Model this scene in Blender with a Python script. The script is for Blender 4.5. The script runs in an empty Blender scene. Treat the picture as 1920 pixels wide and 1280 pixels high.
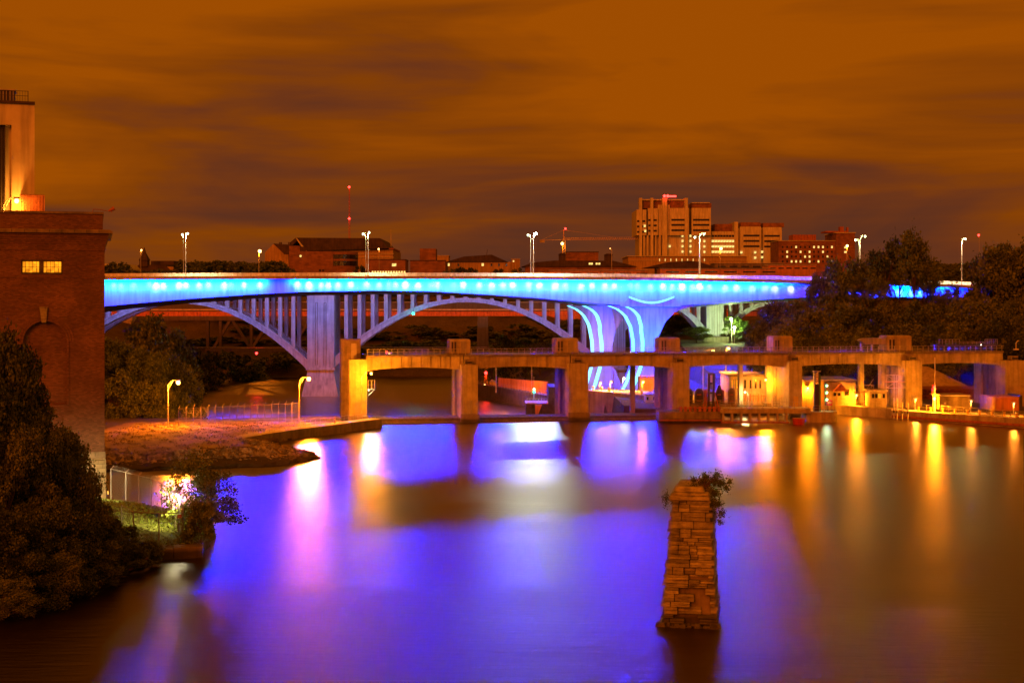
import bpy, math, random
import numpy as np
from mathutils import Vector, Matrix
R = math.radians
random.seed(7)
rng = np.random.default_rng(7)
S = bpy.context.scene
COL = S.collection

# ---------------------------------------------------------------- camera, sky, light, exposure
F = 2667.0            # focal length in photo pixels (1920 wide)
HZ = 560.0            # horizon row
CZ = 22.0             # camera height above the upper pool
cam_d = bpy.data.cameras.new("camera")
cam = bpy.data.objects.new("camera", cam_d)
COL.objects.link(cam)
cam.location = (0, 0, CZ)
cam.rotation_euler = (R(90), 0, 0)
cam_d.sensor_width = 36.0
cam_d.lens = F * 36.0 / 1920.0
cam_d.shift_y = (HZ - 640.0) / 1920.0
cam_d.clip_start = 0.5
cam_d.clip_end = 20000.0
S.camera = cam
S.view_settings.view_transform = 'Standard'
S.view_settings.look = 'None'
S.view_settings.exposure = 0.0
S.view_settings.gamma = 1.0
S.cycles.use_denoising = True
S.cycles.use_adaptive_sampling = False
S.cycles.use_light_tree = True
S.cycles.max_bounces = 5
S.cycles.glossy_bounces = 3
S.cycles.diffuse_bounces = 2
S.cycles.transparent_max_bounces = 4
S.cycles.sample_clamp_indirect = 0.0
S.cycles.caustics_reflective = False
S.cycles.caustics_refractive = False

world = bpy.data.worlds.new("World")
S.world = world
world.use_nodes = True
wn = world.node_tree
wn.nodes.clear()


def nd(nt, t, **kw):
    n = nt.nodes.new(t)
    for k, v in kw.items():
        setattr(n, k, v)
    return n


def setramp(n, stops):
    el = n.color_ramp.elements
    while len(el) > 1:
        el.remove(el[-1])
    el[0].position = stops[0][0]
    el[0].color = (*stops[0][1], 1)
    for p, c in stops[1:]:
        e = el.new(p)
        e.color = (*c, 1)


def build_world():
    L = wn.links
    out = nd(wn, 'ShaderNodeOutputWorld')
    bg = nd(wn, 'ShaderNodeBackground')
    tc = nd(wn, 'ShaderNodeTexCoord')
    mp = nd(wn, 'ShaderNodeMapping')
    mp.inputs['Scale'].default_value = (3.6, 3.6, 19.0)
    mp.inputs['Location'].default_value = (3.1, 1.7, 0.4)
    mp.inputs['Rotation'].default_value = (0, R(-2.5), 0)
    L.new(tc.outputs['Generated'], mp.inputs['Vector'])
    n1 = nd(wn, 'ShaderNodeTexNoise')
    n1.inputs['Scale'].default_value = 1.0
    n1.inputs['Detail'].default_value = 5.0
    n1.inputs['Roughness'].default_value = 0.5
    n1.inputs['Distortion'].default_value = 0.5
    L.new(mp.outputs[0], n1.inputs['Vector'])
    mp2 = nd(wn, 'ShaderNodeMapping')
    mp2.inputs['Scale'].default_value = (2.4, 2.4, 40.0)
    mp2.inputs['Location'].default_value = (7.1, 0.7, 2.4)
    L.new(tc.outputs['Generated'], mp2.inputs['Vector'])
    n2 = nd(wn, 'ShaderNodeTexNoise')
    n2.inputs['Scale'].default_value = 1.6
    n2.inputs['Detail'].default_value = 4.0
    L.new(mp2.outputs[0], n2.inputs['Vector'])
    sep = nd(wn, 'ShaderNodeSeparateXYZ')
    L.new(tc.outputs['Generated'], sep.inputs[0])
    # elevation term: more orange glow high up, more grey brown cloud low down
    el = nd(wn, 'ShaderNodeMapRange')
    el.inputs['From Min'].default_value = 0.02
    el.inputs['From Max'].default_value = 0.17
    el.inputs['To Min'].default_value = -0.10
    el.inputs['To Max'].default_value = 0.10
    L.new(sep.outputs['Z'], el.inputs['Value'])
    a = nd(wn, 'ShaderNodeMath', operation='MULTIPLY_ADD')
    L.new(n1.outputs['Fac'], a.inputs[0])
    a.inputs[1].default_value = 0.78
    L.new(el.outputs[0], a.inputs[2])
    b = nd(wn, 'ShaderNodeMath', operation='MULTIPLY_ADD')
    L.new(n2.outputs['Fac'], b.inputs[0])
    b.inputs[1].default_value = 0.22
    L.new(a.outputs[0], b.inputs[2])
    ramp = nd(wn, 'ShaderNodeValToRGB')
    setramp(ramp, [(0.32, (0.095, 0.028, 0.014)), (0.41, (0.150, 0.0355, 0.009)),
                   (0.50, (0.228, 0.0495, 0.0018)), (0.62, (0.34, 0.073, 0.0004))])
    L.new(b.outputs[0], ramp.inputs['Fac'])
    # the physical night sky on top is very faint
    sky = nd(wn, 'ShaderNodeTexSky', sky_type='NISHITA')
    sky.sun_disc = False
    sky.sun_elevation = R(-4)
    sky.sun_rotation = R(200)
    mul = nd(wn, 'ShaderNodeMix', data_type='RGBA', blend_type='ADD')
    mul.inputs['Factor'].default_value = 0.03
    L.new(ramp.outputs['Color'], mul.inputs[6])
    L.new(sky.outputs['Color'], mul.inputs[7])
    # city glow: the sky behind the viewpoint (downtown) is brighter
    gl = nd(wn, 'ShaderNodeMapRange')
    gl.inputs['From Min'].default_value = 0.3
    gl.inputs['From Max'].default_value = -0.8
    gl.inputs['To Min'].default_value = 1.0
    gl.inputs['To Max'].default_value = 2.2
    L.new(sep.outputs['Y'], gl.inputs['Value'])
    L.new(mul.outputs[2], bg.inputs['Color'])
    L.new(gl.outputs[0], bg.inputs['Strength'])
    L.new(bg.outputs[0], out.inputs['Surface'])


build_world()

sun_d = bpy.data.lights.new("city_glow_sun", 'SUN')
sun_d.energy = 2.1
sun_d.color = (1.0, 0.13, 0.004)
sun_d.angle = R(25)
sun = bpy.data.objects.new("city_glow_sun", sun_d)
sun.rotation_euler = Vector((0.35, 1.0, -0.38)).to_track_quat('-Z', 'Y').to_euler()
COL.objects.link(sun)


# ---------------------------------------------------------------- helpers
def X(px, Y):
    return (px - 960.0) * Y / F


def Z(py, Y):
    return CZ - (py - HZ) * Y / F


WP = {}


def tag(o, label=None, cat=None, group=None, kind=None):
    if label: o['label'] = label
    if cat: o['category'] = cat
    if group: o['group'] = group
    if kind: o['kind'] = kind
    return o


def thing(name, label, cat, loc, group=None, rz=0):
    o = bpy.data.objects.new(name, None)
    o.empty_display_size = 0.5
    o.location = loc
    o.rotation_euler = (0, 0, rz)
    COL.objects.link(o)
    WP[o.name] = Vector(loc)
    return tag(o, label, cat, group)


CUR = [None]


class MB:
    """collects shapes; build() links them as one mesh object"""

    def __init__(s, fr=None):
        s.v = []; s.f = []; s.m = []; s.fr = fr if fr is not None else CUR[0]; s.cur = 0

    def _add(s, vs, fs):
        b = len(s.v)
        s.v += [tuple(v) for v in vs]
        for f in fs:
            s.f.append(tuple(i + b for i in f)); s.m.append(s.cur)
        return s

    def box(s, x0, x1, y0, y1, z0, z1):
        if x0 > x1: x0, x1 = x1, x0
        if y0 > y1: y0, y1 = y1, y0
        if z0 > z1: z0, z1 = z1, z0
        v = [(x0, y0, z0), (x1, y0, z0), (x1, y1, z0), (x0, y1, z0), (x0, y0, z1), (x1, y0, z1), (x1, y1, z1), (x0, y1, z1)]
        return s._add(v, [(0, 3, 2, 1), (4, 5, 6, 7), (0, 1, 5, 4), (1, 2, 6, 5), (2, 3, 7, 6), (3, 0, 4, 7)])

    def taper(s, x0, x1, y0, y1, z0, z1, dx=0, dy=0):
        v = [(x0, y0, z0), (x1, y0, z0), (x1, y1, z0), (x0, y1, z0),
             (x0 + dx, y0 + dy, z1), (x1 - dx, y0 + dy, z1), (x1 - dx, y1 - dy, z1), (x0 + dx, y1 - dy, z1)]
        return s._add(v, [(0, 3, 2, 1), (4, 5, 6, 7), (0, 1, 5, 4), (1, 2, 6, 5), (2, 3, 7, 6), (3, 0, 4, 7)])

    def prism(s, pts, y0, y1, dz=0.0):
        """polygon in XZ (x,z) extruded from y0 to y1"""
        n = len(pts)
        ar = sum(pts[i][0] * pts[(i + 1) % n][1] - pts[(i + 1) % n][0] * pts[i][1] for i in range(n))
        if ar < 0: pts = pts[::-1]
        v = [(p[0], y0, p[1]) for p in pts] + [(p[0], y1, p[1] + dz) for p in pts]
        fs = [tuple(range(n)), tuple(range(2 * n - 1, n - 1, -1))]
        for i in range(n):
            j = (i + 1) % n
            fs.append((j, i, i + n, j + n))
        return s._add(v, fs)

    def strip(s, top, bot, y0, y1, dz=0.0):
        """band between two polylines of (x,z) with equal counts, extruded y0..y1"""
        n = len(top)
        v = []
        for (y, d) in ((y0, 0.0), (y1, dz)):
            v += [(p[0], y, p[1] + d) for p in top] + [(p[0], y, p[1] + d) for p in bot]
        fs = []
        T0, B0, T1, B1 = 0, n, 2 * n, 3 * n
        for i in range(n - 1):
            fs += [(B0 + i, B0 + i + 1, T0 + i + 1, T0 + i), (B1 + i + 1, B1 + i, T1 + i, T1 + i + 1),
                   (T0 + i, T0 + i + 1, T1 + i + 1, T1 + i), (B0 + i + 1, B0 + i, B1 + i, B1 + i + 1)]
        fs += [(B0, T0, T1, B1), (T0 + n - 1, B0 + n - 1, B1 + n - 1, T1 + n - 1)]
        return s._add(v, fs)

    def tube(s, p, q, r0, r1=None, n=6, caps=True):
        r1 = r0 if r1 is None else r1
        p = Vector(p); q = Vector(q); d = (q - p)
        if d.length < 1e-6: return s
        d.normalize()
        u = d.orthogonal().normalized(); w = d.cross(u)
        v = []
        for c, r in ((p, r0), (q, r1)):
            for k in range(n):
                a = 2 * math.pi * k / n
                v.append(c + u * (math.cos(a) * r) + w * (math.sin(a) * r))
        fs = [(k, (k + 1) % n, n + (k + 1) % n, n + k) for k in range(n)]
        if caps: fs += [tuple(range(n - 1, -1, -1)), tuple(range(n, 2 * n))]
        return s._add(v, fs)

    def path(s, pts, r0, r1=None, n=6):
        r1 = r0 if r1 is None else r1
        m = len(pts) - 1
        for i in range(m):
            s.tube(pts[i], pts[i + 1], r0 + (r1 - r0) * i / m, r0 + (r1 - r0) * (i + 1) / m, n)
        return s

    def ball(s, c, r, seg=8, rings=6, sz=1.0):
        v = [(c[0], c[1], c[2] - r * sz)]
        for i in range(1, rings):
            a = -math.pi / 2 + math.pi * i / rings
            for k in range(seg):
                b = 2 * math.pi * k / seg
                v.append((c[0] + r * math.cos(a) * math.cos(b), c[1] + r * math.cos(a) * math.sin(b), c[2] + r * sz * math.sin(a)))
        v.append((c[0], c[1], c[2] + r * sz))
        fs = []
        for k in range(seg):
            fs.append((0, 1 + (k + 1) % seg, 1 + k))
            fs.append((len(v) - 1, 1 + (rings - 2) * seg + k, 1 + (rings - 2) * seg + (k + 1) % seg))
        for i in range(rings - 2):
            for k in range(seg):
                a = 1 + i * seg + k; b = 1 + i * seg + (k + 1) % seg
                fs.append((a, b, b + seg, a + seg))
        return s._add(v, fs)

    def build(s, name, mat, parent=None, bevel=0.0, smooth=False):
        v = np.array(s.v, dtype=float).reshape(-1, 3)
        if s.fr is not None:
            v = s.fr.tr(v)
        org = Vector(((v[:, 0].min() + v[:, 0].max()) / 2, (v[:, 1].min() + v[:, 1].max()) / 2, v[:, 2].min()))
        v = v - np.array(org)
        me = bpy.data.meshes.new(name)
        me.from_pydata(v.tolist(), [], s.f)
        mats = mat if isinstance(mat, (list, tuple)) else [mat]
        for m in mats: me.materials.append(m)
        if len(mats) > 1: me.polygons.foreach_set('material_index', s.m)
        if smooth: me.polygons.foreach_set('use_smooth', [True] * len(me.polygons))
        me.update()
        o = bpy.data.objects.new(name, me)
        COL.objects.link(o)
        WP[o.name] = org
        if parent is not None:
            o.parent = parent
            o.location = org - WP[parent.name]
        else:
            o.location = org
        if bevel > 0:
            b = o.modifiers.new("bevel", 'BEVEL'); b.width = bevel; b.segments = 1; b.limit_method = 'ANGLE'
        return o


class Frame:
    def __init__(s, ox, oy, ang):
        s.o = (ox, oy); s.c = math.cos(ang); s.s = math.sin(ang)

    def tr(s, v):
        r = v.copy()
        r[:, 0] = s.o[0] + v[:, 0] * s.c - v[:, 1] * s.s
        r[:, 1] = s.o[1] + v[:, 0] * s.s + v[:, 1] * s.c
        return r

    def pt(s, u, v, z):
        return (s.o[0] + u * s.c - v * s.s, s.o[1] + u * s.s + v * s.c, z)

    def u(s, px, v=0.0):
        """coordinate along the frame where column px is seen on the line at depth v"""
        t = (px - 960.0) / F
        ox = s.o[0] - v * s.s; oy = s.o[1] + v * s.c
        return (t * oy - ox) / (s.c - t * s.s)

    def z(s, py, u, v=0.0):
        y = s.o[1] + u * s.s + v * s.c
        return Z(py, y)


class Pivot(Frame):
    """turns what is built about one corner"""

    def __init__(s, px, py, ang):
        s.p = (px, py); s.c = math.cos(ang); s.s = math.sin(ang)

    def tr(s, v):
        r = v.copy(); dx = v[:, 0] - s.p[0]; dy = v[:, 1] - s.p[1]
        r[:, 0] = s.p[0] + dx * s.c - dy * s.s
        r[:, 1] = s.p[1] + dx * s.s + dy * s.c
        return r


def copy_tree(o, parent=None, loc=None, scale=None, rz=None):
    c = o.copy()
    COL.objects.link(c)
    if parent is not None: c.parent = parent
    if loc is not None: c.location = loc; WP[c.name] = Vector(loc)
    if scale is not None: c.scale = scale
    if rz is not None: c.rotation_euler = (0, 0, rz)
    for ch in o.children:
        copy_tree(ch, c)
    return c


# ---------------------------------------------------------------- materials
def newmat(name):
    m = bpy.data.materials.new(name); m.use_nodes = True
    nt = m.node_tree
    return m, nt, nt.nodes['Principled BSDF']


def mottled(name, c0, c1, scale=1.0, rough=0.8, bump=0.2, stretch=(1, 1, 1), detail=6, metal=0.0, c2=None, island=0.0, tide=None):
    m, nt, bs = newmat(name)
    L = nt.links
    tc = nd(nt, 'ShaderNodeTexCoord'); mp = nd(nt, 'ShaderNodeMapping')
    mp.inputs['Scale'].default_value = stretch
    L.new(tc.outputs['Object'], mp.inputs['Vector'])
    n = nd(nt, 'ShaderNodeTexNoise'); n.inputs['Scale'].default_value = scale
    n.inputs['Detail'].default_value = detail; n.inputs['Roughness'].default_value = 0.65
    L.new(mp.outputs[0], n.inputs['Vector'])
    r = nd(nt, 'ShaderNodeValToRGB')
    st = [(0.32, c0), (0.66, c1)]
    if c2: st = [(0.28, c0), (0.5, c1), (0.72, c2)]
    setramp(r, st)
    L.new(n.outputs['Fac'], r.inputs['Fac'])
    # streaky dirt running down
    mp2 = nd(nt, 'ShaderNodeMapping'); mp2.inputs['Scale'].default_value = (1.4, 1.4, 0.12)
    L.new(tc.outputs['Object'], mp2.inputs['Vector'])
    n2 = nd(nt, 'ShaderNodeTexNoise'); n2.inputs['Scale'].default_value = 1.0; n2.inputs['Detail'].default_value = 5
    L.new(mp2.outputs[0], n2.inputs['Vector'])
    mr = nd(nt, 'ShaderNodeMapRange'); mr.inputs['From Min'].default_value = 0.3; mr.inputs['From Max'].default_value = 0.6
    mr.inputs['To Min'].default_value = 0.6; mr.inputs['To Max'].default_value = 1.0
    L.new(n2.outputs['Fac'], mr.inputs['Value'])
    mx = nd(nt, 'ShaderNodeMix', data_type='RGBA', blend_type='MULTIPLY'); mx.inputs['Factor'].default_value = 1.0
    L.new(r.outputs['Color'], mx.inputs[6]); L.new(mr.outputs[0], mx.inputs[7])
    last = mx.outputs[2]
    if island > 0:      # each stone has its own tone
        ge = nd(nt, 'ShaderNodeNewGeometry')
        ir = nd(nt, 'ShaderNodeMapRange'); ir.inputs['To Min'].default_value = 1 - island; ir.inputs['To Max'].default_value = 1 + island
        L.new(ge.outputs['Random Per Island'], ir.inputs['Value'])
        mi = nd(nt, 'ShaderNodeMix', data_type='RGBA', blend_type='MULTIPLY'); mi.inputs['Factor'].default_value = 1.0
        L.new(last, mi.inputs[6]); L.new(ir.outputs[0], mi.inputs[7]); last = mi.outputs[2]
    if tide:            # dark wet algae band just above the water
        ge2 = nd(nt, 'ShaderNodeNewGeometry'); sz = nd(nt, 'ShaderNodeSeparateXYZ'); L.new(ge2.outputs['Position'], sz.inputs[0])
        ad2 = nd(nt, 'ShaderNodeMath', operation='MULTIPLY_ADD'); L.new(n.outputs['Fac'], ad2.inputs[0]); ad2.inputs[1].default_value = -0.8; L.new(sz.outputs['Z'], ad2.inputs[2])
        tr_ = nd(nt, 'ShaderNodeMapRange'); tr_.inputs['From Min'].default_value = tide - .5; tr_.inputs['From Max'].default_value = tide - .2
        tr_.inputs['To Min'].default_value = 0.3; tr_.inputs['To Max'].default_value = 1.0
        L.new(ad2.outputs[0], tr_.inputs['Value'])
        mt_ = nd(nt, 'ShaderNodeMix', data_type='RGBA', blend_type='MULTIPLY'); mt_.inputs['Factor'].default_value = 1.0
        L.new(last, mt_.inputs[6]); L.new(tr_.outputs[0], mt_.inputs[7]); last = mt_.outputs[2]
    L.new(last, bs.inputs['Base Color'])
    bs.inputs['Roughness'].default_value = rough
    bs.inputs['Metallic'].default_value = metal
    if bump > 0:
        bp = nd(nt, 'ShaderNodeBump'); bp.inputs['Strength'].default_value = bump; bp.inputs['Distance'].default_value = 0.1
        n3 = nd(nt, 'ShaderNodeTexNoise'); n3.inputs['Scale'].default_value = scale * 5; n3.inputs['Detail'].default_value = 4
        L.new(tc.outputs['Object'], n3.inputs['Vector'])
        L.new(n3.outputs['Fac'], bp.inputs['Height']); L.new(bp.outputs[0], bs.inputs['Normal'])
    return m


def brickmat(name, c0, c1, mortar, scale=1.0, bw=0.42, bh=0.14):
    m, nt, bs = newmat(name)
    L = nt.links
    tc = nd(nt, 'ShaderNodeTexCoord')
    sp = nd(nt, 'ShaderNodeSeparateXYZ'); L.new(tc.outputs['Object'], sp.inputs[0])
    ad = nd(nt, 'ShaderNodeMath', operation='ADD'); L.new(sp.outputs['X'], ad.inputs[0]); L.new(sp.outputs['Y'], ad.inputs[1])
    cb = nd(nt, 'ShaderNodeCombineXYZ'); L.new(ad.outputs[0], cb.inputs[0]); L.new(sp.outputs['Z'], cb.inputs[1])
    br = nd(nt, 'ShaderNodeTexBrick')
    br.inputs['Scale'].default_value = scale
    br.inputs['Brick Width'].default_value = bw; br.inputs['Row Height'].default_value = bh
    br.inputs['Mortar Size'].default_value = 0.014
    br.inputs['Color1'].default_value = (*c0, 1); br.inputs['Color2'].default_value = (*c1, 1); br.inputs['Mortar'].default_value = (*mortar, 1)
    L.new(cb.outputs[0], br.inputs['Vector'])
    n = nd(nt, 'ShaderNodeTexNoise'); n.inputs['Scale'].default_value = 0.35; n.inputs['Detail'].default_value = 6
    L.new(tc.outputs['Object'], n.inputs['Vector'])
    mr = nd(nt, 'ShaderNodeMapRange'); mr.inputs['From Min'].default_value = 0.3; mr.inputs['From Max'].default_value = 0.7
    mr.inputs['To Min'].default_value = 0.62; mr.inputs['To Max'].default_value = 1.15
    L.new(n.outputs['Fac'], mr.inputs['Value'])
    mx = nd(nt, 'ShaderNodeMix', data_type='RGBA', blend_type='MULTIPLY'); mx.inputs['Factor'].default_value = 1.0
    L.new(br.outputs['Color'], mx.inputs[6]); L.new(mr.outputs[0], mx.inputs[7])
    L.new(mx.outputs[2], bs.inputs['Base Color'])
    bs.inputs['Roughness'].default_value = 0.9
    bp = nd(nt, 'ShaderNodeBump'); bp.inputs['Strength'].default_value = 0.5; bp.inputs['Distance'].default_value = 0.03
    inv = nd(nt, 'ShaderNodeMath', operation='SUBTRACT'); inv.inputs[0].default_value = 1.0
    L.new(br.outputs['Fac'], inv.inputs[1]); L.new(inv.outputs[0], bp.inputs['Height']); L.new(bp.outputs[0], bs.inputs['Normal'])
    return m


def foliage(name, dark, light, scale=0.5):
    m, nt, bs = newmat(name)
    L = nt.links
    tc = nd(nt, 'ShaderNodeTexCoord')
    oi = nd(nt, 'ShaderNodeObjectInfo')
    n = nd(nt, 'ShaderNodeTexNoise'); n.inputs['Scale'].default_value = scale * 16; n.inputs['Detail'].default_value = 3
    L.new(tc.outputs['Object'], n.inputs['Vector'])
    ad = nd(nt, 'ShaderNodeMath', operation='MULTIPLY_ADD')
    L.new(oi.outputs['Random'], ad.inputs[0]); ad.inputs[1].default_value = 0.22; L.new(n.outputs['Fac'], ad.inputs[2])
    r = nd(nt, 'ShaderNodeValToRGB'); setramp(r, [(0.42, dark), (0.72, light)])
    ge = nd(nt, 'ShaderNodeNewGeometry'); a2 = nd(nt, 'ShaderNodeMath', operation='MULTIPLY_ADD')
    L.new(ge.outputs['Random Per Island'], a2.inputs[0]); a2.inputs[1].default_value = 0.25; L.new(ad.outputs[0], a2.inputs[2])
    a3 = nd(nt, 'ShaderNodeMath', operation='SUBTRACT'); L.new(a2.outputs[0], a3.inputs[0]); a3.inputs[1].default_value = 0.12
    L.new(a3.outputs[0], r.inputs['Fac'])
    L.new(r.outputs['Color'], bs.inputs['Base Color'])
    bs.inputs['Roughness'].default_value = 0.65
    bs.inputs['Specular IOR Level'].default_value = 0.25
    return m


def plain(name, c, rough=0.6, metal=0.0):
    return mottled(name, tuple(x * 0.75 for x in c), c, 0.8, rough, 0.05, metal=metal)


def emis(name, c, s):
    m, nt, bs = newmat(name)
    bs.inputs['Base Color'].default_value = (0.02, 0.02, 0.02, 1)
    bs.inputs['Emission Color'].default_value = (*c, 1)
    bs.inputs['Emission Strength'].default_value = s
    m.cycles.emission_sampling = 'NONE'
    return m


def lit_window(name, c, s, dark=0.25, scale=3.0):
    """a lit room behind panes: brightness differs from pane to pane"""
    m, nt, bs = newmat(name)
    L = nt.links
    tc = nd(nt, 'ShaderNodeTexCoord')
    vo = nd(nt, 'ShaderNodeTexVoronoi'); vo.inputs['Scale'].default_value = scale; vo.distance = 'CHEBYCHEV'
    L.new(tc.outputs['Object'], vo.inputs['Vector'])
    sp = nd(nt, 'ShaderNodeSeparateColor'); L.new(vo.outputs['Color'], sp.inputs[0])
    mr = nd(nt, 'ShaderNodeMapRange'); mr.inputs['To Min'].default_value = dark * s; mr.inputs['To Max'].default_value = s
    L.new(sp.outputs[0], mr.inputs['Value'])
    bs.inputs['Base Color'].default_value = (0.02, 0.02, 0.02, 1)
    bs.inputs['Emission Color'].default_value = (*c, 1)
    L.new(mr.outputs[0], bs.inputs['Emission Strength'])
    m.cycles.emission_sampling = 'NONE'
    return m


M = {}
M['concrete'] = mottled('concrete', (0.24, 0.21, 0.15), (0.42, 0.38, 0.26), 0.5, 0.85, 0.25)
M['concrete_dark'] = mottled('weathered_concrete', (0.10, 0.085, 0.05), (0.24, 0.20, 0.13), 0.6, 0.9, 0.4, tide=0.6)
M['concrete_blue'] = mottled('bridge_concrete', (0.36, 0.36, 0.38), (0.5, 0.5, 0.52), 0.4, 0.8, 0.2)
M['white_concrete'] = mottled('smooth_white_concrete', (0.17, 0.18, 0.21), (0.21, 0.22, 0.26), 0.25, 0.7, 0.05)
M['brick'] = brickmat('red_brick', (0.11, 0.052, 0.026), (0.20, 0.10, 0.05), (0.11, 0.08, 0.05))
M['brick_far'] = brickmat('campus_brick', (0.17, 0.08, 0.04), (0.25, 0.12, 0.06), (0.2, 0.12, 0.08), bw=2.2, bh=0.9)
M['yellow_brick'] = mottled('buff_brick', (0.30, 0.22, 0.09), (0.42, 0.31, 0.14), 0.15, 0.9, 0.1)
M['pale_panel'] = mottled('pale_tower_panel', (0.44, 0.44, 0.34), (0.58, 0.58, 0.46), 0.3, 0.7, 0.1)
M['stone'] = mottled('limestone_block', (0.07, 0.065, 0.04), (0.27, 0.26, 0.16), 1.2, 0.95, 0.9, stretch=(1, 1, 3.5), detail=8, c2=(0.40, 0.40, 0.25), island=0.45, tide=0.75)
M['base_stone'] = brickmat('base_stone', (0.24, 0.20, 0.11), (0.4, 0.34, 0.2), (0.07, 0.06, 0.04), bw=1.1, bh=0.45)
M['rock'] = mottled('riprap_rock', (0.14, 0.11, 0.06), (0.55, 0.44, 0.26), 1.5, 0.95, 0.6, detail=8, island=0.6, tide=0.55)
M['earth'] = mottled('bare_earth', (0.10, 0.062, 0.008), (0.30, 0.19, 0.018), 0.25, 0.95, 0.5, stretch=(0.6, 1.6, 1), detail=9)
M['ground'] = mottled('ground_soil', (0.04, 0.032, 0.01), (0.10, 0.08, 0.025), 0.08, 0.95, 0.4, detail=9)
M['yard'] = mottled('yard_gravel', (0.16, 0.13, 0.1), (0.3, 0.25, 0.2), 0.4, 0.9, 0.3)
M['sand'] = mottled('sand', (0.38, 0.3, 0.2), (0.48, 0.38, 0.26), 0.3, 0.95, 0.2)
M['steel'] = plain('dark_steel', (0.06, 0.055, 0.055), 0.5, 0.6)
M['galv'] = plain('galvanised_steel', (0.42, 0.4, 0.38), 0.5, 0.3)
M['rust'] = mottled('rusty_steel', (0.12, 0.035, 0.015), (0.34, 0.12, 0.05), 0.7, 0.85, 0.4, c2=(0.22, 0.06, 0.03))
M['roof'] = mottled('dark_roof', (0.03, 0.022, 0.02), (0.07, 0.05, 0.045), 0.3, 0.9, 0.2)
M['glass'] = plain('dark_window_glass', (0.02, 0.018, 0.02), 0.15)
M['white'] = plain('white_paint', (0.75, 0.73, 0.7), 0.5)
M['red'] = plain('red_paint', (0.45, 0.03, 0.02), 0.5)
M['green'] = plain('green_paint', (0.05, 0.22, 0.08), 0.5)
M['orange'] = plain('orange_paint', (0.5, 0.2, 0.05), 0.6)
M['gold'] = plain('yellow_paint', (0.6, 0.42, 0.06), 0.5)
M['bark'] = mottled('bark', (0.04, 0.028, 0.02), (0.13, 0.09, 0.06), 3.0, 0.95, 0.6, stretch=(1, 1, 0.2))
M['leaf'] = foliage('leaf_dark', (0.014, 0.024, 0.002), (0.085, 0.12, 0.008))
M['leaf_mid'] = foliage('leaf_mid', (0.024, 0.036, 0.003), (0.13, 0.165, 0.011))
M['leaf_light'] = foliage('leaf_light', (0.06, 0.09, 0.015), (0.20, 0.27, 0.05), 0.8)
M['grass'] = mottled('grass', (0.06, 0.09, 0.015), (0.2, 0.24, 0.06), 1.5, 0.95, 0.6)
M['dry'] = foliage('dry_grass', (0.06, 0.045, 0.01), (0.3, 0.22, 0.05))
M['sodium'] = emis('sodium_bulb', (1.0, 0.55, 0.16), 9)
M['sodium_small'] = emis('small_sodium_bulb', (1.0, 0.5, 0.14), 7)
M['sodium_yellow'] = emis('yellow_sodium_bulb', (1.0, 0.6, 0.12), 9)
M['mercury'] = emis('white_green_bulb', (0.85, 1.0, 0.6), 9)
M['mercury_hot'] = emis('white_bulb', (0.95, 1.0, 0.9), 20)
M['flood'] = emis('warm_white_bulb', (1.0, 0.85, 0.5), 9)
M['flood_dim'] = emis('dim_white_bulb', (1.0, 0.85, 0.5), 8)
M['red_lamp'] = emis('red_beacon', (1.0, 0.02, 0.015), 14)
M['green_lamp'] = emis('green_beacon', (0.02, 1.0, 0.45), 10)
M['signal_white'] = emis('signal_lens', (0.7, 1.0, 0.5), 8)
M['strip_glow'] = emis('cyan_glow_strip', (0.14, 0.62, 1.0), 2.6)  # surface glow standing in for light caught on the pier edges
M['win_warm'] = lit_window('warm_lit_window', (1.0, 0.30, 0.008), 2.0, 0.35, 2.2)
M['win_far'] = lit_window('lit_office_window', (1.0, 0.62, 0.16), 2.2, 0.35, 0.7)


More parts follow.
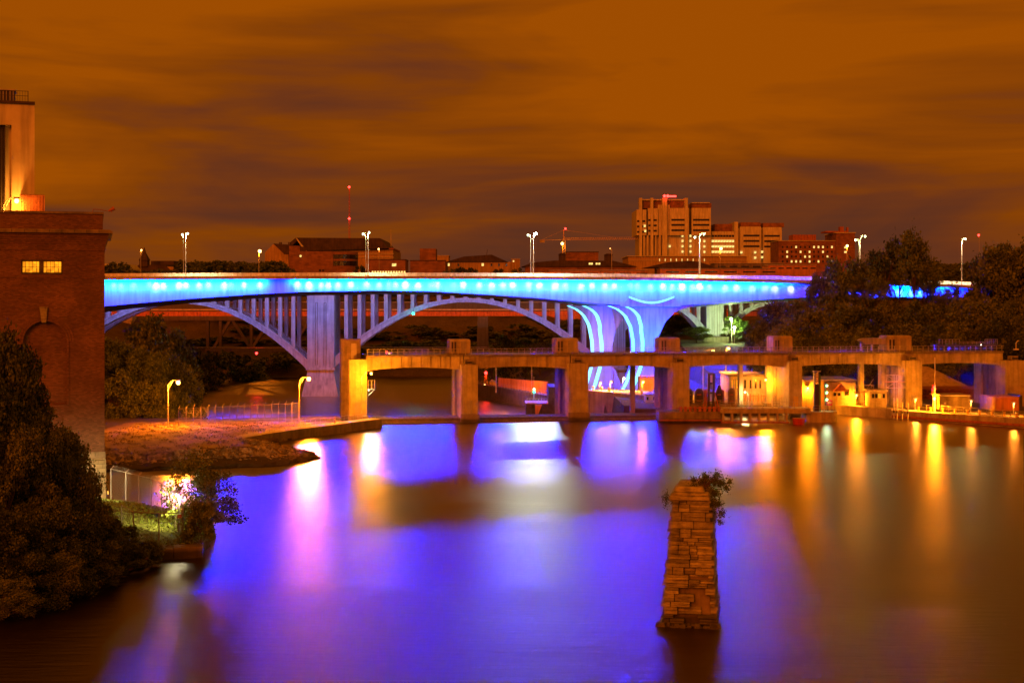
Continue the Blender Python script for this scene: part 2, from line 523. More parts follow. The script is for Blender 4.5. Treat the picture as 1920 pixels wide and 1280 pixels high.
def water_mat(name, r_near, r_far, y0, y1, bump=0.05, body=(0.016, 0.009, 0.003)):
    """river surface: wave slopes spread reflections (Beckmann), Fresnel over a muddy body colour"""
    m, nt, bs = newmat(name)
    L = nt.links
    nt.nodes.remove(bs)
    out = nt.nodes['Material Output']
    g = nd(nt, 'ShaderNodeNewGeometry')
    sp = nd(nt, 'ShaderNodeSeparateXYZ'); L.new(g.outputs['Position'], sp.inputs[0])
    mr = nd(nt, 'ShaderNodeMapRange'); mr.interpolation_type = 'SMOOTHSTEP'
    mr.inputs['From Min'].default_value = y0; mr.inputs['From Max'].default_value = y1
    mr.inputs['To Min'].default_value = r_near; mr.inputs['To Max'].default_value = r_far
    L.new(sp.outputs['Y'], mr.inputs['Value'])
    mp = nd(nt, 'ShaderNodeMapping'); mp.inputs['Scale'].default_value = (0.022, 0.06, 0.04)
    mp.inputs['Rotation'].default_value = (0, 0, R(8))
    L.new(g.outputs['Position'], mp.inputs['Vector'])
    n = nd(nt, 'ShaderNodeTexNoise'); n.inputs['Scale'].default_value = 1.0; n.inputs['Detail'].default_value = 3
    n.inputs['Distortion'].default_value = 0.8
    L.new(mp.outputs[0], n.inputs['Vector'])
    a = nd(nt, 'ShaderNodeMapRange'); a.inputs['From Min'].default_value = 0.3; a.inputs['From Max'].default_value = 0.7
    a.inputs['To Min'].default_value = 1.0; a.inputs['To Max'].default_value = 1.22
    L.new(n.outputs['Fac'], a.inputs['Value'])
    mu = nd(nt, 'ShaderNodeMath', operation='MULTIPLY'); L.new(a.outputs[0], mu.inputs[0]); L.new(mr.outputs[0], mu.inputs[1])
    gl = nd(nt, 'ShaderNodeBsdfAnisotropic'); gl.distribution = 'BECKMANN'
    gl.inputs['Color'].default_value = (1, 1, 1, 1)
    L.new(mu.outputs[0], gl.inputs['Roughness'])
    df = nd(nt, 'ShaderNodeBsdfDiffuse'); df.inputs['Color'].default_value = (*body, 1)
    fr = nd(nt, 'ShaderNodeFresnel'); fr.inputs['IOR'].default_value = 1.36
    mx = nd(nt, 'ShaderNodeMixShader')
    L.new(fr.outputs[0], mx.inputs[0]); L.new(df.outputs[0], mx.inputs[1]); L.new(gl.outputs[0], mx.inputs[2])
    L.new(mx.outputs[0], out.inputs['Surface'])
    # ripples: long across the view, short along it; plus slow current lines
    m2 = nd(nt, 'ShaderNodeMapping'); m2.inputs['Scale'].default_value = (0.35, 1.5, 1); m2.inputs['Rotation'].default_value = (0, 0, R(-6))
    L.new(g.outputs['Position'], m2.inputs['Vector'])
    n2 = nd(nt, 'ShaderNodeTexNoise'); n2.inputs['Scale'].default_value = 1.0; n2.inputs['Detail'].default_value = 4
    L.new(m2.outputs[0], n2.inputs['Vector'])
    m3 = nd(nt, 'ShaderNodeMapping'); m3.inputs['Scale'].default_value = (0.03, 0.13, 1); m3.inputs['Rotation'].default_value = (0, 0, R(14))
    L.new(g.outputs['Position'], m3.inputs['Vector'])
    n3 = nd(nt, 'ShaderNodeTexNoise'); n3.inputs['Scale'].default_value = 1.0; n3.inputs['Detail'].default_value = 2; n3.inputs['Distortion'].default_value = 0.6
    L.new(m3.outputs[0], n3.inputs['Vector'])
    b0 = nd(nt, 'ShaderNodeBump'); b0.inputs['Strength'].default_value = 1.0; b0.inputs['Distance'].default_value = bump * 1.1
    L.new(n3.outputs['Fac'], b0.inputs['Height'])
    bp = nd(nt, 'ShaderNodeBump'); bp.inputs['Strength'].default_value = 1.0; bp.inputs['Distance'].default_value = bump * 0.7
    L.new(n2.outputs['Fac'], bp.inputs['Height']); L.new(b0.outputs[0], bp.inputs['Normal'])
    L.new(bp.outputs[0], gl.inputs['Normal'])
    return m


M['water'] = water_mat('river_water', 0.36, 0.282, 90, 235, 0.10)
M['water_low'] = water_mat('tailwater', 0.285, 0.285, 300, 500, 0.3)

# ---------------------------------------------------------------- terrain
def sdf(poly, x, y):
    """signed distance, positive inside"""
    d = np.full(x.shape, 1e9); ins = np.zeros(x.shape, bool)
    n = len(poly)
    for i in range(n):
        ax, ay = poly[i]; bx, by = poly[(i + 1) % n]
        ex, ey = bx - ax, by - ay
        wx, wy = x - ax, y - ay
        t = np.clip((wx * ex + wy * ey) / (ex * ex + ey * ey), 0, 1)
        d = np.minimum(d, np.hypot(wx - ex * t, wy - ey * t))
        c = ((ay <= y) & (by > y)) | ((by <= y) & (ay > y))
        with np.errstate(divide='ignore', invalid='ignore'):
            xi = ax + (y - ay) * ex / np.where(ey == 0, 1e-9, ey)
        ins ^= c & (x < xi)
    return np.where(ins, d, -d)


LEFT = [(-900, -60), (-66, -60), (-50, 60), (-38, 96), (-34.5, 108), (-30.5, 116), (-29.5, 122), (-27.2, 124), (-27.6, 131),
        (-31, 139), (-38, 146), (-50, 152), (-56, 165), (-54, 179), (-30, 187), (-26.2, 196), (-28, 203), (-36, 214),
        (-33, 226), (-24, 242), (-28, 250), (-60, 255), (-66, 300), (-90, 372), (-122, 480), (-128, 535), (-60, 548),
        (60, 556), (60, 9000), (-4000, 9000), (-4000, -60)]
RIGHT = [(60, 9000), (60, 556), (-2, 548), (0, 450), (9, 400), (14, 345), (20, 300), (22, 266), (35, 266), (61, 273), (89, 243.5),
         (170, 170), (420, 90), (4000, -60), (5000, 9000)]


def sstep(a, b, x):
    t = np.clip((x - a) / (b - a), 0, 1)
    return t * t * (3 - 2 * t)


def vnoise(x, y, s, seed=0):
    xi = x / s; yi = y / s
    return (np.sin(xi * 1.7 + seed) * np.cos(yi * 1.3 + seed * 2.1) + 0.5 * np.sin(xi * 3.9 + yi * 2.2 + seed) + 0.3 * np.cos(xi * 7.1 - yi * 6.3 + seed * 3))


def ground_h(x, y):
    x = np.asarray(x, float); y = np.asarray(y, float)
    dl = sdf(LEFT, x, y); dr = sdf(RIGHT, x, y)
    up = y < 251
    # left bank by the upper pool
    hl_up = 0.25 + np.clip(dl, 0, 12) * 0.22 + sstep(15, 60, dl) * 6
    hl_up = np.where(y > 156, 0.2 + np.clip(dl, 0, 4) * 0.2, hl_up)
    hl_lo = -8.3 + np.clip(dl, 0, 22) * 0.5 + sstep(22, 80, dl) * 19
    hl = np.where(up, hl_up, hl_lo)
    hl = np.where((~up) & (x < 0) & (y < 330), np.minimum(np.maximum(hl, -8 + dl * 0.6), 4), hl)
    # right bank: flat yard then a slope to the bluff
    hr = 1.4 + sstep(325, 445, y + (x - 60) * 0.2) * 7.5 + sstep(440, 680, y) * 16 + sstep(90, 170, x) * sstep(330, 430, y) * 6
    hr = np.where((x < 50) & (y > 316) & (y <= 440), -4.5 + sstep(34, 50, x) * 4.5, hr)
    hr = np.where(y > 440, np.minimum(hr, -8.2 + np.clip(dr, 0, 60) * 0.6), hr)
    hr = np.where((y <= 440) & (x < 60) & (y > 300), np.minimum(hr, 1.0 + np.clip(dr - 8, 0, 50) * 0.25), hr)
    h = np.where(dl > 0, hl, -12.0)
    h = np.where(dr > 0, np.maximum(hr, -8.2), h)
    far = sstep(600, 700, y)
    h = h * (1 - far) + 25.0 * far
    h = h + np.where((h > 2.2) & (y < 2000), vnoise(x, y, 9.0, 1.3) * 0.25, 0.0)
    return h


def gh(x, y):
    return float(ground_h(np.array([x]), np.array([y]))[0])


def build_ground():
    xs = np.unique(np.concatenate([np.arange(-140, 200, 1.6), np.linspace(-1500, -140, 40), np.linspace(200, 1500, 40), [-6000, -3000, 3000, 6000]]))
    ys = np.unique(np.concatenate([np.array([-60, -20, 20, 50]), np.arange(60, 300, 1.6), np.arange(300, 720, 4.0), np.linspace(720, 9000, 24)]))
    gx, gy = np.meshgrid(xs, ys)
    gz = ground_h(gx, gy)
    v = np.stack([gx.ravel(), gy.ravel(), gz.ravel()], 1)
    nx = len(xs); ny = len(ys)
    i = np.arange(nx - 1)[None, :] + nx * np.arange(ny - 1)[:, None]
    f = np.stack([i, i + 1, i + 1 + nx, i + nx], -1).reshape(-1, 4)
    me = bpy.data.meshes.new('ground')
    me.from_pydata(v.tolist(), [], f.tolist())
    me.materials.append(M['ground'])
    o = bpy.data.objects.new('ground', me); COL.objects.link(o)
    tag(o, kind='structure')


build_ground()

# dam frame (rotated 10 degrees, right end farther away)
DAM = Frame(X(672, 250), 250, R(10))
duL, duR = DAM.u(640), DAM.u(2010)


def sheet(name, pts, z, mat):
    me = bpy.data.meshes.new(name)
    me.from_pydata([(p[0], p[1], z) for p in pts], [], [tuple(range(len(pts)))])
    me.materials.append(mat)
    o = bpy.data.objects.new(name, me); COL.objects.link(o)
    return tag(o, kind='structure')


p0 = DAM.pt(-60, 5, 0); p1 = DAM.pt(200, 5, 0)
sheet('river_water', [(-500, -60), (600, -60), (600, p1[1]), (p1[0], p1[1]), (p0[0], p0[1]), (-500, p0[1])], 0.0, M['water'])
sheet('tailwater', [(p0[0] - 300, p0[1] + 2), (p0[0], p0[1] + 2), (p1[0], p1[1] + 2), (700, p1[1] + 2), (700, 800), (-600, 800), (-600, p0[1] + 2)], -8.0, M['water_low'])

# ---------------------------------------------------------------- lamps
# the light a bulb throws: (colour, radiance of the glowing sphere)
THROW = {'sodium_bulb': ((1.0, 0.20, 0.006), 5600), 'small_sodium_bulb': ((1.0, 0.26, 0.02), 900), 'yellow_sodium_bulb': ((1.0, 0.25, 0.006), 3600),
         'white_green_bulb': ((0.72, 1.0, 0.36), 800), 'white_bulb': ((0.9, 1.0, 0.85), 5600), 'warm_white_bulb': ((1.0, 0.80, 0.30), 650), 'dim_white_bulb': ((1.0, 0.85, 0.5), 260),
         'red_beacon': ((1.0, 0.02, 0.015), 60), 'green_beacon': ((0.02, 1.0, 0.45), 50), 'signal_lens': ((0.7, 1.0, 0.5), 60)}


def bulb_mesh(c, r, mat, parent, name='bulb'):
    o = MB().ball(c, r, 8, 6).build(name, mat, parent)
    if mat.name in THROW:
        col, rad = THROW[mat.name]
        if c[1] > 550: rad *= 0.07          # distant lamps are dimmer
        ld = bpy.data.lights.new(name + '_light', 'POINT'); ld.color = col
        ld.shadow_soft_size = r * 0.95; ld.energy = rad * 39.5 * r * r
        lo = bpy.data.objects.new(name + '_light', ld); COL.objects.link(lo); lo.parent = o
        lo.location = (0, -0.25 * r, -1.05 * r)      # the source sits just under the glowing lens
    return o


def aim_spot(parent, p, q, energy, color, size=120, rad=0.2, name='lamp_beam'):
    ld = bpy.data.lights.new(name, 'SPOT'); ld.energy = energy; ld.color = color
    ld.spot_size = R(size); ld.spot_blend = 0.6; ld.shadow_soft_size = rad
    lo = bpy.data.objects.new(name, ld); COL.objects.link(lo); lo.parent = parent
    p = Vector(p); q = Vector(q)
    lo.location = p - WP[parent.name]; lo.rotation_euler = (q - p).to_track_quat('-Z', 'Y').to_euler()
    return lo


def post_lamp(base, head, mat, label, cat='street lamp', group=None, r=0.33, pole_r=0.09, name='street_lamp', straight=False, down=0, dcol=(1.0, 0.24, 0.02), dsize=130, target=None):
    t = thing(name, label, cat, base, group)
    bx, by, bz = base; hx, hy, hz = head
    top = (bx, by, hz - 0.35 if abs(hx - bx) > 0.3 else hz - 0.1)
    MB().tube(base, top, pole_r * 1.4, pole_r * 0.8).tube(base, (bx, by, bz + 0.5), pole_r * 2.2, pole_r * 1.8).build('pole', M['galv'], t)
    if abs(hx - bx) > 0.3:
        mx = (bx + (hx - bx) * 0.5)
        m = MB().path([(bx, by, hz - 0.45), (bx + (hx - bx) * 0.25, by, hz + 0.12), (mx, by, hz + 0.34), (hx, hy, hz + 0.4)], pole_r * 0.8, pole_r * 0.5)
        m.tube((bx, by, hz - 1.2), (mx, by, hz + 0.3), pole_r * 0.4)
        m.build('arm', M['galv'], t)
    h = MB().taper(hx - 0.4, hx + 0.4, hy - 0.25, hy + 0.25, hz + r * 0.9, hz + r * 0.9 + 0.2, 0.1, 0.08).build('lamp_head', M['galv'], t)
    bulb_mesh((hx, hy, hz), r, mat, h)
    if down:
        z_ = hz - r - 0.1 if target is None else hz
        aim_spot(h, (hx, hy - (r + .05 if target is not None else 0), z_), (hx, hy, hz - 5) if target is None else target, down, dcol, dsize)
    return t


# ---------------------------------------------------------------- trees
def rand_rot(n):
    q = rng.normal(size=(n, 4)); q /= np.linalg.norm(q, axis=1)[:, None]
    w, x, y, z = q.T
    return np.stack([np.stack([1 - 2 * (y * y + z * z), 2 * (x * y - z * w), 2 * (x * z + y * w)], -1),
                     np.stack([2 * (x * y + z * w), 1 - 2 * (x * x + z * z), 2 * (y * z - x * w)], -1)], 1)


def leaf_mesh(name, centers, size, mat, aspect=0.6, jitter=0.5):
    n = len(centers)
    rot = rand_rot(n)
    sz = size * (1 + jitter * (rng.random(n) - 0.5) * 2)
    u = rot[:, 0] * sz[:, None]; w = rot[:, 1] * sz[:, None] * aspect
    nrm = np.cross(u, w); nrm /= (np.linalg.norm(nrm, axis=1)[:, None] + 1e-9)
    c = centers
    v = np.stack([c - u, c - w + nrm * sz[:, None] * 0.12, c + u, c + w + nrm * sz[:, None] * 0.12], 1).reshape(-1, 3)
    me = bpy.data.meshes.new(name)
    me.vertices.add(4 * n); me.vertices.foreach_set('co', v.ravel())
    me.loops.add(4 * n); me.loops.foreach_set('vertex_index', np.arange(4 * n, dtype=np.int32))
    me.polygons.add(n)
    me.polygons.foreach_set('loop_start', np.arange(0, 4 * n, 4, dtype=np.int32))
    me.polygons.foreach_set('loop_total', np.full(n, 4, dtype=np.int32))
    me.materials.append(mat)
    me.update(calc_edges=True)
    return me


def crown_points(ncl, nleaf, shape):
    """unit tree, height 1, crown from z0 to 1, leaf points in uneven clumps"""
    z0 = shape.get('z0', 0.25); rad = shape.get('r', 0.36); lean = shape.get('lean', 0.0)
    cl = []
    for k in range(ncl):
        t = rng.random() ** 0.8
        z = z0 + (1 - z0) * (0.10 + 0.82 * t)
        prof = math.sin(math.pi * min(1, (z - z0) / (1 - z0) * 0.9 + 0.12)) ** 0.6
        a = rng.random() * 6.283; rr = rad * prof * (0.35 + 0.6 * rng.random())
        cl.append((rr * math.cos(a) * 1.05 + lean * z, rr * math.sin(a) * 1.05, z, rad * (shape.get('c0', 0.13) + 0.21 * rng.random() ** 1.5)))
    cl = np.array(cl)
    w = cl[:, 3] ** 2; w /= w.sum()
    idx = rng.choice(ncl, nleaf, p=w)
    d = rng.normal(size=(nleaf, 3)); d /= np.linalg.norm(d, axis=1)[:, None]
    nd_ = 26
    dirs = rng.normal(size=(ncl, nd_, 3)); dirs /= np.linalg.norm(dirs, axis=2)[:, :, None]
    sp = rng.random(nleaf) < 0.30
    ds = dirs[idx, rng.integers(0, nd_, nleaf)] + rng.normal(size=(nleaf, 3)) * 0.07
    d = np.where(sp[:, None], ds, d)
    rr = cl[idx, 3] * np.where(sp, 0.6 + 0.95 * rng.random(nleaf), 0.45 + 0.62 * rng.random(nleaf) ** 0.55)
    sub = 0.12 * np.sin(d[:, 0] * 9 + idx) * np.cos(d[:, 2] * 8 + idx * 2)
    pts = cl[idx, :3] + d * (rr * (1 + sub * 1.5))[:, None] * np.array([1, 1, 0.78])
    return cl, pts


def trunk_mb(cl, th=0.022, z0=0.25):
    m = MB()
    pts = [(0, 0, -0.02), (0.01, 0.0, z0 * 0.7), (-0.008, 0.012, z0 + 0.12), (0.01, 0, z0 + 0.4)]
    m.path(pts, th, th * 0.4, 7)
    for c in cl[:14]:
        s = Vector((0.0, 0.0, max(z0 * 0.75, c[2] - 0.3)))
        mid = s.lerp(Vector(c[:3]), 0.5) + Vector((0, 0, -0.02))
        m.path([s, mid, Vector(c[:3])], th * 0.45, th * 0.12, 5)
    return m


TREES = {}


def tree_kind(key, ncl, nleaf, leaf, mat, shape):
    cl, pts = crown_points(ncl, nleaf, shape)
    me = leaf_mesh('crown_' + key, pts, leaf, mat)
    TREES[key] = (me, trunk_mb(cl, shape.get('th', 0.022), shape.get('z0', 0.25)))


TM = {}


def tree(key, loc, h, w, label, group, name='broadleaf_tree', cat='tree', rz=None, lean=0.0):
    me, tb = TREES[key]
    t = thing(name, label, cat, loc, group)
    t.rotation_euler = (0, lean, random.random() * 6.28 if rz is None else rz)
    t.scale = (w / 0.8, w / 0.8, h)
    c = bpy.data.objects.new('crown', me); COL.objects.link(c); c.parent = t
    if key not in TM:
        b = tb.build('trunk', M['bark']); TM[key] = b
        b.parent = t
    else:
        b = TM[key].copy(); COL.objects.link(b); b.parent = t
    b.location = WP[TM[key].name]
    return t


for k in range(5):
    tree_kind('a%d' % k, 44 + 5 * k, 10000, 0.0165, M['leaf' if k % 2 else 'leaf_mid'], dict(z0=0.16, r=0.36 + 0.03 * (k % 3)))
for k in range(2):
    tree_kind('airy%d' % k, 20, 4600, 0.016, M['leaf'], dict(z0=0.35, r=0.42))
for k in range(3):
    tree_kind('high%d' % k, 15, 4200, 0.015, M['leaf'], dict(z0=0.62, r=0.40, th=0.016))
tree_kind('twig0', 34, 4600, 0.015, M['leaf_mid'], dict(z0=0.1, r=0.44, c0=0.16, th=0.012))
tree_kind('twig1', 34, 5200, 0.015, M['leaf_light'], dict(z0=0.1, r=0.44, c0=0.16, th=0.012))
tree_kind('lit', 22, 9000, 0.017, M['leaf_light'], dict(z0=0.12, r=0.4))
for k in range(3):
    tree_kind('near%d' % k, 60, 44000, 0.0105, M['leaf_mid' if k == 1 else 'leaf'], dict(z0=0.05, r=0.42))
for k in range(2):
    tree_kind('shrub%d' % k, 26, 9000, 0.024, M['leaf_light' if k == 0 else 'leaf_mid'], dict(z0=0.05, r=0.42, th=0.012))
for k in range(3):
    tree_kind('far%d' % k, 18, 2600, 0.034, M['leaf' if k else 'leaf_mid'], dict(z0=0.08, r=0.42))

# ================================================================ LIT HIGHWAY BRIDGE
def interp(pts, x):
    xs = [p[0] for p in pts]; ys = [p[1] for p in pts]
    return float(np.interp(x, xs, ys))


YB = 400.0
TOPL = [(-200, 530), (197, 524), (330, 523.5), (600, 522.5), (900, 523), (1200, 525), (1400, 528), (1550, 531), (1800, 539), (2100, 552)]
BOTL = [(-200, 628), (100, 588), (197, 574), (330, 562), (480, 551.5), (560, 547.5), (700, 545), (800, 546), (900, 551.5), (1000, 558), (1100, 567), (1165, 572),
        (1270, 573), (1330, 569), (1420, 562), (1500, 558), (1700, 557), (2100, 562)]


def build_highway_bridge():
    b = thing('highway_bridge', 'long concrete highway bridge glowing cyan and blue with curved hourglass piers', 'bridge', (X(860, YB), YB, -8))
    xs = sorted(set(list(range(-200, 2101, 25)) + [p[0] for p in BOTL]))
    top = [(X(p, YB), Z(interp(TOPL, p), YB)) for p in xs]
    bot = [(X(p, YB), Z(interp(BOTL, p), YB)) for p in xs]
    MB().strip(top, bot, YB, YB + 11, dz=0.0).build('girder', M['white_concrete'], b)
    # soffit hangs a little lower towards the far box
    s0 = [(x, z) for x, z in bot]
    s1 = [(x, z - 0.02) for x, z in bot]
    m = MB()
    n = len(bot)
    v = [(x, YB + 0.1, z - 0.004) for x, z in bot] + [(x, YB + 13.0, z - 0.004 - (0.9 if i > 8 else 0.3)) for i, (x, z) in enumerate(bot)] + [(x, YB + 13.0, z + 1.0) for x, z in bot]
    m._add(v, [(i, i + n, i + n + 1, i + 1) for i in range(n - 1)] + [(i + n, i + 2 * n, i + 2 * n + 1, i + n + 1) for i in range(n - 1)])
    m.build('soffit', M['white_concrete'], b)
    top2 = [(x, z - 0.1) for x, z in top]; bot2 = [(x, z - 0.9) for x, z in bot]
    MB().strip(top2, bot2, YB + 15, YB + 26).build('far_girder', M['white_concrete'], b)
    # deck slab and parapets
    dk0 = [(x, z + 0.25) for x, z in top]; dk1 = [(x, z + 0.003) for x, z in top]
    MB().strip(dk0, dk1, YB - 2.6, YB + 28.5).build('deck', M['concrete'], b)
    pa = [(x, z + 0.75) for x, z in top]; pb = [(x, z - 0.12) for x, z in top]
    MB().strip(pa, pb, YB - 2.9, YB - 2.55).build('parapet', M['concrete'], b)
    pa = [(x, z + 1.95) for x, z in top]; pb = [(x, z + 0.25) for x, z in top]
    MB().strip(pa, pb, YB + 12.4, YB + 12.8).build('trail_barrier', M['white'], b)  # barrier raised and painted white to stand in for traffic light streaks
    m = MB()
    for i in range(len(top) * 2):
        px = -190 + i * 12
        x = X(px, YB - 2.7); z = Z(interp(TOPL, px), YB)
        m.box(x - 0.05, x + 0.05, YB - 2.8, YB - 2.7, z + 0.7, z + 1.3)
    r0 = [(x, z + 1.3) for x, z in top]; r1 = [(x, z + 1.24) for x, z in top]
    m.strip(r0, r1, YB - 2.8, YB - 2.72)
    m.build('railing', M['galv'], b)
    # ---- hourglass piers
    def pier(L, Rr, y0, y1, off):
        ys = sorted(set(p[1] for p in L) | set(p[1] for p in Rr))
        ys = list(np.linspace(ys[0], ys[-1], 30))
        lx = lambda y: np.interp(y, [p[1] for p in L], [p[0] for p in L])
        rx = lambda y: np.interp(y, [p[1] for p in Rr], [p[0] for p in Rr])
        left = [(X(lx(y), y0), Z(y, y0)) for y in ys]
        right = [(X(rx(y), y0), Z(y, y0)) for y in ys]
        # vertical band: use strip with the roles of the axes swapped
        m = MB()
        n = len(ys)
        v = []
        for yy in (y0, y1):
            v += [(p[0], yy, p[1]) for p in left] + [(p[0], yy, p[1]) for p in right]
        fs = []
        for i in range(n - 1):
            fs += [(i, i + 1, n + i + 1, n + i), (2 * n + i + 1, 2 * n + i, 3 * n + i, 3 * n + i + 1),
                   (i + 1, i, 2 * n + i, 2 * n + i + 1), (n + i, n + i + 1, 3 * n + i + 1, 3 * n + i)]
        m._add(v, fs)
        p = m.build('pier', M['white_concrete'], b)
        for (a, w, proud) in ((0.0, 6.0, 0.45), (18.0, 6.5, 0.45)):
            mm = MB()
            ww = lambda y: 1.0 if y < 700 else 0.8
            l0 = [(X(lx(y) + a * np.interp(y, [573, 620, 700], [1.6, 1.0, 0.9]), y0), Z(y, y0)) for y in ys]
            l1 = [(q[0] + w * y0 / F, q[1]) for q in l0]
            v = [(q[0], y0 - proud, q[1]) for q in l0] + [(q[0], y0 - proud, q[1]) for q in l1] + [(q[0], y0 + 0.2, q[1]) for q in l0] + [(q[0], y0 + 0.2, q[1]) for q in l1]
            fs = []
            for i in range(n - 1):
                fs += [(i, i + 1, n + i + 1, n + i), (2 * n + i, 2 * n + i + 1, i + 1, i), (n + i, n + i + 1, 3 * n + i + 1, 3 * n + i)]
            mm._add(v, fs)
            mm.build('edge_glow_strip', M['strip_glow'], p)  # glowing ribbon puts the light grazing the pier edge into the material
        return p
    LL = [(1062, 573), (1075, 578), (1090, 589), (1101, 609), (1107, 640), (1108, 665), (1105, 690), (1096, 722), (1086, 742), (1080, 760)]
    LR = [(1185, 573), (1178, 585), (1166, 600), (1153, 622), (1148, 650), (1148, 665), (1153, 690), (1163, 718), (1172, 730), (1176, 760)]
    RL = [(1138, 573), (1152, 578), (1168, 590), (1179, 612), (1184, 640), (1184, 665), (1181, 690), (1171, 718), (1164, 730), (1160, 760)]
    RR = [(1305, 573), (1283, 577), (1264, 586), (1247, 604), (1234, 633), (1229, 658), (1231, 680), (1240, 705), (1252, 735), (1256, 760)]
    pier(LL, LR, YB + 8, YB + 13, 0)
    pier(RL, RR, YB + 0.5, YB + 6, 0)
    # pier head plate with a luminous smile
    yy = YB - 0.35
    arc = [(1179 + (1264 - 1179) * t, 557 + 11 * math.sin(math.pi * t)) for t in np.linspace(0, 1, 15)]
    poly = [(1162, 575)] + arc + [(1279, 575)]
    MB().prism([(X(a, yy), Z(c, yy)) for a, c in poly], yy, YB + 0.2).build('pier_head', M['white_concrete'], b)
    t = [(X(a, yy), Z(c - 2.2, yy)) for a, c in arc]; u = [(X(a, yy), Z(c + 1.2, yy)) for a, c in arc]
    MB().strip(t, u, yy - 0.25, yy).build('arc_light', M['strip_glow'], b)
    # ---- fixtures under the overhang
    k = 0
    px = 180.0
    while px < 1800:
        gap = (500 < px < 546) or (1536 < px < 1580) or (1640 < px < 1690 and False)
        if not gap:
            x = X(px, YB - 1.9); z = Z(interp(TOPL, px), YB) - 0.25
            MB().taper(x - 0.25, x + 0.25, YB - 2.3, YB - 1.8, z, z + 0.22, 0.06, 0.06).build('light_fixture', M['steel'], b)
            ld = bpy.data.lights.new('deck_flood', 'SPOT')
            ld.energy = 2100 * random.choice([0.35, 0.7, 1.0, 1.3, 1.9])
            ld.color = (0.85, 0.9, 1.0)
            ld.spot_size = R(random.uniform(44, 56)); ld.spot_blend = 1.0
            ld.shadow_soft_size = 0.3
            lo = bpy.data.objects.new('deck_flood', ld); COL.objects.link(lo)
            lo.parent = b
            lo.location = Vector((x, YB - 2.1, z - 0.1)) - WP[b.name]
            lo.rotation_euler = Vector((random.uniform(-0.05, 0.05), 2.1, random.uniform(-1.5, -1.15))).to_track_quat('-Z', 'Y').to_euler()
        px += random.choice([13, 18, 21, 24, 30])
    for (a, c) in ((120, 498), (546, 1536), (1585, 1790)):
        ld = bpy.data.lights.new('blue_strip', 'AREA'); ld.shape = 'RECTANGLE'
        ln = X(c, YB) - X(a, YB)
        ld.size = ln; ld.size_y = 0.5
        ld.energy = ln * BLUE_W
        ld.color = (0.0, 0.0095, 1.0)
        lo = bpy.data.objects.new('blue_strip', ld); COL.objects.link(lo)
        lo.parent = b
        mid = (a + c) / 2
        lo.location = Vector((X(mid, YB), YB - 1.5, Z(interp(TOPL, mid), YB) - 0.35)) - WP[b.name]
        d = Vector((0, 2.2, -2.2))
        tilt = math.atan2(Z(interp(TOPL, c), YB) - Z(interp(TOPL, a), YB), ln)
        lo.rotation_euler = (R(45), -tilt * 0.7, 0)
    # blue floods at the foot of the right column, lavender ones for the left one
    for (px_, y_, py_, col, e, tx, ty, tz) in ((1250, YB - 16, 688, (0.0, 0.04, 1.0), 450000, 1218, YB, 620), (1215, YB - 14, 690, (0.0, 0.04, 1.0), 160000, 1235, YB, 585),
                                               (1128, YB - 10, 700, (0.36, 0.26, 1.0), 50000, 1135, YB + 8, 620), (1100, YB - 14, 705, (0.42, 0.28, 1.0), 50000, 1130, YB + 8, 690),
                                               (1150, YB - 12, 735, (0.42, 0.30, 1.0), 40000, 1200, YB, 700)):
        ld = bpy.data.lights.new('pier_flood', 'SPOT'); ld.energy = e; ld.color = col; ld.spot_size = R(62); ld.spot_blend = 1.0; ld.shadow_soft_size = 0.4
        lo = bpy.data.objects.new('pier_flood', ld); COL.objects.link(lo); lo.parent = b
        p = Vector((X(px_, y_), y_, Z(py_, y_))); q = Vector((X(tx, ty), ty, Z(tz, ty)))
        lo.location = p - WP[b.name]; lo.rotation_euler = (q - p).to_track_quat('-Z', 'Y').to_euler()
    # strip on the far side that washes the arch bridge behind
    ld = bpy.data.lights.new('far_side_strip', 'AREA'); ld.shape = 'RECTANGLE'; ld.size = 190; ld.size_y = 0.8
    ld.energy = ARCH_W; ld.color = (0.27, 0.25, 1.0)
    lo = bpy.data.objects.new('far_side_strip', ld); COL.objects.link(lo); lo.parent = b
    lo.location = Vector((X(700, YB + 27), YB + 27.5, 22)) - WP[b.name]
    lo.rotation_euler = Vector((0, 1, -0.9)).to_track_quat('-Z', 'Y').to_euler()
    return b


def link_receivers(bridge, light_names, cname):
    """the fixtures are shielded: their direct beam falls on the structure they are bolted to"""
    rc = bpy.data.collections.new(cname)
    for o in bridge.children_recursive:
        if o.type == 'MESH': rc.objects.link(o)
    return rc


BLUE_W = 21000.0
ARCH_W = 19000.0
HB = build_highway_bridge()
rc_ = link_receivers(HB, None, 'bridge_surfaces')
for o_ in HB.children:
    if o_.type == 'LIGHT' and not o_.name.startswith('far_side'):
        o_.light_linking.receiver_collection = rc_

# lamps on the highway deck
near = [('mercury', 348, 352, 438, 'single', 'nearer of the two white deck lamps left of the gabled hall'),
        ('mercury', 690, 692, 436, 'single', 'nearer of the two white deck lamps in front of the dark roofed hall'),
        ('mercury_hot', 1000, 1005, 438, 'single', 'dazzling white lamp on the deck right of the hipped roofs'),
        ('mercury', 1311, 1320, 439, 'single', 'nearer curved lamp on the deck in front of the hospital tower'),
        ('mercury', 1612, 1622, 443, 'single', 'dazzling white lamp on the deck beside the brick block'),
        ('mercury', 1803, 1810, 448, 'single', 'lone curved white lamp at the right end of the deck')]
for mt, pb, ph, py, _, lab in near:
    Y = YB + 0.8
    post_lamp((X(pb, Y), Y, Z(interp(TOPL, pb), YB) + 0.25), (X(ph, Y), Y, Z(py, Y)), M[mt], lab, 'street lamp', 'white lamps along the highway deck', r=0.36 if 'hot' in mt else 0.27, pole_r=0.12, down=60000, dcol=(1.0, 0.72, 0.36), dsize=120)
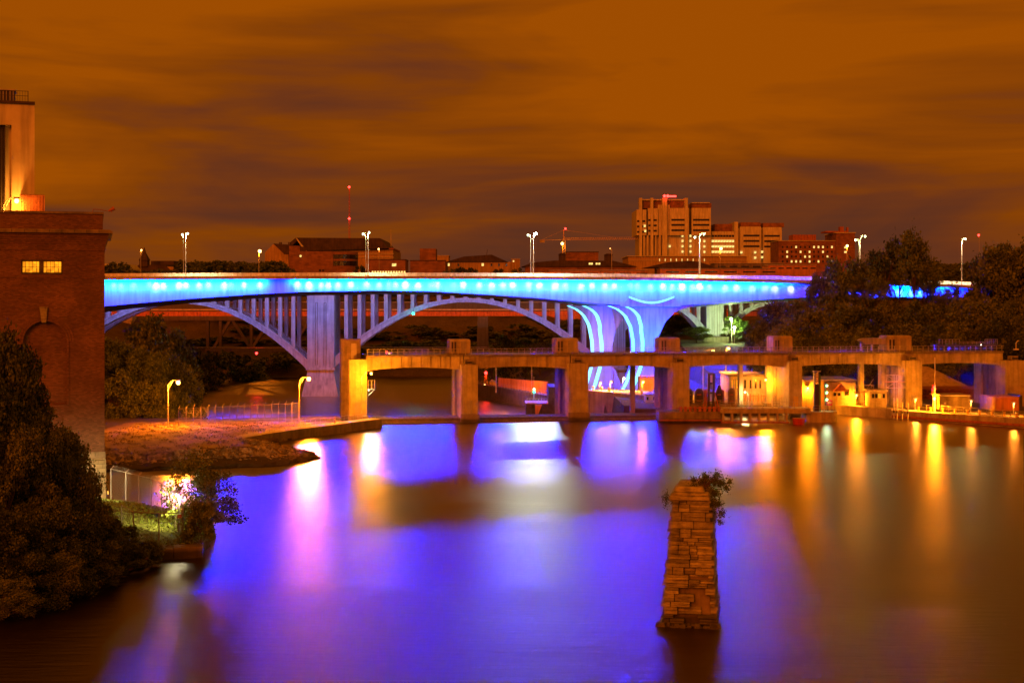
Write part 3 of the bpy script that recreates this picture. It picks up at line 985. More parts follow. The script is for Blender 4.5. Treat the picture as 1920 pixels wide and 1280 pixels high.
for pb, ph, py, lab in ((344, 342, 440, 'farther of the two white deck lamps left of the gabled hall'), (686, 681, 439, 'farther of the two white deck lamps in front of the dark roofed hall'),
                        (995, 990, 441, 'lesser white lamp just left of the dazzling one by the hipped roofs'), (1313, 1303, 445, 'farther curved lamp on the deck in front of the hospital tower'),
                        (1611, 1604, 450, 'lesser white lamp just left of the dazzling one by the brick block')):
    Y = YB + 27
    post_lamp((X(pb, Y), Y, Z(interp(TOPL, pb), YB) + 0.25), (X(ph, Y), Y, Z(py, Y)), M['mercury'], lab, 'street lamp', 'white lamps along the highway deck', r=0.3, pole_r=0.11)

# beams added under the deck lamps, light-linked to the deck, its barriers and the posts
rc_ = link_receivers(HB, None, 'deck_surfaces')
for l_ in [o for o in S.objects if o.get('group') == 'white lamps along the highway deck']:
    for o_ in l_.children_recursive:
        if o_.type == 'MESH': rc_.objects.link(o_)
for l_ in [o for o in S.objects if o.get('group') == 'white lamps along the highway deck']:
    for o_ in l_.children_recursive:
        if o_.type == 'LIGHT' and o_.name.startswith('lamp_beam'): o_.light_linking.receiver_collection = rc_

# ================================================================ ARCH BRIDGE
YA = 440.0


def build_arch_bridge():
    b = thing('arch_bridge', 'old concrete arch bridge with slender columns behind the glowing highway bridge', 'bridge', (X(700, YA), YA, -8))
    def ex(px):      # extrados row
        if px < 601: return 560.5 + 0.00195 * (px - 335) ** 2
        if px < 1170: d = px - 874; return 558.5 + 0.00182 * d * d
        if px < 1340: d = px - 1243; return 566 + 0.0075 * d * d
        d = px - 1440; return 566 + 0.0075 * d * d
    def th(px, c, half): return 8 + 14 * (abs(px - c) / half) ** 2
    spans = [(70, 579, 335, 265), (625, 1150, 874, 270), (1160, 1326, 1243, 88), (1354, 1528, 1440, 88)]
    for k, off in enumerate((0.0, 12.0)):
        for a, c, mid, half in spans:
            xs = np.linspace(a, c, 60)
            t = [(X(p, YA), Z(ex(p), YA)) for p in xs]
            u = [(X(p, YA), Z(ex(p) + th(p, mid, half), YA)) for p in xs]
            MB().strip(t, u, YA + off, YA + off + 3.2).build('arch_rib', M['concrete_blue'], b)
            MB().strip([(x, z + 0.02) for x, z in t], [(x, z - 0.55) for x, z in t], YA + off - 0.22, YA + off + 0.1).build('rib_moulding', M['concrete_blue'], b)
    ztop = Z(543, YA)
    for off in (0.0, 12.0):
        px = 77.0
        while px < 1500:
            p = px
            skip = 572 < p < 632 or 1145 < p < 1180 or 1318 < p < 1360
            e = ex(p)
            if not skip and e - 543 > 3:
                z0 = Z(e + 2, YA)
                MB().box(X(p, YA) - 0.56, X(p, YA) + 0.56, YA + off + 0.5, YA + off + 2.4, z0, ztop + 0.6).build('column', M['concrete_blue'], b)
            px += 24.85 if px < 1160 else 20
    # deck
    MB().box(X(-200, YA), X(1620, YA), YA - 1.5, YA + 17, ztop + 0.6, ztop + 1.7).box(X(-200, YA), X(1620, YA), YA - 1.9, YA - 1.5, ztop + 0.9, ztop + 2.6).build('deck', M['concrete_blue'], b)
    # tall pier
    def pier(pl, pr, ybot, flare):
        xl, xr = X(pl, YA), X(pr, YA); zb = Z(ybot, YA)
        m = MB().box(xl, xr, YA - 1.2, YA + 15, -1.0, ztop + 0.6)
        m.taper(xl - flare, xr + flare, YA - 1.2 - flare, YA + 15 + flare, zb + 1.5, -1.0, flare, flare)
        m.build('pier', M['concrete_blue'], b)
        m = MB()
        for q in (0.30, 0.62):
            x = xl + (xr - xl) * q
            m.box(x, x + 0.10, YA - 1.32, YA - 1.19, 1.5, Z(568, YA)); m.box(x + 0.7, x + 0.8, YA - 1.32, YA - 1.19, 1.5, Z(568, YA))
            m.box(x, x + 0.8, YA - 1.32, YA - 1.19, Z(568, YA), Z(568, YA) + 0.1)
        m.build('pier_panel', M['concrete_dark'], b)
        MB().taper(xl - flare - 1.3, xr + flare + 1.3, YA - 4.5, YA + 18, -8.8, zb + 1.6, 0.5, 0.5).build('footing', M['concrete_dark'], b)
        MB().box(xl - 0.35, xr + 0.35, YA - 1.55, YA - 1.18, 0.0, 0.8).build('pier_band', M['concrete_blue'], b)
    pier(577, 627, 752, 1.6)
    pier(1324, 1356, 640, 0.5)
    pier(1150, 1172, 752, 0.5)
    return b


AB = build_arch_bridge()
rc_ = link_receivers(AB, None, 'arch_surfaces')
for o_ in HB.children:
    if o_.type == 'LIGHT' and o_.name.startswith('far_side'):
        o_.light_linking.receiver_collection = rc_

# far steel railway bridge with an orange-lit girder and deck truss
YR = 520.0


def build_rail_bridge():
    b = thing('railway_bridge', 'dark steel truss bridge with an orange lit side far behind the arches', 'bridge', (X(700, YR), YR, -8))
    x0, x1 = X(150, YR), X(1420, YR)
    MB().box(x0, x1, YR, YR + 6, Z(583, YR), Z(566, YR)).build('deck', M['steel'], b)
    MB().box(x0, x1, YR - 0.5, YR, Z(581, YR), Z(579.6, YR)).box(x0, x1, YR - 0.5, YR, Z(567, YR), Z(566, YR)).build('edge_beam', M['galv'], b)
    m = MB()
    px = 152
    z0, z1 = Z(592.5, YR), Z(584, YR)
    m.box(x0, x1, YR + 0.8, YR + 1.2, z0, z1)
    while px < 1420:
        x = X(px, YR); m.box(x - 0.12, x + 0.12, YR + 0.55, YR + 0.8, z0, z1); px += 6
    m.build('side_girder', M['rust'], b)
    # truss below, left part
    m = MB()
    zt, zb = Z(597, YR), Z(655, YR)
    m.box(X(300, YR), X(640, YR), YR + 0.5, YR + 3, zt - 0.8, zt + 0.9)
    m.box(X(385, YR), X(640, YR), YR + 0.5, YR + 3, zb - 0.9, zb + 0.4)
    for px in (388, 412, 470, 545, 620):
        m.box(X(px, YR) - 0.5, X(px, YR) + 0.5, YR + 0.8, YR + 2.6, zb, zt)
    for a, c in ((398, 432), (470, 432), (470, 508), (545, 508), (545, 582)):
        m.tube((X(a, YR), YR + 1.5, zb), (X(c, YR), YR + 1.5, zt), 0.7, 0.7, 4)
    m.build('truss', M['steel'], b)
    for px in (393, 640, 905, 1290):
        m = MB(); m.taper(X(px, YR) - 2.5, X(px, YR) + 2.5, YR + 1, YR + 6, -9, zb if px < 700 else Z(594, YR), 0.6, 0.3)
        m.build('support_tower', M['steel'], b)
    ld = bpy.data.lights.new('girder_strip', 'AREA'); ld.shape = 'RECTANGLE'; ld.size = x1 - x0 - 10; ld.size_y = 0.4
    ld.energy = 6000; ld.color = (1.0, 0.12, 0.01)
    lo = bpy.data.objects.new('girder_strip', ld); COL.objects.link(lo); lo.parent = b
    lo.location = Vector(((x0 + x1) / 2, YR - 2.5, Z(586, YR))) - WP[b.name]
    lo.rotation_euler = Vector((0, 1, -0.15)).to_track_quat('-Z', 'Y').to_euler()
    return b


build_rail_bridge()

# lower pipe line across the river
YP = 470.0
tag(MB().tube((X(330, YP), YP, Z(651.5, YP)), (X(925, YP), YP, Z(651, YP)), 0.16).build('pipeline', M['galv']),
    'thin pale pipe spanning the river above the gate walkway', 'pipe')

# ================================================================ DAM WITH GATE PIERS
ZDK = DAM.z(670, 0)            # walkway deck level
FRONT = [(655, 688), (865, 896), (1067, 1103), (1261, 1293), (1480, 1504), (1698, 1729), (1885, 1925)]
TOPF = [674, 684, 681, 680, 677, 676, 676]
TOWER = [(640, 676, 636), (843, 882, 636), (1042, 1084, 634), (1237, 1275, 633), (1450, 1486, 630), (1663, 1709, 629)]
names = ['leftmost', 'second', 'third', 'fourth', 'fifth', 'sixth', 'seventh']
PN = ['leftmost concrete gate pier, standing at the end of the guide wall', 'second concrete gate pier from the left, beside the lock guide wall', 'concrete gate pier just left of the blue hourglass columns',
      'concrete gate pier just right of the blue hourglass columns', 'bright yellow lit concrete gate pier right of the yellow control building',
      'concrete gate pier between the scaffolding and the sand heap', 'concrete gate pier cut off by the right edge of the photo']
TWR = ['tower block above the leftmost gate pier', 'second', 'third', 'fourth', 'fifth', 'sixth']


def build_gate_piers():
    for k, (a, c) in enumerate(FRONT):
        u0, u1 = DAM.u(a), DAM.u(c)
        uc = (u0 + u1) / 2
        zt = DAM.z(TOPF[k], uc)
        base = DAM.pt(uc, 5, -9)
        t = thing('gate_pier', PN[k], 'gate pier', base, 'concrete gate piers of the dam', 0)
        m = MB(DAM)
        m.box(u0, u1, 0, 3.4, -2, zt)
        m.box(u0 - 0.03, u1 + 0.03, -0.04, 3.43, zt * 0.32, zt * 0.32 + 0.04).box(u0 - 0.03, u1 + 0.03, -0.04, 3.43, zt * 0.6, zt * 0.6 + 0.04)
        m.build('pier_front', M['concrete'], t)
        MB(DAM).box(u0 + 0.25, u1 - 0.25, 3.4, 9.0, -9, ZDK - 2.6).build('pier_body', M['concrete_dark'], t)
        MB(DAM).box(u0 - 0.1, u0 + 1.7, 9.0, 12.0, -9, ZDK - 2.6).build('rear_leg', M['concrete'], t)
        MB(DAM).taper(u0 - 0.35, u1 + 0.35, -0.8, 0, -2, 1.5, 0.2, 0.0).build('cutwater', M['concrete_dark'], t)
        # ladder on the flank
        m = MB(DAM)
        for q in (0, 0.45):
            m.box(u0 - 0.16, u0 - 0.1, 6.2 + q, 6.26 + q, 1.2, ZDK - 2.7)
        for i in range(22):
            m.box(u0 - 0.16, u0 - 0.12, 6.2, 6.7, 1.3 + i * 0.34, 1.34 + i * 0.34)
        m.build('ladder', M['steel'], t)
        d = MB(DAM).box(uc - 0.5, uc + 0.45, -0.06, 0.0, 1.6, 3.9).build('door', M['galv'] if k != 4 else M['gold'], t)
        if k > 0:
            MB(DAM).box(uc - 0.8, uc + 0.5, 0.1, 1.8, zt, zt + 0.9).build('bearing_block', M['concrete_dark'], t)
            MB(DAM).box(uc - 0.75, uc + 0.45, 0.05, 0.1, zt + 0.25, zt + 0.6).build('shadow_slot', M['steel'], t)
    for k, (a, c, py) in enumerate(TOWER):
        v0 = 8.0
        if k == 0:
            u0, u1 = DAM.u(a, 5.5), DAM.u(c, 5.5)
            uc = (u0 + u1) / 2
            t = thing('gate_tower', 'tall dark concrete tower at the left end of the gate walkway', 'tower', DAM.pt(uc, 7, -1), 'concrete towers on the gate walkway')
            MB(DAM).box(u0, u1, 5.5, 10.5, -1, DAM.z(py, uc, 5.5)).build('tower_wall', M['concrete_dark'], t)
            MB(DAM).box(u1 - 1.7, u1 - 0.7, 5.42, 5.5, ZDK - 0.5, ZDK + 2.3).build('door', M['galv'], t)
            continue
        u0, u1 = DAM.u(a, v0), DAM.u(c, v0); uc = (u0 + u1) / 2
        zt = DAM.z(py, uc, v0)
        lab = ['', 'brown concrete tower house on the walkway above the second gate pier', 'brown concrete tower house on the walkway beside the arch springing',
               'brown concrete tower house on the walkway right of the blue columns', 'brown concrete tower house on the walkway left of the lifted white gate',
               'brown concrete tower house touching the lifted white gate leaf'][k]
        t = thing('gate_tower', lab, 'tower', DAM.pt(uc, v0 + 2, ZDK), 'concrete towers on the gate walkway')
        m = MB(DAM).box(u0, u1, v0, v0 + 3.6, ZDK + 0.26, zt - 0.25).taper(u0, u1, v0, v0 + 3.6, zt - 0.25, zt, 0.18, 0.18)
        m.build('tower_wall', M['concrete'], t)
        MB(DAM).box(u0 + 0.55 * (u1 - u0), u0 + 0.79 * (u1 - u0), v0 - 0.06, v0, ZDK + 0.26, ZDK + 2.6).build('door', M['galv'], t)
        m = MB(DAM)
        for q in (0.10, 0.24):
            m.box(u0 + q * (u1 - u0), u0 + (q + 0.07) * (u1 - u0), v0 - 0.03, v0, ZDK + 0.5, ZDK + 2.4)
        m.build('slot_windows', M['steel'], t)
    # spans
    SP = ['left of the lamp-lit second pier', 'with lock signals beneath it', 'crossing in front of the blue columns', 'over the dome topped tanks', 'over the twin green signal lamps', 'over the sand heap', 'at the right edge']
    SL = ['arched concrete walkway span nearest the left end, with a bright lamp under it', 'arched concrete walkway span over the lock signal light',
          'arched concrete walkway span in front of the blue hourglass columns', 'arched concrete walkway span over the dome topped tanks',
          'arched concrete walkway span over the green lit signal mast', 'arched concrete walkway span over the sand heap and white mast']
    ends = [688 - 14, 865, 1067, 1262, 1480, 1700, 1925]
    for k in range(6):
        ua, ub = DAM.u(FRONT[k][0] + 8), DAM.u(FRONT[k + 1][0] + 6)
        if k == 0: ua = DAM.u(688)
        if k == 5: ub = DAM.u(1890)
        t = thing('walkway_span', SL[k], 'bridge span', DAM.pt((ua + ub) / 2, 3, ZDK - 2.4), 'arched spans of the gate walkway')
        n = 22
        top = []; bot = []
        for i in range(n + 1):
            s_ = i / n
            u = ua + (ub - ua) * s_
            top.append((u, ZDK)); bot.append((u, ZDK - 2.55 + 0.62 * math.sin(math.pi * s_) ** 0.8))
        MB(DAM).strip([(x, z - 0.01) for x, z in top], bot, 7.6, 8.0).build('rear_girder', M['concrete'], t)
        MB(DAM).box(ua, ub, 1.5, 12.0, ZDK + 0.003, ZDK + 0.26).build('deck', M['concrete_dark'], t)
        m = MB(DAM)
        m.strip(top, bot, 1.9, 2.5)
        u = ua + 0.9
        while u < ub - 0.3:
            s_ = (u - ua) / (ub - ua)
            m.box(u - 0.06, u + 0.06, 1.8, 1.9, ZDK - 2.45 + 0.62 * math.sin(math.pi * s_) ** 0.8, ZDK); u += 1.75
        m.build('front_girder', M['concrete'], t)
        m = MB(DAM)
        u = ua + 0.2
        while u < ub:
            m.box(u - 0.035, u + 0.035, 1.6, 1.67, ZDK + 0.26, ZDK + 1.36); u += 1.08
        for z in (1.3, 0.85):
            m.box(ua, ub, 1.6, 1.66, ZDK + z, ZDK + z + 0.06)
        m.build('railing', M['galv'], t)
    # crest between the piers
    for k in range(6):
        ua, ub = DAM.u(FRONT[k][1]), DAM.u(FRONT[k + 1][0])
        if k == 3: ub = DAM.u(1345)
        if k > 3: continue
        lab = ['low concrete gate sill left of the second pier', 'low concrete gate sill below the lock signal', 'low concrete gate sill below the blue columns', 'low concrete gate sill below the dome topped tanks'][k]
        t = thing('gate_sill', lab, 'dam gate', DAM.pt((ua + ub) / 2, 2, -2), 'low gate sills between the piers')
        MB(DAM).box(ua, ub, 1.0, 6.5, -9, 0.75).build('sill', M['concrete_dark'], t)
        MB(DAM).taper(ua, ub, 0.2, 1.0, -2, 0.35, 0, 0.1).build('sill_lip', M['rock'], t)


build_gate_piers()

# lamps fixed to the walkway railing and beyond
for px, py, v, lab in ((730, 664, 9.0, 'small orange lamp on the walkway nearest the left end'),):
    u = DAM.u(px, v); p = DAM.pt(u, v, ZDK + 0.26); q = DAM.pt(u, v, DAM.z(py, u, v))
    post_lamp(p, q, M['sodium_small'], lab, 'walkway lamp', None, r=0.2, pole_r=0.05, name='walkway_lamp')
for pb, ph, py, Yl, zb_, lab in ((930, 935, 663, 392, -3.8, 'orange lamp post on the lower lock wall, left of two'), (997, 1002, 662, 385, -3.8, 'orange lamp post on the lower lock wall, right of two'),
                                 (1318, 1337, 658, 285, 1.5, 'orange lamp post in the lock yard before the purple slope, left of two'), (1361, 1366, 653, 285, 1.5, 'orange lamp post in the lock yard before the purple slope, right of two'),
                                 (1151, 1156, 664, 303, 2.3, 'tall thin lamp post on the lock wall before the blue columns')):
    if pb == 1151: continue
    post_lamp((X(pb, Yl), Yl, zb_), (X(ph, Yl), Yl, Z(py, Yl)), M['sodium_small'], lab, 'street lamp', 'orange lamps around the lock', r=0.3, pole_r=0.09, down=22000)
u = DAM.u(725, 10); tt = thing('red_beacon', 'small red beacon beside the first walkway lamp', 'beacon', DAM.pt(u, 10, ZDK + .26))
MB().tube(DAM.pt(u, 10, ZDK + .26), DAM.pt(u, 10, DAM.z(661, u, 10)), 0.05).build('post', M['steel'], tt); bulb_mesh(DAM.pt(u, 10, DAM.z(660, u, 10)), 0.2, M['red_lamp'], tt)

# ================================================================ BRICK POWER HOUSE (left edge)
def build_power_house():
    Y = 152.0
    x0, x1 = X(-260, Y), X(196, Y)
    t = thing('brick_building', 'tall red brick building with a blind arch and a pair of lit windows', 'building', ((x0 + x1) / 2, Y + 8, 0))
    D = 20.0
    zb = Z(846, Y)
    # wall with a real arched recess and window opening: build the face from pieces
    ax0, ax1, acx = X(52, Y), X(128, Y), X(90, Y)
    az0, azs = Z(757, Y), Z(640, Y)
    rad = (ax1 - ax0) / 2
    wx0, wx1, wz0, wz1 = X(48, Y), X(121, Y), Z(514, Y), Z(488, Y)
    ztop = Z(520, Y)
    m = MB()
    m.box(x0, x1, Y + 0.5, Y + D, zb, Z(490, Y) - 0.003)           # core behind the facing
    m.box(x0, ax0, Y, Y + 0.5, zb, ztop).box(ax1, x1, Y, Y + 0.5, zb, ztop).box(ax0, ax1, Y, Y + 0.5, zb, az0)
    # spandrel over the arch
    n = 16
    arc = [(acx + rad * math.cos(math.pi * (1 - i / n)), azs + rad * math.sin(math.pi * (1 - i / n))) for i in range(n + 1)]
    m.strip([(p[0], ztop) for p in arc], arc, Y, Y + 0.5)
    m.box(x0, wx0, Y, Y + 0.5, ztop, Z(470, Y)).box(wx1, x1, Y, Y + 0.5, ztop, Z(470, Y))
    m.box(wx0, wx1, Y, Y + 0.5, wz1, Z(470, Y)).box(wx0, wx1, Y, Y + 0.5, ztop, wz0)
    m.box(x0, x1, Y + 0.52, Y + D, Z(490, Y), Z(470, Y))
    m.build('wall', M['brick'], t)
    # rings of the arch
    m = MB()
    for r_, pr in ((1.02, 0.10), (1.14, 0.06), (1.26, 0.03)):
        o = [(acx + rad * (r_ + 0.09) * math.cos(math.pi * (1 - i / n)), azs + rad * (r_ + 0.09) * math.sin(math.pi * (1 - i / n))) for i in range(n + 1)]
        q = [(acx + rad * r_ * math.cos(math.pi * (1 - i / n)), azs + rad * r_ * math.sin(math.pi * (1 - i / n))) for i in range(n + 1)]
        m.strip(o, q, Y - pr, Y)
        if r_ < 1.1:
            m.box(acx + rad * r_, acx + rad * (r_ + 0.09), Y - pr, Y, az0, azs); m.box(acx - rad * (r_ + 0.09), acx - rad * r_, Y - pr, Y, az0, azs)
    m.build('arch_moulding', M['brick'], t)
    MB().prism([(X(84, Y), Z(604, Y)), (X(92, Y), Z(604, Y)), (X(94.5, Y), Z(575, Y)), (X(80, Y), Z(575, Y))], Y - 0.28, Y - 0.11).build('keystone', M['stone'], t)
    # corbelled band, cornices, parapets
    m = MB()
    m.box(x0, x1 + 0.06, Y - 0.08, Y + D, Z(470, Y), Z(462, Y))
    for i in range(6):
        z = Z(462 - i * 4, Y); m.box(x0, x1 + 0.08 + i * 0.075, Y - 0.1 - i * 0.07, Y + D, z + 0.002, Z(458 - i * 4, Y))
    m.box(x0, x1 + 0.06, Y - 0.06, Y, Z(522, Y), Z(516, Y))
    m.build('corbelling', M['brick'], t)
    xc = X(207, Y - 0.7)
    MB().box(x0, xc, Y - 0.75, Y + D, Z(438, Y), Z(434, Y)).taper(x0, xc - 0.05, Y - 0.7, Y + D, Z(434, Y) + 0.002, Z(431, Y), 0.25, 0.25).build('cornice', M['concrete_dark'], t)
    MB().box(x0, X(193, Y), Y - 0.15, Y + D - 1, Z(431, Y) + 0.003, Z(402, Y)).build('parapet', M['brick'], t)
    MB().box(x0, X(194.5, Y), Y - 0.3, Y + D - 1, Z(402, Y), Z(398, Y)).build('coping', M['concrete_dark'], t)
    m = MB()
    for i in range(9):
        x = X(10 + i * 22, Y); m.box(x - 0.02, x + 0.02, Y - 0.77, Y - 0.74, Z(437.5, Y), Z(432, Y))
    m.build('coping_joints', M['steel'], t)
    # windows
    for a, c in ((49, 81), (86, 120)):
        f = MB()
        fx0, fx1, fz0, fz1 = X(a, Y), X(c, Y), Z(513, Y), Z(489.5, Y)
        f.box(fx0, fx1, Y + 0.12, Y + 0.2, fz0, fz0 + 0.1).box(fx0, fx1, Y + 0.12, Y + 0.2, fz1 - 0.1, fz1).box(fx0, fx0 + 0.09, Y + 0.12, Y + 0.2, fz0 + .1, fz1 - .1).box(fx1 - 0.09, fx1, Y + 0.12, Y + 0.2, fz0 + .1, fz1 - .1)
        for i in range(1, 5):
            x = fx0 + (fx1 - fx0) * i / 5; f.box(x - 0.02, x + 0.02, Y + 0.13, Y + 0.19, fz0 + 0.1, fz1 - 0.1)
        f.box(fx0 + .09, fx1 - .09, Y + 0.12, Y + 0.2, (fz0 + fz1) / 2 - 0.02, (fz0 + fz1) / 2 + 0.02)
        w = f.build('window', M['steel'], t)
        MB().box(fx0 + 0.05, fx1 - 0.05, Y + 0.22, Y + 0.26, fz0 + 0.05, fz1 - 0.05).build('pane', M['win_warm'], w)
    # stone base
    xs1 = X(199, Y)
    MB().box(x0, x1 + 0.1, Y - 0.12, Y + D, Z(858, Y), zb - 0.003).build('belt_course', M['concrete_dark'], t)
    m = MB()
    z = -1.0; zt = Z(858, Y) - 0.003; row = 0
    rr = random.Random(3)
    while z < zt - 0.05:
        h = min(rr.choice([0.36, 0.42, 0.5]), zt - z)
        x = x1 + 0.25 - 14
        while x < xs1 + 0.0:
            w = rr.uniform(0.7, 1.6); xe = min(x + w, xs1)
            if xe - x > 0.1:
                pr = rr.uniform(0.02, 0.14)
                m.taper(x + 0.015, xe - 0.015, Y - 0.24 - pr, Y + 1.0, z + 0.015, z + h - 0.015, 0.0, 0.04)
            x = xe + 0.001
            if xe >= xs1: break
        z += h
    m.box(x0, xs1 - 0.05, Y - 0.2, Y + D, -1, zt - 0.01)
    m.build('stone_base', M['base_stone'], t)
    # roof lamp on a bent arm at the parapet corner
    tt = thing('roof_spotlight', 'small unlit spotlight on a bent arm at the brick parapet corner', 'spotlight', (X(174, Y), Y + 1, Z(397.5, Y)))
    MB().path([(X(174, Y), Y + 1, Z(398, Y)), (X(176, Y), Y + 1, Z(391.5, Y)), (X(186, Y), Y + 1, Z(392, Y)), (X(202, Y), Y + 1, Z(395, Y))], 0.035).build('arm', M['rust'], tt)
    MB().tube((X(203, Y), Y + 1, Z(395, Y)), (X(214, Y), Y + 1, Z(389, Y)), 0.09, 0.24, 8).tube((X(209, Y), Y + 1, Z(397, Y)), (X(209, Y), Y + 1, Z(390, Y)), 0.05).build('lamp_head', M['rust'], tt)


CUR[0] = Pivot(X(196, 152.0), 152.0, R(16.3))
build_power_house()
CUR[0] = Pivot(X(65, 176.0), 176.0, R(18.8))


def build_tower():
    Y = 176.0
    x0, x1 = X(-220, Y), X(65, Y)
    t = thing('concrete_tower', 'smooth orange lit concrete tower rising behind the brick parapet', 'tower', ((x0 + x1) / 2, Y + 6, 20))
    zt = Z(196, Y); zb = Z(420, Y); rx = X(24, Y); rz = Z(236, Y)
    MB().box(rx, x1, Y, Y + 12, zb, zt).box(x0, rx, Y, Y + 12, rz, zt).box(x0, rx, Y + 1.3, Y + 12, zb, rz).build('wall', M['pale_panel'], t)
    MB().box(x0, X(65.5, Y), Y - 0.3, Y + 12.4, zt, Z(191.5, Y)).build('roof_slab', M['roof'], t)
    m = MB()
    for px in (-16, -10, -4, 2, 6.5, 11.5):
        x = X(px, Y); m.box(x - 0.09, x + 0.09, Y + 0.7, Y + 1.3, zb, rz)
    m.build('louvres', M['steel'], t)
    m = MB()
    for i in range(17):
        px = 30 + i * 2.6; x = X(px, Y - 2)
        m.box(x - 0.05, x + 0.05, Y - 2.2, Y - 2.0, Z(397, Y - 2), Z(366, Y - 2))
    m.box(X(28, Y - 2), X(72, Y - 2), Y - 2.0, Y - 0.4, Z(397, Y - 2), Z(365, Y - 2))
    m.build('corrugated_annex', M['rust'], t)
    v = thing('rooftop_cabin', 'dark louvred cabin on top of the orange lit tower', 'roof plant', (X(10, Y), Y + 3, Z(191, Y)))
    MB().box(X(-30, Y), X(30, Y), Y + 2, Y + 5, Z(190.8, Y), Z(168, Y)).build('housing', M['steel'], v)
    m = MB()
    for i in range(10):
        x = X(-28 + i * 6, Y); m.box(x, x + 0.12, Y + 1.9, Y + 2.0, Z(190, Y), Z(169, Y))
    m.box(X(-32, Y), X(32, Y), Y + 1.7, Y + 5.3, Z(168, Y), Z(166, Y))
    m.build('ribs', M['galv'], v)
    r = thing('roof_railing', 'thin railing round the flat top of the orange lit tower', 'railing', (X(40, Y), Y, Z(191, Y)))
    m = MB()
    for i in range(22):
        px = -44 + i * 4.6; x = X(px, Y); m.box(x - 0.02, x + 0.02, Y + 0.2, Y + 0.25, Z(191, Y), Z(172, Y))
    for z in (172, 181):
        m.box(X(-60, Y), X(54, Y), Y + 0.2, Y + 0.26, Z(z, Y), Z(z, Y) + 0.06)
        m.box(X(54, Y) - 0.05, X(54, Y), Y + 0.26, Y + 11, Z(z, Y), Z(z, Y) + 0.06)
    for i in range(10):
        m.box(X(54, Y) - 0.05, X(54, Y), Y + 0.3 + i * 1.1, Y + 0.35 + i * 1.1, Z(191, Y), Z(172, Y))
    m.build('rails', M['steel'], r)
    CUR[0] = None
    post_lamp((X(4, 172), 172.6, Z(402, 172)), (X(17, 170), 172.6, Z(374, 170)), M['sodium_small'], 'dazzling orange lamp on the roof below the tower', 'roof lamp', r=0.3, pole_r=0.06, name='roof_lamp')


build_tower()

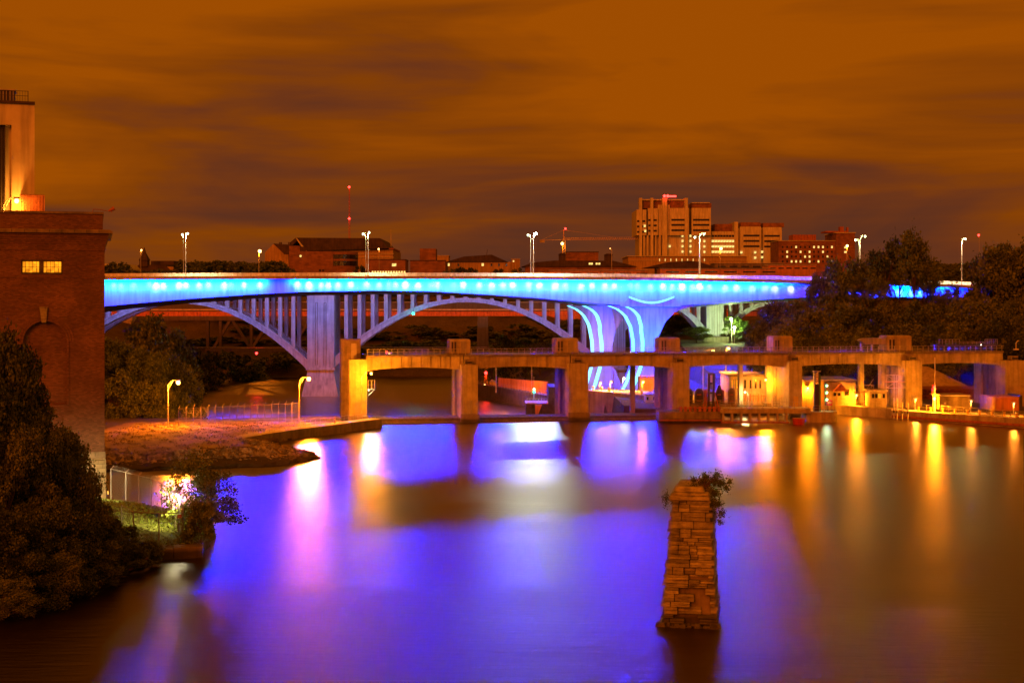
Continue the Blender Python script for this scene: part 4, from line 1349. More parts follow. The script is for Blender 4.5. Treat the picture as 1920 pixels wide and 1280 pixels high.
# ================================================================ ROCK SPIT, MOUND AND GUIDE WALL
def build_spit():
    # grassy earth mound
    xs = np.arange(-66, -24, 0.6); ys = np.arange(178, 240, 0.6)
    gx, gy = np.meshgrid(xs, ys)
    poly = [(-70, 180), (-54, 181), (-31, 189), (-27.4, 195.5), (-29, 202), (-37, 213), (-34, 226), (-26, 241), (-44, 247), (-70, 247)]
    d = sdf(poly, gx, gy)
    cx = (gx + 46) / 16; cy = (gy - 214) / 22
    h = 0.15 + np.clip(d, 0, 6) * 0.17 + 0.75 * np.exp(-(cx ** 2 + cy ** 2)) + vnoise(gx, gy, 2.3, 2) * 0.05 + vnoise(gx, gy, 0.8, 5) * 0.035
    h = np.where(d > 0, h, -1.5)
    v = np.stack([gx.ravel(), gy.ravel(), h.ravel()], 1)
    nx, ny = len(xs), len(ys)
    i = np.arange(nx - 1)[None, :] + nx * np.arange(ny - 1)[:, None]
    f = np.stack([i, i + 1, i + 1 + nx, i + nx], -1).reshape(-1, 4)
    me = bpy.data.meshes.new('earth_mound'); me.from_pydata(v.tolist(), [], f.tolist()); me.materials.append(M['earth'])
    me.polygons.foreach_set('use_smooth', [True] * len(me.polygons))
    o = bpy.data.objects.new('terrain_mound', me); COL.objects.link(o); tag(o, kind='structure')
    nt_ = 26000
    tx = rng.uniform(-62, -27, nt_); ty = rng.uniform(184, 236, nt_)
    dd = sdf(poly, tx, ty)
    clump = vnoise(tx, ty, 1.7, 9) + rng.normal(size=nt_) * 0.5
    k = (dd > 1.0) & (clump > 0.35)
    tx, ty, dd = tx[k], ty[k], dd[k]
    tz = 0.2 + np.clip(dd, 0, 6) * 0.17 + 0.75 * np.exp(-(((tx + 46) / 16) ** 2 + ((ty - 214) / 22) ** 2)) + rng.random(len(tx)) * 0.12
    o = bpy.data.objects.new('dry_grass', leaf_mesh('dry_grass', np.stack([tx, ty, tz], 1), 0.14, M['dry'], 0.3)); COL.objects.link(o)
    tag(o, 'sparse dry grass tufts over the earth mound', 'grass', kind='stuff')
    # riprap boulders: too many to count
    m = MB()
    rr = random.Random(11)
    edge = [(-70, 180), (-54, 180.5), (-42, 184.5), (-31, 188.6), (-27.4, 195), (-28.4, 201), (-34, 208)]
    for a, b in zip(edge[:-1], edge[1:]):
        ln = math.dist(a, b)
        for _ in range(int(ln * 44)):
            t = rr.random(); inw = rr.random() ** 0.9 * 7.0 - .3
            nx_, ny_ = -(b[1] - a[1]) / ln, (b[0] - a[0]) / ln
            x = a[0] + (b[0] - a[0]) * t + nx_ * inw + rr.uniform(-.2, .2); y = a[1] + (b[1] - a[1]) * t + ny_ * inw
            z = -0.15 + min(inw, 5.5) * 0.27 - max(0, inw - 5.5) * .1; s = rr.uniform(0.2, 0.62)
            p = []
            q = Matrix.Rotation(rr.random() * 6, 3, Vector((rr.random(), rr.random(), rr.random() + .1)).normalized())
            for sx in (-1, 1):
                for sy in (-1, 1):
                    for sz in (-1, 1):
                        w = q @ Vector((sx * s * rr.uniform(.6, 1.1), sy * s * rr.uniform(.6, 1.1), sz * s * rr.uniform(.4, .8)))
                        p.append((x + w.x, y + w.y, z + w.z))
            m._add(p, [(0, 1, 3, 2), (4, 6, 7, 5), (0, 4, 5, 1), (2, 3, 7, 6), (0, 2, 6, 4), (1, 5, 7, 3)])
    tag(m.build('riprap_rocks', M['rock']), 'broken boulders lining the edge of the earth spit', 'rocks', kind='stuff')
    # low concrete kerb along the top of the boulders
    w = MB()
    kp = [(-70, 187.6), (-54, 188.4), (-43, 192.4), (-35, 197.5)]
    for a, b in zip(kp[:-1], kp[1:]):
        dx, dy = b[0] - a[0], b[1] - a[1]; l = math.hypot(dx, dy); ox, oy = -dy / l * 0.3, dx / l * 0.3
        w._add([(a[0], a[1], 0.2), (b[0], b[1], 0.2), (b[0] + ox, b[1] + oy, 0.2), (a[0] + ox, a[1] + oy, 0.2), (a[0], a[1], 1.65), (b[0], b[1], 1.6), (b[0] + ox, b[1] + oy, 1.6), (a[0] + ox, a[1] + oy, 1.65)],
               [(0, 3, 2, 1), (4, 5, 6, 7), (0, 1, 5, 4), (1, 2, 6, 5), (2, 3, 7, 6), (3, 0, 4, 7)])
    tag(w.build('kerb_wall', M['earth']), 'low retaining kerb along the top of the boulders', 'wall')
    # guide wall towards the first pier
    a = (X(395, 216), 216.0); b = (X(717, 243), 243.0)
    def wall(name, pts, z0, z1, th, mat, lab, cat='wall'):
        w = MB()
        for p, q in zip(pts[:-1], pts[1:]):
            dx, dy = q[0] - p[0], q[1] - p[1]; l = math.hypot(dx, dy); ox, oy = -dy / l * th, dx / l * th
            w._add([(p[0], p[1], z0), (q[0], q[1], z0), (q[0] + ox, q[1] + oy, z0), (p[0] + ox, p[1] + oy, z0), (p[0], p[1], z1), (q[0], q[1], z1), (q[0] + ox, q[1] + oy, z1), (p[0] + ox, p[1] + oy, z1)],
                   [(0, 3, 2, 1), (4, 5, 6, 7), (0, 1, 5, 4), (1, 2, 6, 5), (2, 3, 7, 6), (3, 0, 4, 7)])
        return tag(w.build(name, mat), lab, cat)
    wall('guide_wall', [(X(430, 207), 207), (X(560, 224), 224), b], -2, 1.5, 3.0, M['concrete'], 'long angled concrete guide wall running to the leftmost gate pier', 'guide wall')
    # railing on it
    t = thing('guide_wall_railing', 'orange lit pipe railing along the top of the left guide wall', 'railing', (-38, 219, 1.75))
    m = MB()
    P0 = Vector((X(470, 214), 216, 1.5)); P1 = Vector((b[0] - 0.6, b[1] + 1.6, 1.5))
    n = 26
    for i in range(n + 1):
        p = P0.lerp(P1, i / n); m.tube(p, p + Vector((0, 0, 1.15)), 0.035, n=4)
    for h in (1.12, 0.62): m.tube(P0 + Vector((0, 0, h)), P1 + Vector((0, 0, h)), 0.03, n=4)
    m.build('rails', M['galv'], t)
    t = thing('ramp_railing', 'low pipe railing behind the mound left of the lamp post', 'railing', (X(240, 226), 226, 1.8))
    m = MB()
    A = Vector((X(240, 219), 219, 1.25)); B = Vector((X(336, 226), 226, 1.4))
    for i in range(11):
        p = A.lerp(B, i / 10); m.tube(p, p + Vector((0, 0, 1.2)), 0.04, n=4)
    for h in (1.2, 0.6): m.tube(A + Vector((0, 0, h)), B + Vector((0, 0, h)), 0.035, n=4)
    m.build('rails', M['galv'], t)
    # tall wire fence behind it
    t = thing('wire_fence', 'tall thin wire fence behind the mound between the two orange lamp posts', 'fence', (X(450, 240), 240, 1.5))
    m = MB()
    A = Vector((X(335, 226.5), 226.5, 1.3)); B = Vector((X(560, 240), 240, 1.2)); n = 17
    for i in range(n + 1):
        p = A.lerp(B, i / n); m.tube(p, p + Vector((0, 0, 3.3)), 0.06, n=4)
        m.tube(p + Vector((0, 0, 3.3)), p + Vector((0.25, 0.15, 3.7)), 0.025, n=4)
    for h in (3.2, 1.7): m.tube(A + Vector((0, 0, h)), B + Vector((0, 0, h)), 0.025, n=4)
    m.build('posts', M['galv'], t)
    m = MB()
    for i in range(90):
        p = A.lerp(B, i / 90); q = A.lerp(B, min(1, (i + 4) / 90))
        m.tube(p, q + Vector((0, 0, 3.2)), 0.006, n=3, caps=False); m.tube(q, p + Vector((0, 0, 3.2)), 0.006, n=3, caps=False)
    m.build('chain_link', M['galv'], t)
    # deck slab behind the fence and lock wall end
    wall('lock_quay', [(X(330, 241), 241), (X(640, 249), 249)], -9, 1.15, 5.0, M['concrete_dark'], 'broad concrete quay behind the wire fence', 'quay')
    post_lamp((X(315, 227), 227, 1.2), (X(334, 227), 227, Z(717, 227)), M['sodium'], 'orange lamp post at the rear of the earth mound', 'street lamp', 'orange sodium lamp posts by the gates', r=0.34, down=9000)
    post_lamp((X(561, 238), 238, 1.2), (X(579, 238), 238, Z(710, 238)), M['sodium'], 'orange lamp post in front of the tall arch bridge pier', 'street lamp', 'orange sodium lamp posts by the gates', r=0.34)
    post_lamp((X(678, 247), 247, Z(775, 247)), (X(696, 247), 247, Z(700, 247)), M['sodium_yellow'], 'yellow orange lamp post against the leftmost gate pier', 'street lamp', 'orange sodium lamp posts by the gates', r=0.22)
    # yellow hydrant-like bollard
    tag(MB().tube((X(627, 234), 234.5, 1.45), (X(627, 234), 234.5, 2.4), 0.16, 0.16, 8).ball((X(627, 234), 234.5, 2.45), 0.17).build('bollard', M['gold']), 'small yellow bollard on the left guide wall', 'bollard')
    # maintenance basket with a lamp right of the first pier
    Yb = 252.0
    t = thing('service_platform', 'small caged platform with a lamp hanging beside the leftmost gate pier', 'platform', (X(700, Yb), Yb, Z(735, Yb)))
    m = MB()
    xa, xb = X(690, Yb), X(702, Yb); za, zb_ = Z(729, Yb), Z(713, Yb)
    for x in (xa, (xa + xb) / 2, xb):
        m.tube((x, Yb, za), (x, Yb, zb_), 0.04, n=4); m.tube((x, Yb + 1, za), (x, Yb + 1, zb_), 0.04, n=4)
    for z in (za, (za + zb_) / 2, zb_):
        m.tube((xa, Yb, z), (xb, Yb, z), 0.04, n=4); m.tube((xb, Yb, z), (xb, Yb + 1, z), 0.04, n=4)
    m.build('cage', M['galv'], t); MB().box(xa, xb, Yb, Yb + 1, za - 0.12, za).build('floor', M['steel'], t)
    MB().tube((xb, Yb + .5, za - .1), (xa, Yb + .5, za - 1.2), 0.04).build('brace', M['galv'], t)
    bulb_mesh((X(691.5, Yb), Yb - 0.2, Z(731, Yb)), 0.12, M['flood'], t)


build_spit()

# ================================================================ PENINSULA WITH FENCE
def build_peninsula():
    # concrete slab edge
    s = MB()
    pts = [(-28.6, 120.2), (-26.3, 121.0), (-27.0, 124.6), (-29.5, 123.6)]
    s._add([(p[0], p[1], -0.8) for p in pts] + [(p[0], p[1], 0.95) for p in pts], [(3, 2, 1, 0), (4, 5, 6, 7), (0, 1, 5, 4), (1, 2, 6, 5), (2, 3, 7, 6), (3, 0, 4, 7)])
    s._add([(-31.2, 119.3, -0.8), (-28.62, 120.2, -0.8), (-29.52, 123.6, -0.8), (-32, 123, -0.8), (-31.2, 119.3, 0.9), (-28.62, 120.2, 0.9), (-29.52, 123.6, 0.9), (-32, 123, 0.9)],
           [(3, 2, 1, 0), (4, 5, 6, 7), (0, 1, 5, 4), (1, 2, 6, 5), (2, 3, 7, 6), (3, 0, 4, 7)])
    tag(s.build('landing_slab', M['concrete_dark'], bevel=0.05), 'weathered concrete landing slab at the water edge below the fenced grass', 'slab')
    # grass lawn patch as its own ground
    xs = np.arange(-48, -26, 0.5); ys = np.arange(119, 154, 0.5)
    gx, gy = np.meshgrid(xs, ys)
    poly = [(-48, 118), (-31.3, 120), (-27, 122.4), (-27.6, 131), (-31, 139), (-38, 146), (-48, 152)]
    d = sdf(poly, gx, gy)
    h = np.where(d > -0.3, 0.72 + np.clip(d, -0.3, 8) * 0.2 + vnoise(gx, gy, 1.1, 4) * 0.05, -1.5)
    v = np.stack([gx.ravel(), gy.ravel(), h.ravel()], 1); nx, ny = len(xs), len(ys)
    i = np.arange(nx - 1)[None, :] + nx * np.arange(ny - 1)[:, None]
    f = np.stack([i, i + 1, i + 1 + nx, i + nx], -1).reshape(-1, 4)
    me = bpy.data.meshes.new('lawn'); me.from_pydata(v.tolist(), [], f.tolist()); me.materials.append(M['grass'])
    o = bpy.data.objects.new('ground_lawn', me); COL.objects.link(o); tag(o, kind='structure')
    # tall grass
    n = 16000
    gx = rng.uniform(-46, -27, n); gy = rng.uniform(119.5, 150, n)
    d = sdf(poly, gx, gy)
    keep = (d > 0.1) & ((d < 2.2) | (rng.random(n) < 0.35))
    c = np.stack([gx[keep], gy[keep], 0.78 + np.clip(d[keep], 0, 8) * 0.2 + rng.random(keep.sum()) * 0.3], 1)
    me = leaf_mesh('tall_grass', c, 0.17, M['leaf_light'], 0.25)
    o = bpy.data.objects.new('tall_grass', me); COL.objects.link(o); tag(o, 'uncut yellow green grass inside the chain link fence', 'grass', kind='stuff')
    # chain link fence: curved run behind and straight run in front
    def fence(pts, hh, lab, arms=True, gate=False):
        t = thing('chain_link_fence', lab, 'fence', (pts[0][0], pts[0][1], pts[0][2]), 'chain link fences on the grassy point')
        w = MB()
        for p in pts:
            m = MB()
            q = Vector(p); m.tube(q, q + Vector((0, 0, hh)), 0.06, n=5)
            if arms: m.tube(q + Vector((0, 0, hh)), q + Vector((0.28, 0.1, hh + 0.32)), 0.03, n=4)
            m.build('post', M['galv'], t)
        r = MB()
        for p, q in zip(pts[:-1], pts[1:]):
            p = Vector(p); q = Vector(q); U = Vector((0, 0, 1))
            r.tube(p + U * hh, q + U * hh, 0.045, n=5)
            r.tube(p + U * 0.08, q + U * 0.08, 0.012, n=4)
            if arms:
                for k in (0.12, 0.22, 0.32):
                    o_ = Vector((0.28 * k / .32, 0.1 * k / .32, k)); r.tube(p + U * hh + o_, q + U * hh + o_, 0.008, n=3)
            L_ = (q - p).length; nn = int(L_ / 0.36)
            for i in range(-int(hh / 0.36), nn):
                # diagonal wires clipped to the bay
                for sg in (1, -1):
                    a0 = i * 0.36; a1 = a0 + hh
                    s0, z0, s1, z1 = a0, 0.0, a1, hh
                    if s0 < 0: z0 = -s0; s0 = 0
                    if s1 > L_: z1 = hh - (s1 - L_); s1 = L_
                    if s1 <= s0: continue
                    if sg < 0: s0, s1 = L_ - s0, L_ - s1
                    w.tube(p.lerp(q, s0 / L_) + U * z0, p.lerp(q, s1 / L_) + U * z1, 0.004, n=3, caps=False)
        r.build('rails', M['galv'], t); w.build('mesh', M['galv'], t)
        return t
    back = [(208, 149, 918 - 0), (236, 146, 0), (260, 143.5, 0), (284, 141, 0), (303, 137, 0), (318, 133, 0), (329, 129, 0), (336, 126.5, 0), (343, 123.2, 0)]
    pts = [(X(a, y), y, 0.9) for a, y, _ in back]
    fence(pts, 3.3, 'curving chain link fence with barbed wire along the back of the grassy point')
    fr = [(X(343, 123.2), 123.2, 0.9), (X(298, 122.6), 122.6, 0.9), (X(250, 122.8), 122.8, 1.0), (X(228, 125), 125, 1.3)]
    fence(fr, 2.6, 'straight chain link fence along the front of the grassy point', arms=False)
    t = thing('warning_sign', 'small red sign fixed to the corner of the chain link fence', 'sign', (X(337, 123), 123.0, Z(970, 123)))
    MB().box(X(333, 123), X(341, 123), 122.85, 122.9, Z(970, 123), Z(964, 123)).build('plate', M['red'], t)
    MB().box(X(334.5, 123), X(339.5, 123), 122.83, 122.846, Z(967.6, 123), Z(966.6, 123)).build('lettering', M['white'], t)
    t = thing('notice', 'tiny yellow notice on the fence next to the stone base', 'sign', (X(203, 149), 148.9, Z(924, 149)))
    MB().box(X(202, 149), X(205, 149), 148.8, 148.85, Z(926, 149), Z(920, 149)).build('plate', M['gold'], t)
    # floodlight behind the shrub, lighting the grass and stone base
    post_lamp((X(334, 126), 126.0, 0.9), (X(332, 126), 126.0, Z(927, 126)), M['flood_dim'], 'warm white floodlight burning behind the twiggy shrub', 'floodlight', r=0.16, pole_r=0.05, name='floodlight', down=4200, dcol=(1.0, 0.75, 0.2), dsize=120, target=(-37, 131, 0.5))
    post_lamp((X(150, 140), 140.0, 0.9), (X(146, 140), 140.0, Z(905, 140)), M['flood_dim'], 'white floodlight hidden in the trees against the stone base', 'floodlight', r=0.12, pole_r=0.05, name='floodlight', down=16000, dcol=(1.0, 0.8, 0.35), dsize=110, target=(X(165, 152), 152, 4.5))
    # bare reddish bank
    n = 2600
    gx = rng.uniform(-34.5, -28.6, n); gy = rng.uniform(108, 119, n)
    m = MB(); rr = random.Random(5)
    for x, y in zip(gx, gy):
        dd = float(sdf(LEFT, np.array([x]), np.array([y]))[0])
        if dd < -0.2 or dd > 3: continue
        s = rr.uniform(0.05, 0.16); z = 0.25 + dd * 0.22
        m.taper(x - s, x + s, y - s, y + s, z - 0.1, z + s, s * 0.3, s * 0.3)
    tag(m.build('bank_rubble', M['rust']), 'reddish rubble on the bank below the dark bushes', 'rubble', kind='stuff')


build_peninsula()

# ================================================================ RUINED STONE PIER
def build_ruin():
    Y = 95.5
    t = thing('ruined_pier', 'ruined limestone bridge pier with a bush on top standing in the river', 'ruined pier', (X(1290, Y), Y + 2, -0.3))
    rr = random.Random(21)
    z = -0.5; zt = Z(938, Y); row = 0
    zc0, zc1 = Z(938, Y), Z(913, Y)
    L = [(1175, 1241), (1080, 1247), (985, 1256), (935, 1261)]
    Rr = [(1175, 1343), (1080, 1337), (985, 1334), (935, 1330)]
    def ed(tab, zz):
        py = HZ + (CZ - zz) * F / Y
        return X(float(np.interp(py, [p[0] for p in tab][::-1], [p[1] for p in tab][::-1])), Y)
    def course(z, h, x0, x1, y0, y1, seed, hole=None):
        m = MB(); r = random.Random(seed)
        # two faces of blocks around a core
        off = r.uniform(0, .5)
        x = x0
        while x < x1 - 0.02:
            w = r.choice([0.5, 0.75, 1.0, 1.3, 1.6]); xe = x + w
            if x1 - xe < 0.35: xe = x1
            j = r.uniform(-0.05, 0.07)
            dep = 0.0
            if hole and hole(0.5 * (x + xe), z): dep = r.choice([0.1, 0.35, 0.6, 0.8])
            n = 3
            # split face: a slab with a few uneven layers
            zz = z + 0.012; k = r.choice([1, 2, 2, 3]); hh = (h - 0.024) / k
            for q in range(k):
                jj = j + r.uniform(-0.05, 0.05)
                e0 = r.uniform(-0.14, 0.10) if x == x0 else 0.012; e1 = r.uniform(-0.10, 0.14) if xe == x1 else -0.012
                m.taper(x + e0, xe + e1, y0 - jj + dep, y1 + r.uniform(-.05, .05), zz, zz + hh - 0.006, r.uniform(0, 0.02), r.uniform(0, .03))
                zz += hh
            x = xe
        return m
    allm = MB(); 
    def hole(x, z):
        cx = X(1302, Y); py = HZ + (CZ - z) * F / Y
        return py > 1042 and (x > X(1278, Y) - (py - 1042) * 0.05 * Y / F and x < X(1336, Y)) and rr.random() < 0.8
    while z < zc0 - 0.1:
        h = min(rr.choice([0.26, 0.34, 0.44, 0.52, 0.6]), zc0 - z)
        x0, x1 = ed(L, z), ed(Rr, z)
        c = course(z, h, x0, x1, Y, Y + 4.6, row * 7 + 1, hole)
        b = len(allm.v); allm.v += c.v; allm.f += [tuple(i + b for i in f) for f in c.f]; allm.m += c.m
        z += h; row += 1
    core = allm.build('masonry', M['stone'], t, bevel=0.025)
    m = MB()
    zz = -0.5
    x0, x1 = ed(L, 0), ed(Rr, 0)
    m.taper(x0 + 0.3, x1 - 0.3, Y + 0.55, Y + 4.3, -0.5, zc0, 0.55, 0.0)
    m.build('rubble_core', M['concrete_dark'], t)
    m = MB(); r2 = random.Random(4)
    xa, xb = X(1255, Y), X(1331, Y)
    m.taper(xa, xb, Y - 0.16, Y + 4.6, zc0 + 0.01, zc0 + 0.30, 0.02, 0)
    m.taper(xa + 0.05, xb - 0.03, Y - 0.10, Y + 4.5, zc0 + 0.31, zc0 + 0.52, 0.1, 0)
    m.taper(xa + 0.3, xb - 0.35, Y + 0.05, Y + 4.4, zc0 + 0.53, zc1, 0.14, 0.1)
    m.build('cap_stones', M['stone'], t, bevel=0.05)
    # fallen stones at the foot
    m = MB()
    for _ in range(46):
        a = r2.random(); x = x0 - 0.25 + (x1 - x0 + 0.5) * a; y = Y - r2.uniform(0.02, 0.35); s = r2.uniform(0.1, 0.28)
        m.taper(x - s, x + s, y - s, y + s, -0.3, r2.uniform(0.0, 0.3), s * 0.3, s * 0.3)
    m.build('fallen_stones', M['stone'], t, bevel=0.03)
    # bush on top
    b = thing('pier_bush', 'bushy plant spilling over the top right of the ruined stone pier', 'bush', (X(1318, Y), Y + 1, zc1))
    pts = []
    for (px, py, r, n, dy) in ((1300, 912, 0.32, 400, .8), (1318, 904, 0.42, 700, 1.2), (1338, 902, 0.5, 900, 1.2), (1352, 905, 0.45, 600, 1.0), (1362, 914, 0.3, 260, .8), (1322, 893, 0.3, 420, 1.2), (1345, 890, 0.3, 420, 1.2), (1300, 899, 0.24, 220, 1.0), (1368, 903, .2, 150, 1.0), (1340, 925, 0.45, 700, .8), (1346, 945, 0.34, 500, 0.3), (1352, 962, 0.30, 420, 0.2), (1350, 978, 0.2, 200, 0.2), (1338, 960, 0.16, 120, 0.2), (1333, 942, 0.3, 300, .2)):
        d = rng.normal(size=(n, 3)); d /= np.linalg.norm(d, axis=1)[:, None]
        rad = r * np.abs(rng.normal(size=n)) * 0.72
        pts.append(np.array([X(px, Y + dy), Y + dy, Z(py, Y + dy)]) + d * rad[:, None])
    pts = np.concatenate(pts)
    me = leaf_mesh('foliage', pts - np.array(b.location), 0.062, M['leaf_mid'], 0.45)
    o = bpy.data.objects.new('foliage', me); COL.objects.link(o); o.parent = b
    m = MB(); rr3 = random.Random(8)
    root = Vector((X(1318, Y), Y + 0.8, zc1 - 0.1))
    for _ in range(26):
        q = Vector(pts[rr3.randrange(len(pts))]); m.path([root, root.lerp(q, 0.5) + Vector((0, 0, .15)), q], 0.02, 0.006, 4)
    m.build('stems', M['bark'], b)
    b = thing('pier_tuft', 'small dark tuft clinging to the upper left of the ruined pier', 'bush', (X(1251, Y), Y + 0.5, Z(945, Y)))
    d = rng.normal(size=(420, 3)) * np.array([0.16, 0.2, 0.26]) + np.array([X(1251, Y), Y + 0.4, Z(936, Y)]) - np.array(b.location)
    o = bpy.data.objects.new('foliage', leaf_mesh('foliage', d, 0.05, M['leaf'], 0.45)); COL.objects.link(o); o.parent = b


CUR[0] = Pivot(X(1290, 95.5), 95.5, R(-10.5))
build_ruin()
CUR[0] = None

# ================================================================ LOCK AND YARD
def bx(px0, px1, py0, py1, Y, d, m=None):
    """box whose front face spans those columns and rows at distance Y"""
    m = m or MB()
    return m.box(X(px0, Y), X(px1, Y), Y, Y + d, Z(py1, Y), Z(py0, Y))


def railing(name_lab, p0, p1, h=1.1, step=1.4, mat='galv', group=None):
    p0 = Vector(p0); p1 = Vector(p1)
    t = thing('railing', name_lab, 'railing', p0, group)
    m = MB(); n = max(2, int((p1 - p0).length / step))
    for i in range(n + 1):
        q = p0.lerp(p1, i / n); m.tube(q, q + Vector((0, 0, h)), 0.035, n=4)
    for k in (1.0, 0.55): m.tube(p0 + Vector((0, 0, h * k)), p1 + Vector((0, 0, h * k)), 0.03, n=4)
    m.build('rails', M[mat], t)
    return t


def seg_wall(name, p, q, z0, z1, th, mat, lab, cat='lock wall'):
    dx, dy = q[0] - p[0], q[1] - p[1]; l = math.hypot(dx, dy); ox, oy = -dy / l * th, dx / l * th
    w = MB()
    w._add([(p[0], p[1], z0), (q[0], q[1], z0), (q[0] + ox, q[1] + oy, z0), (p[0] + ox, p[1] + oy, z0), (p[0], p[1], z1), (q[0], q[1], z1), (q[0] + ox, q[1] + oy, z1), (p[0] + ox, p[1] + oy, z1)],
           [(0, 3, 2, 1), (4, 5, 6, 7), (0, 1, 5, 4), (1, 2, 6, 5), (2, 3, 7, 6), (3, 0, 4, 7)])
    return tag(w.build(name, M[mat], bevel=0.05), lab, cat)


def build_lock():
    # lower guide wall running away
    a, b = (X(1030, 378), 378.0), (X(893, 432), 432.0)
    seg_wall('lower_guide_wall', a[:2], b[:2], -9, -3.8, -2.4, 'concrete_dark', 'long purple tinted lock guide wall running away under the arch', 'lock wall')
    railing('thin railing along the purple tinted lower guide wall', (a[0] - .3, a[1] + 0.5, -3.8), (b[0], b[1] + .5, -3.8), 1.2, 2.2)
    t = thing('sheet_pile_fence', 'corrugated orange lit panel fence behind the lower guide wall', 'fence', (X(980, 392), 392, -3.8))
    m = MB()
    for i in range(46):
        f = i / 46
        x = X(1028, 384) + (X(935, 418) - X(1028, 384)) * f; y = 386 + 34 * f
        m.box(x - 0.42, x - 0.02, y, y + 0.25, -3.8, -0.5 - 0.8 * f)
    m.build('panels', M['orange'], t)
    # beacon and hut at the far end
    Yb = 428.0
    t = thing('navigation_beacon', 'red navigation beacon on a lit mast at the far end of the lower lock wall', 'beacon', (X(911, Yb), Yb, -3.8))
    m = MB()
    for dx in (-.5, .5): m.tube((X(911, Yb) + dx, Yb, -3.8), (X(911, Yb) + dx * .3, Yb, Z(704, Yb)), 0.1, n=4)
    for i in range(5): m.tube((X(911, Yb) - .5, Yb, -3.5 + i), (X(911, Yb) + .5, Yb, -2.8 + i), 0.06, n=4)
    m.build('mast', M['gold'], t); bulb_mesh((X(911, Yb), Yb, Z(699, Yb)), 0.45, M['red_lamp'], t)
    bulb_mesh((X(909, Yb - 1), Yb - 1, Z(722, Yb)), 0.35, M['sodium_small'], t, 'foot_lamp')
    t = thing('lock_hut', 'small gabled hut beside the red navigation beacon', 'hut', (X(923, Yb), Yb, -3.8))
    bx(918, 929, 716, 724, Yb, 2).build('wall', M['gold'], t)
    Y = Yb; MB().prism([(X(916.5, Y), Z(716, Y)), (X(930.5, Y), Z(716, Y)), (X(923.5, Y), Z(711.5, Y))], Y - .3, Y + 2.3).build('roof', M['galv'], t)
    # lock nose blocks
    Y = 345.0
    t = thing('lock_nose', 'stepped blue tinted concrete lock nose with a small railed platform', 'lock wall', (X(1010, Y), Y + 4, -9))
    bx(986, 1028, 757, 790, Y, 9).build('low_block', M['concrete_dark'], t)
    bx(1028, 1062, 725.5, 790, Y + 0.5, 14).build('high_block', M['concrete_dark'], t)
    bx(985, 1028, 755.3, 756.9, Y - .4, 9).build('platform', M['orange'], t)
    MB().prism([(X(1003, Y), Z(758, Y)), (X(1016, Y), Z(758, Y)), (X(1009, Y), Z(776, Y)), (X(1004, Y), Z(783, Y))], Y - 1.2, Y - 0.01).build('buttress', M['orange'], t)
    m = MB()
    for i in range(8):
        x = X(988 + i * 5.4, Y); m.tube((x, Y, Z(755.3, Y)), (x, Y, Z(747, Y)), 0.05, n=4)
    for r in (747, 751): m.tube((X(988, Y), Y, Z(r, Y)), (X(1026, Y), Y, Z(r, Y)), 0.045, n=4)
    m.build('railing', M['galv'], t)
    t = thing('lock_signal', 'green and white lock traffic signal on a thin post', 'signal light', (X(1001, Y - .5), Y - .5, Z(755, Y)))
    MB().tube((X(1001, Y), Y - .5, Z(755, Y)), (X(1001, Y), Y - .5, Z(706, Y)), 0.07).build('post', M['galv'], t)
    h = bx(999, 1003.4, 726.5, 737, Y - 1.0, .4).build('housing', M['steel'], t)
    bulb_mesh((X(1001.2, Y), Y - 1.2, Z(729, Y)), 0.26, M['signal_white'], h, 'lens'); bulb_mesh((X(1001.2, Y), Y - 1.2, Z(734, Y)), 0.26, M['green_lamp'], h, 'lens')
    # land wall of the chamber
    Y = 300.0
    seg_wall('lock_wall', (X(1092, Y + 10), Y + 10), (X(1262, Y - 14), Y - 14), -9, 2.1, 9.0, 'concrete', 'dark stained lock chamber wall below the blue columns')
    railing('thin railing on the lock chamber wall below the blue columns', (X(1096, Y + 10), Y + 10.2, 2.1), (X(1258, Y - 13), Y - 13.8, 2.1), 1.2, 1.8)
    rr = random.Random(31)
    for i, px in enumerate((1112, 1128, 1142, 1188, 1203, 1219, 1236)):
        Yk = Y + 10 - 24 * (px - 1092) / 170 + 2.5
        t = thing('bollard', ['%s mooring bollard from the left on the lock chamber wall' % w for w in ('first', 'second', 'third', 'fourth', 'fifth', 'sixth', 'seventh')][i], 'bollard', (X(px, Yk), Yk, 2.1), 'mooring bollards on the lock chamber wall')
        MB().tube((X(px, Yk), Yk, 2.1), (X(px, Yk), Yk, 2.75), 0.22, 0.2, 8).tube((X(px, Yk), Yk, 2.75), (X(px, Yk), Yk, 2.95), 0.34, 0.3, 8).build('post', M['gold'], t)
    # low building with bright lights under the left column
    Y = 318.0
    t = thing('lock_shed', 'low flat roofed lock shed lit brightly in front of the right blue column', 'shed', (X(1226, Y), Y, 1.6))
    bx(1200, 1236, 708, 738, Y, 6).build('wall', M['yellow_brick'], t)
    m = MB()
    for i in range(8): bx(1200 + i * 5, 1200.6 + i * 5, 703, 738, Y - 1.2, .12, m)
    for r in (704, 711, 720): bx(1199, 1237, r, r + .7, Y - 1.2, .12, m)
    m.build('scaffold_rails', M['orange'], t)
    for k, (px, py, mt, lab) in enumerate(((1170, 709, 'flood', 'white floodlight burning between the two blue columns'), (1146, 716, 'sodium_small', 'low yellow lamp on the chamber wall left of the white floodlight'),
                                           (1126, 718, 'sodium_small', 'low yellow lamp at the foot of the left blue column'), (1206, 716, 'sodium', 'strong orange lamp beside the low lock shed'))):
        Yl = 306 + k
        post_lamp((X(px - 2, Yl), Yl, 1.6), (X(px, Yl), Yl, Z(py, Yl)), M[mt], lab, 'floodlight', None, r=0.22, pole_r=0.05, name='floodlight', down=4000)
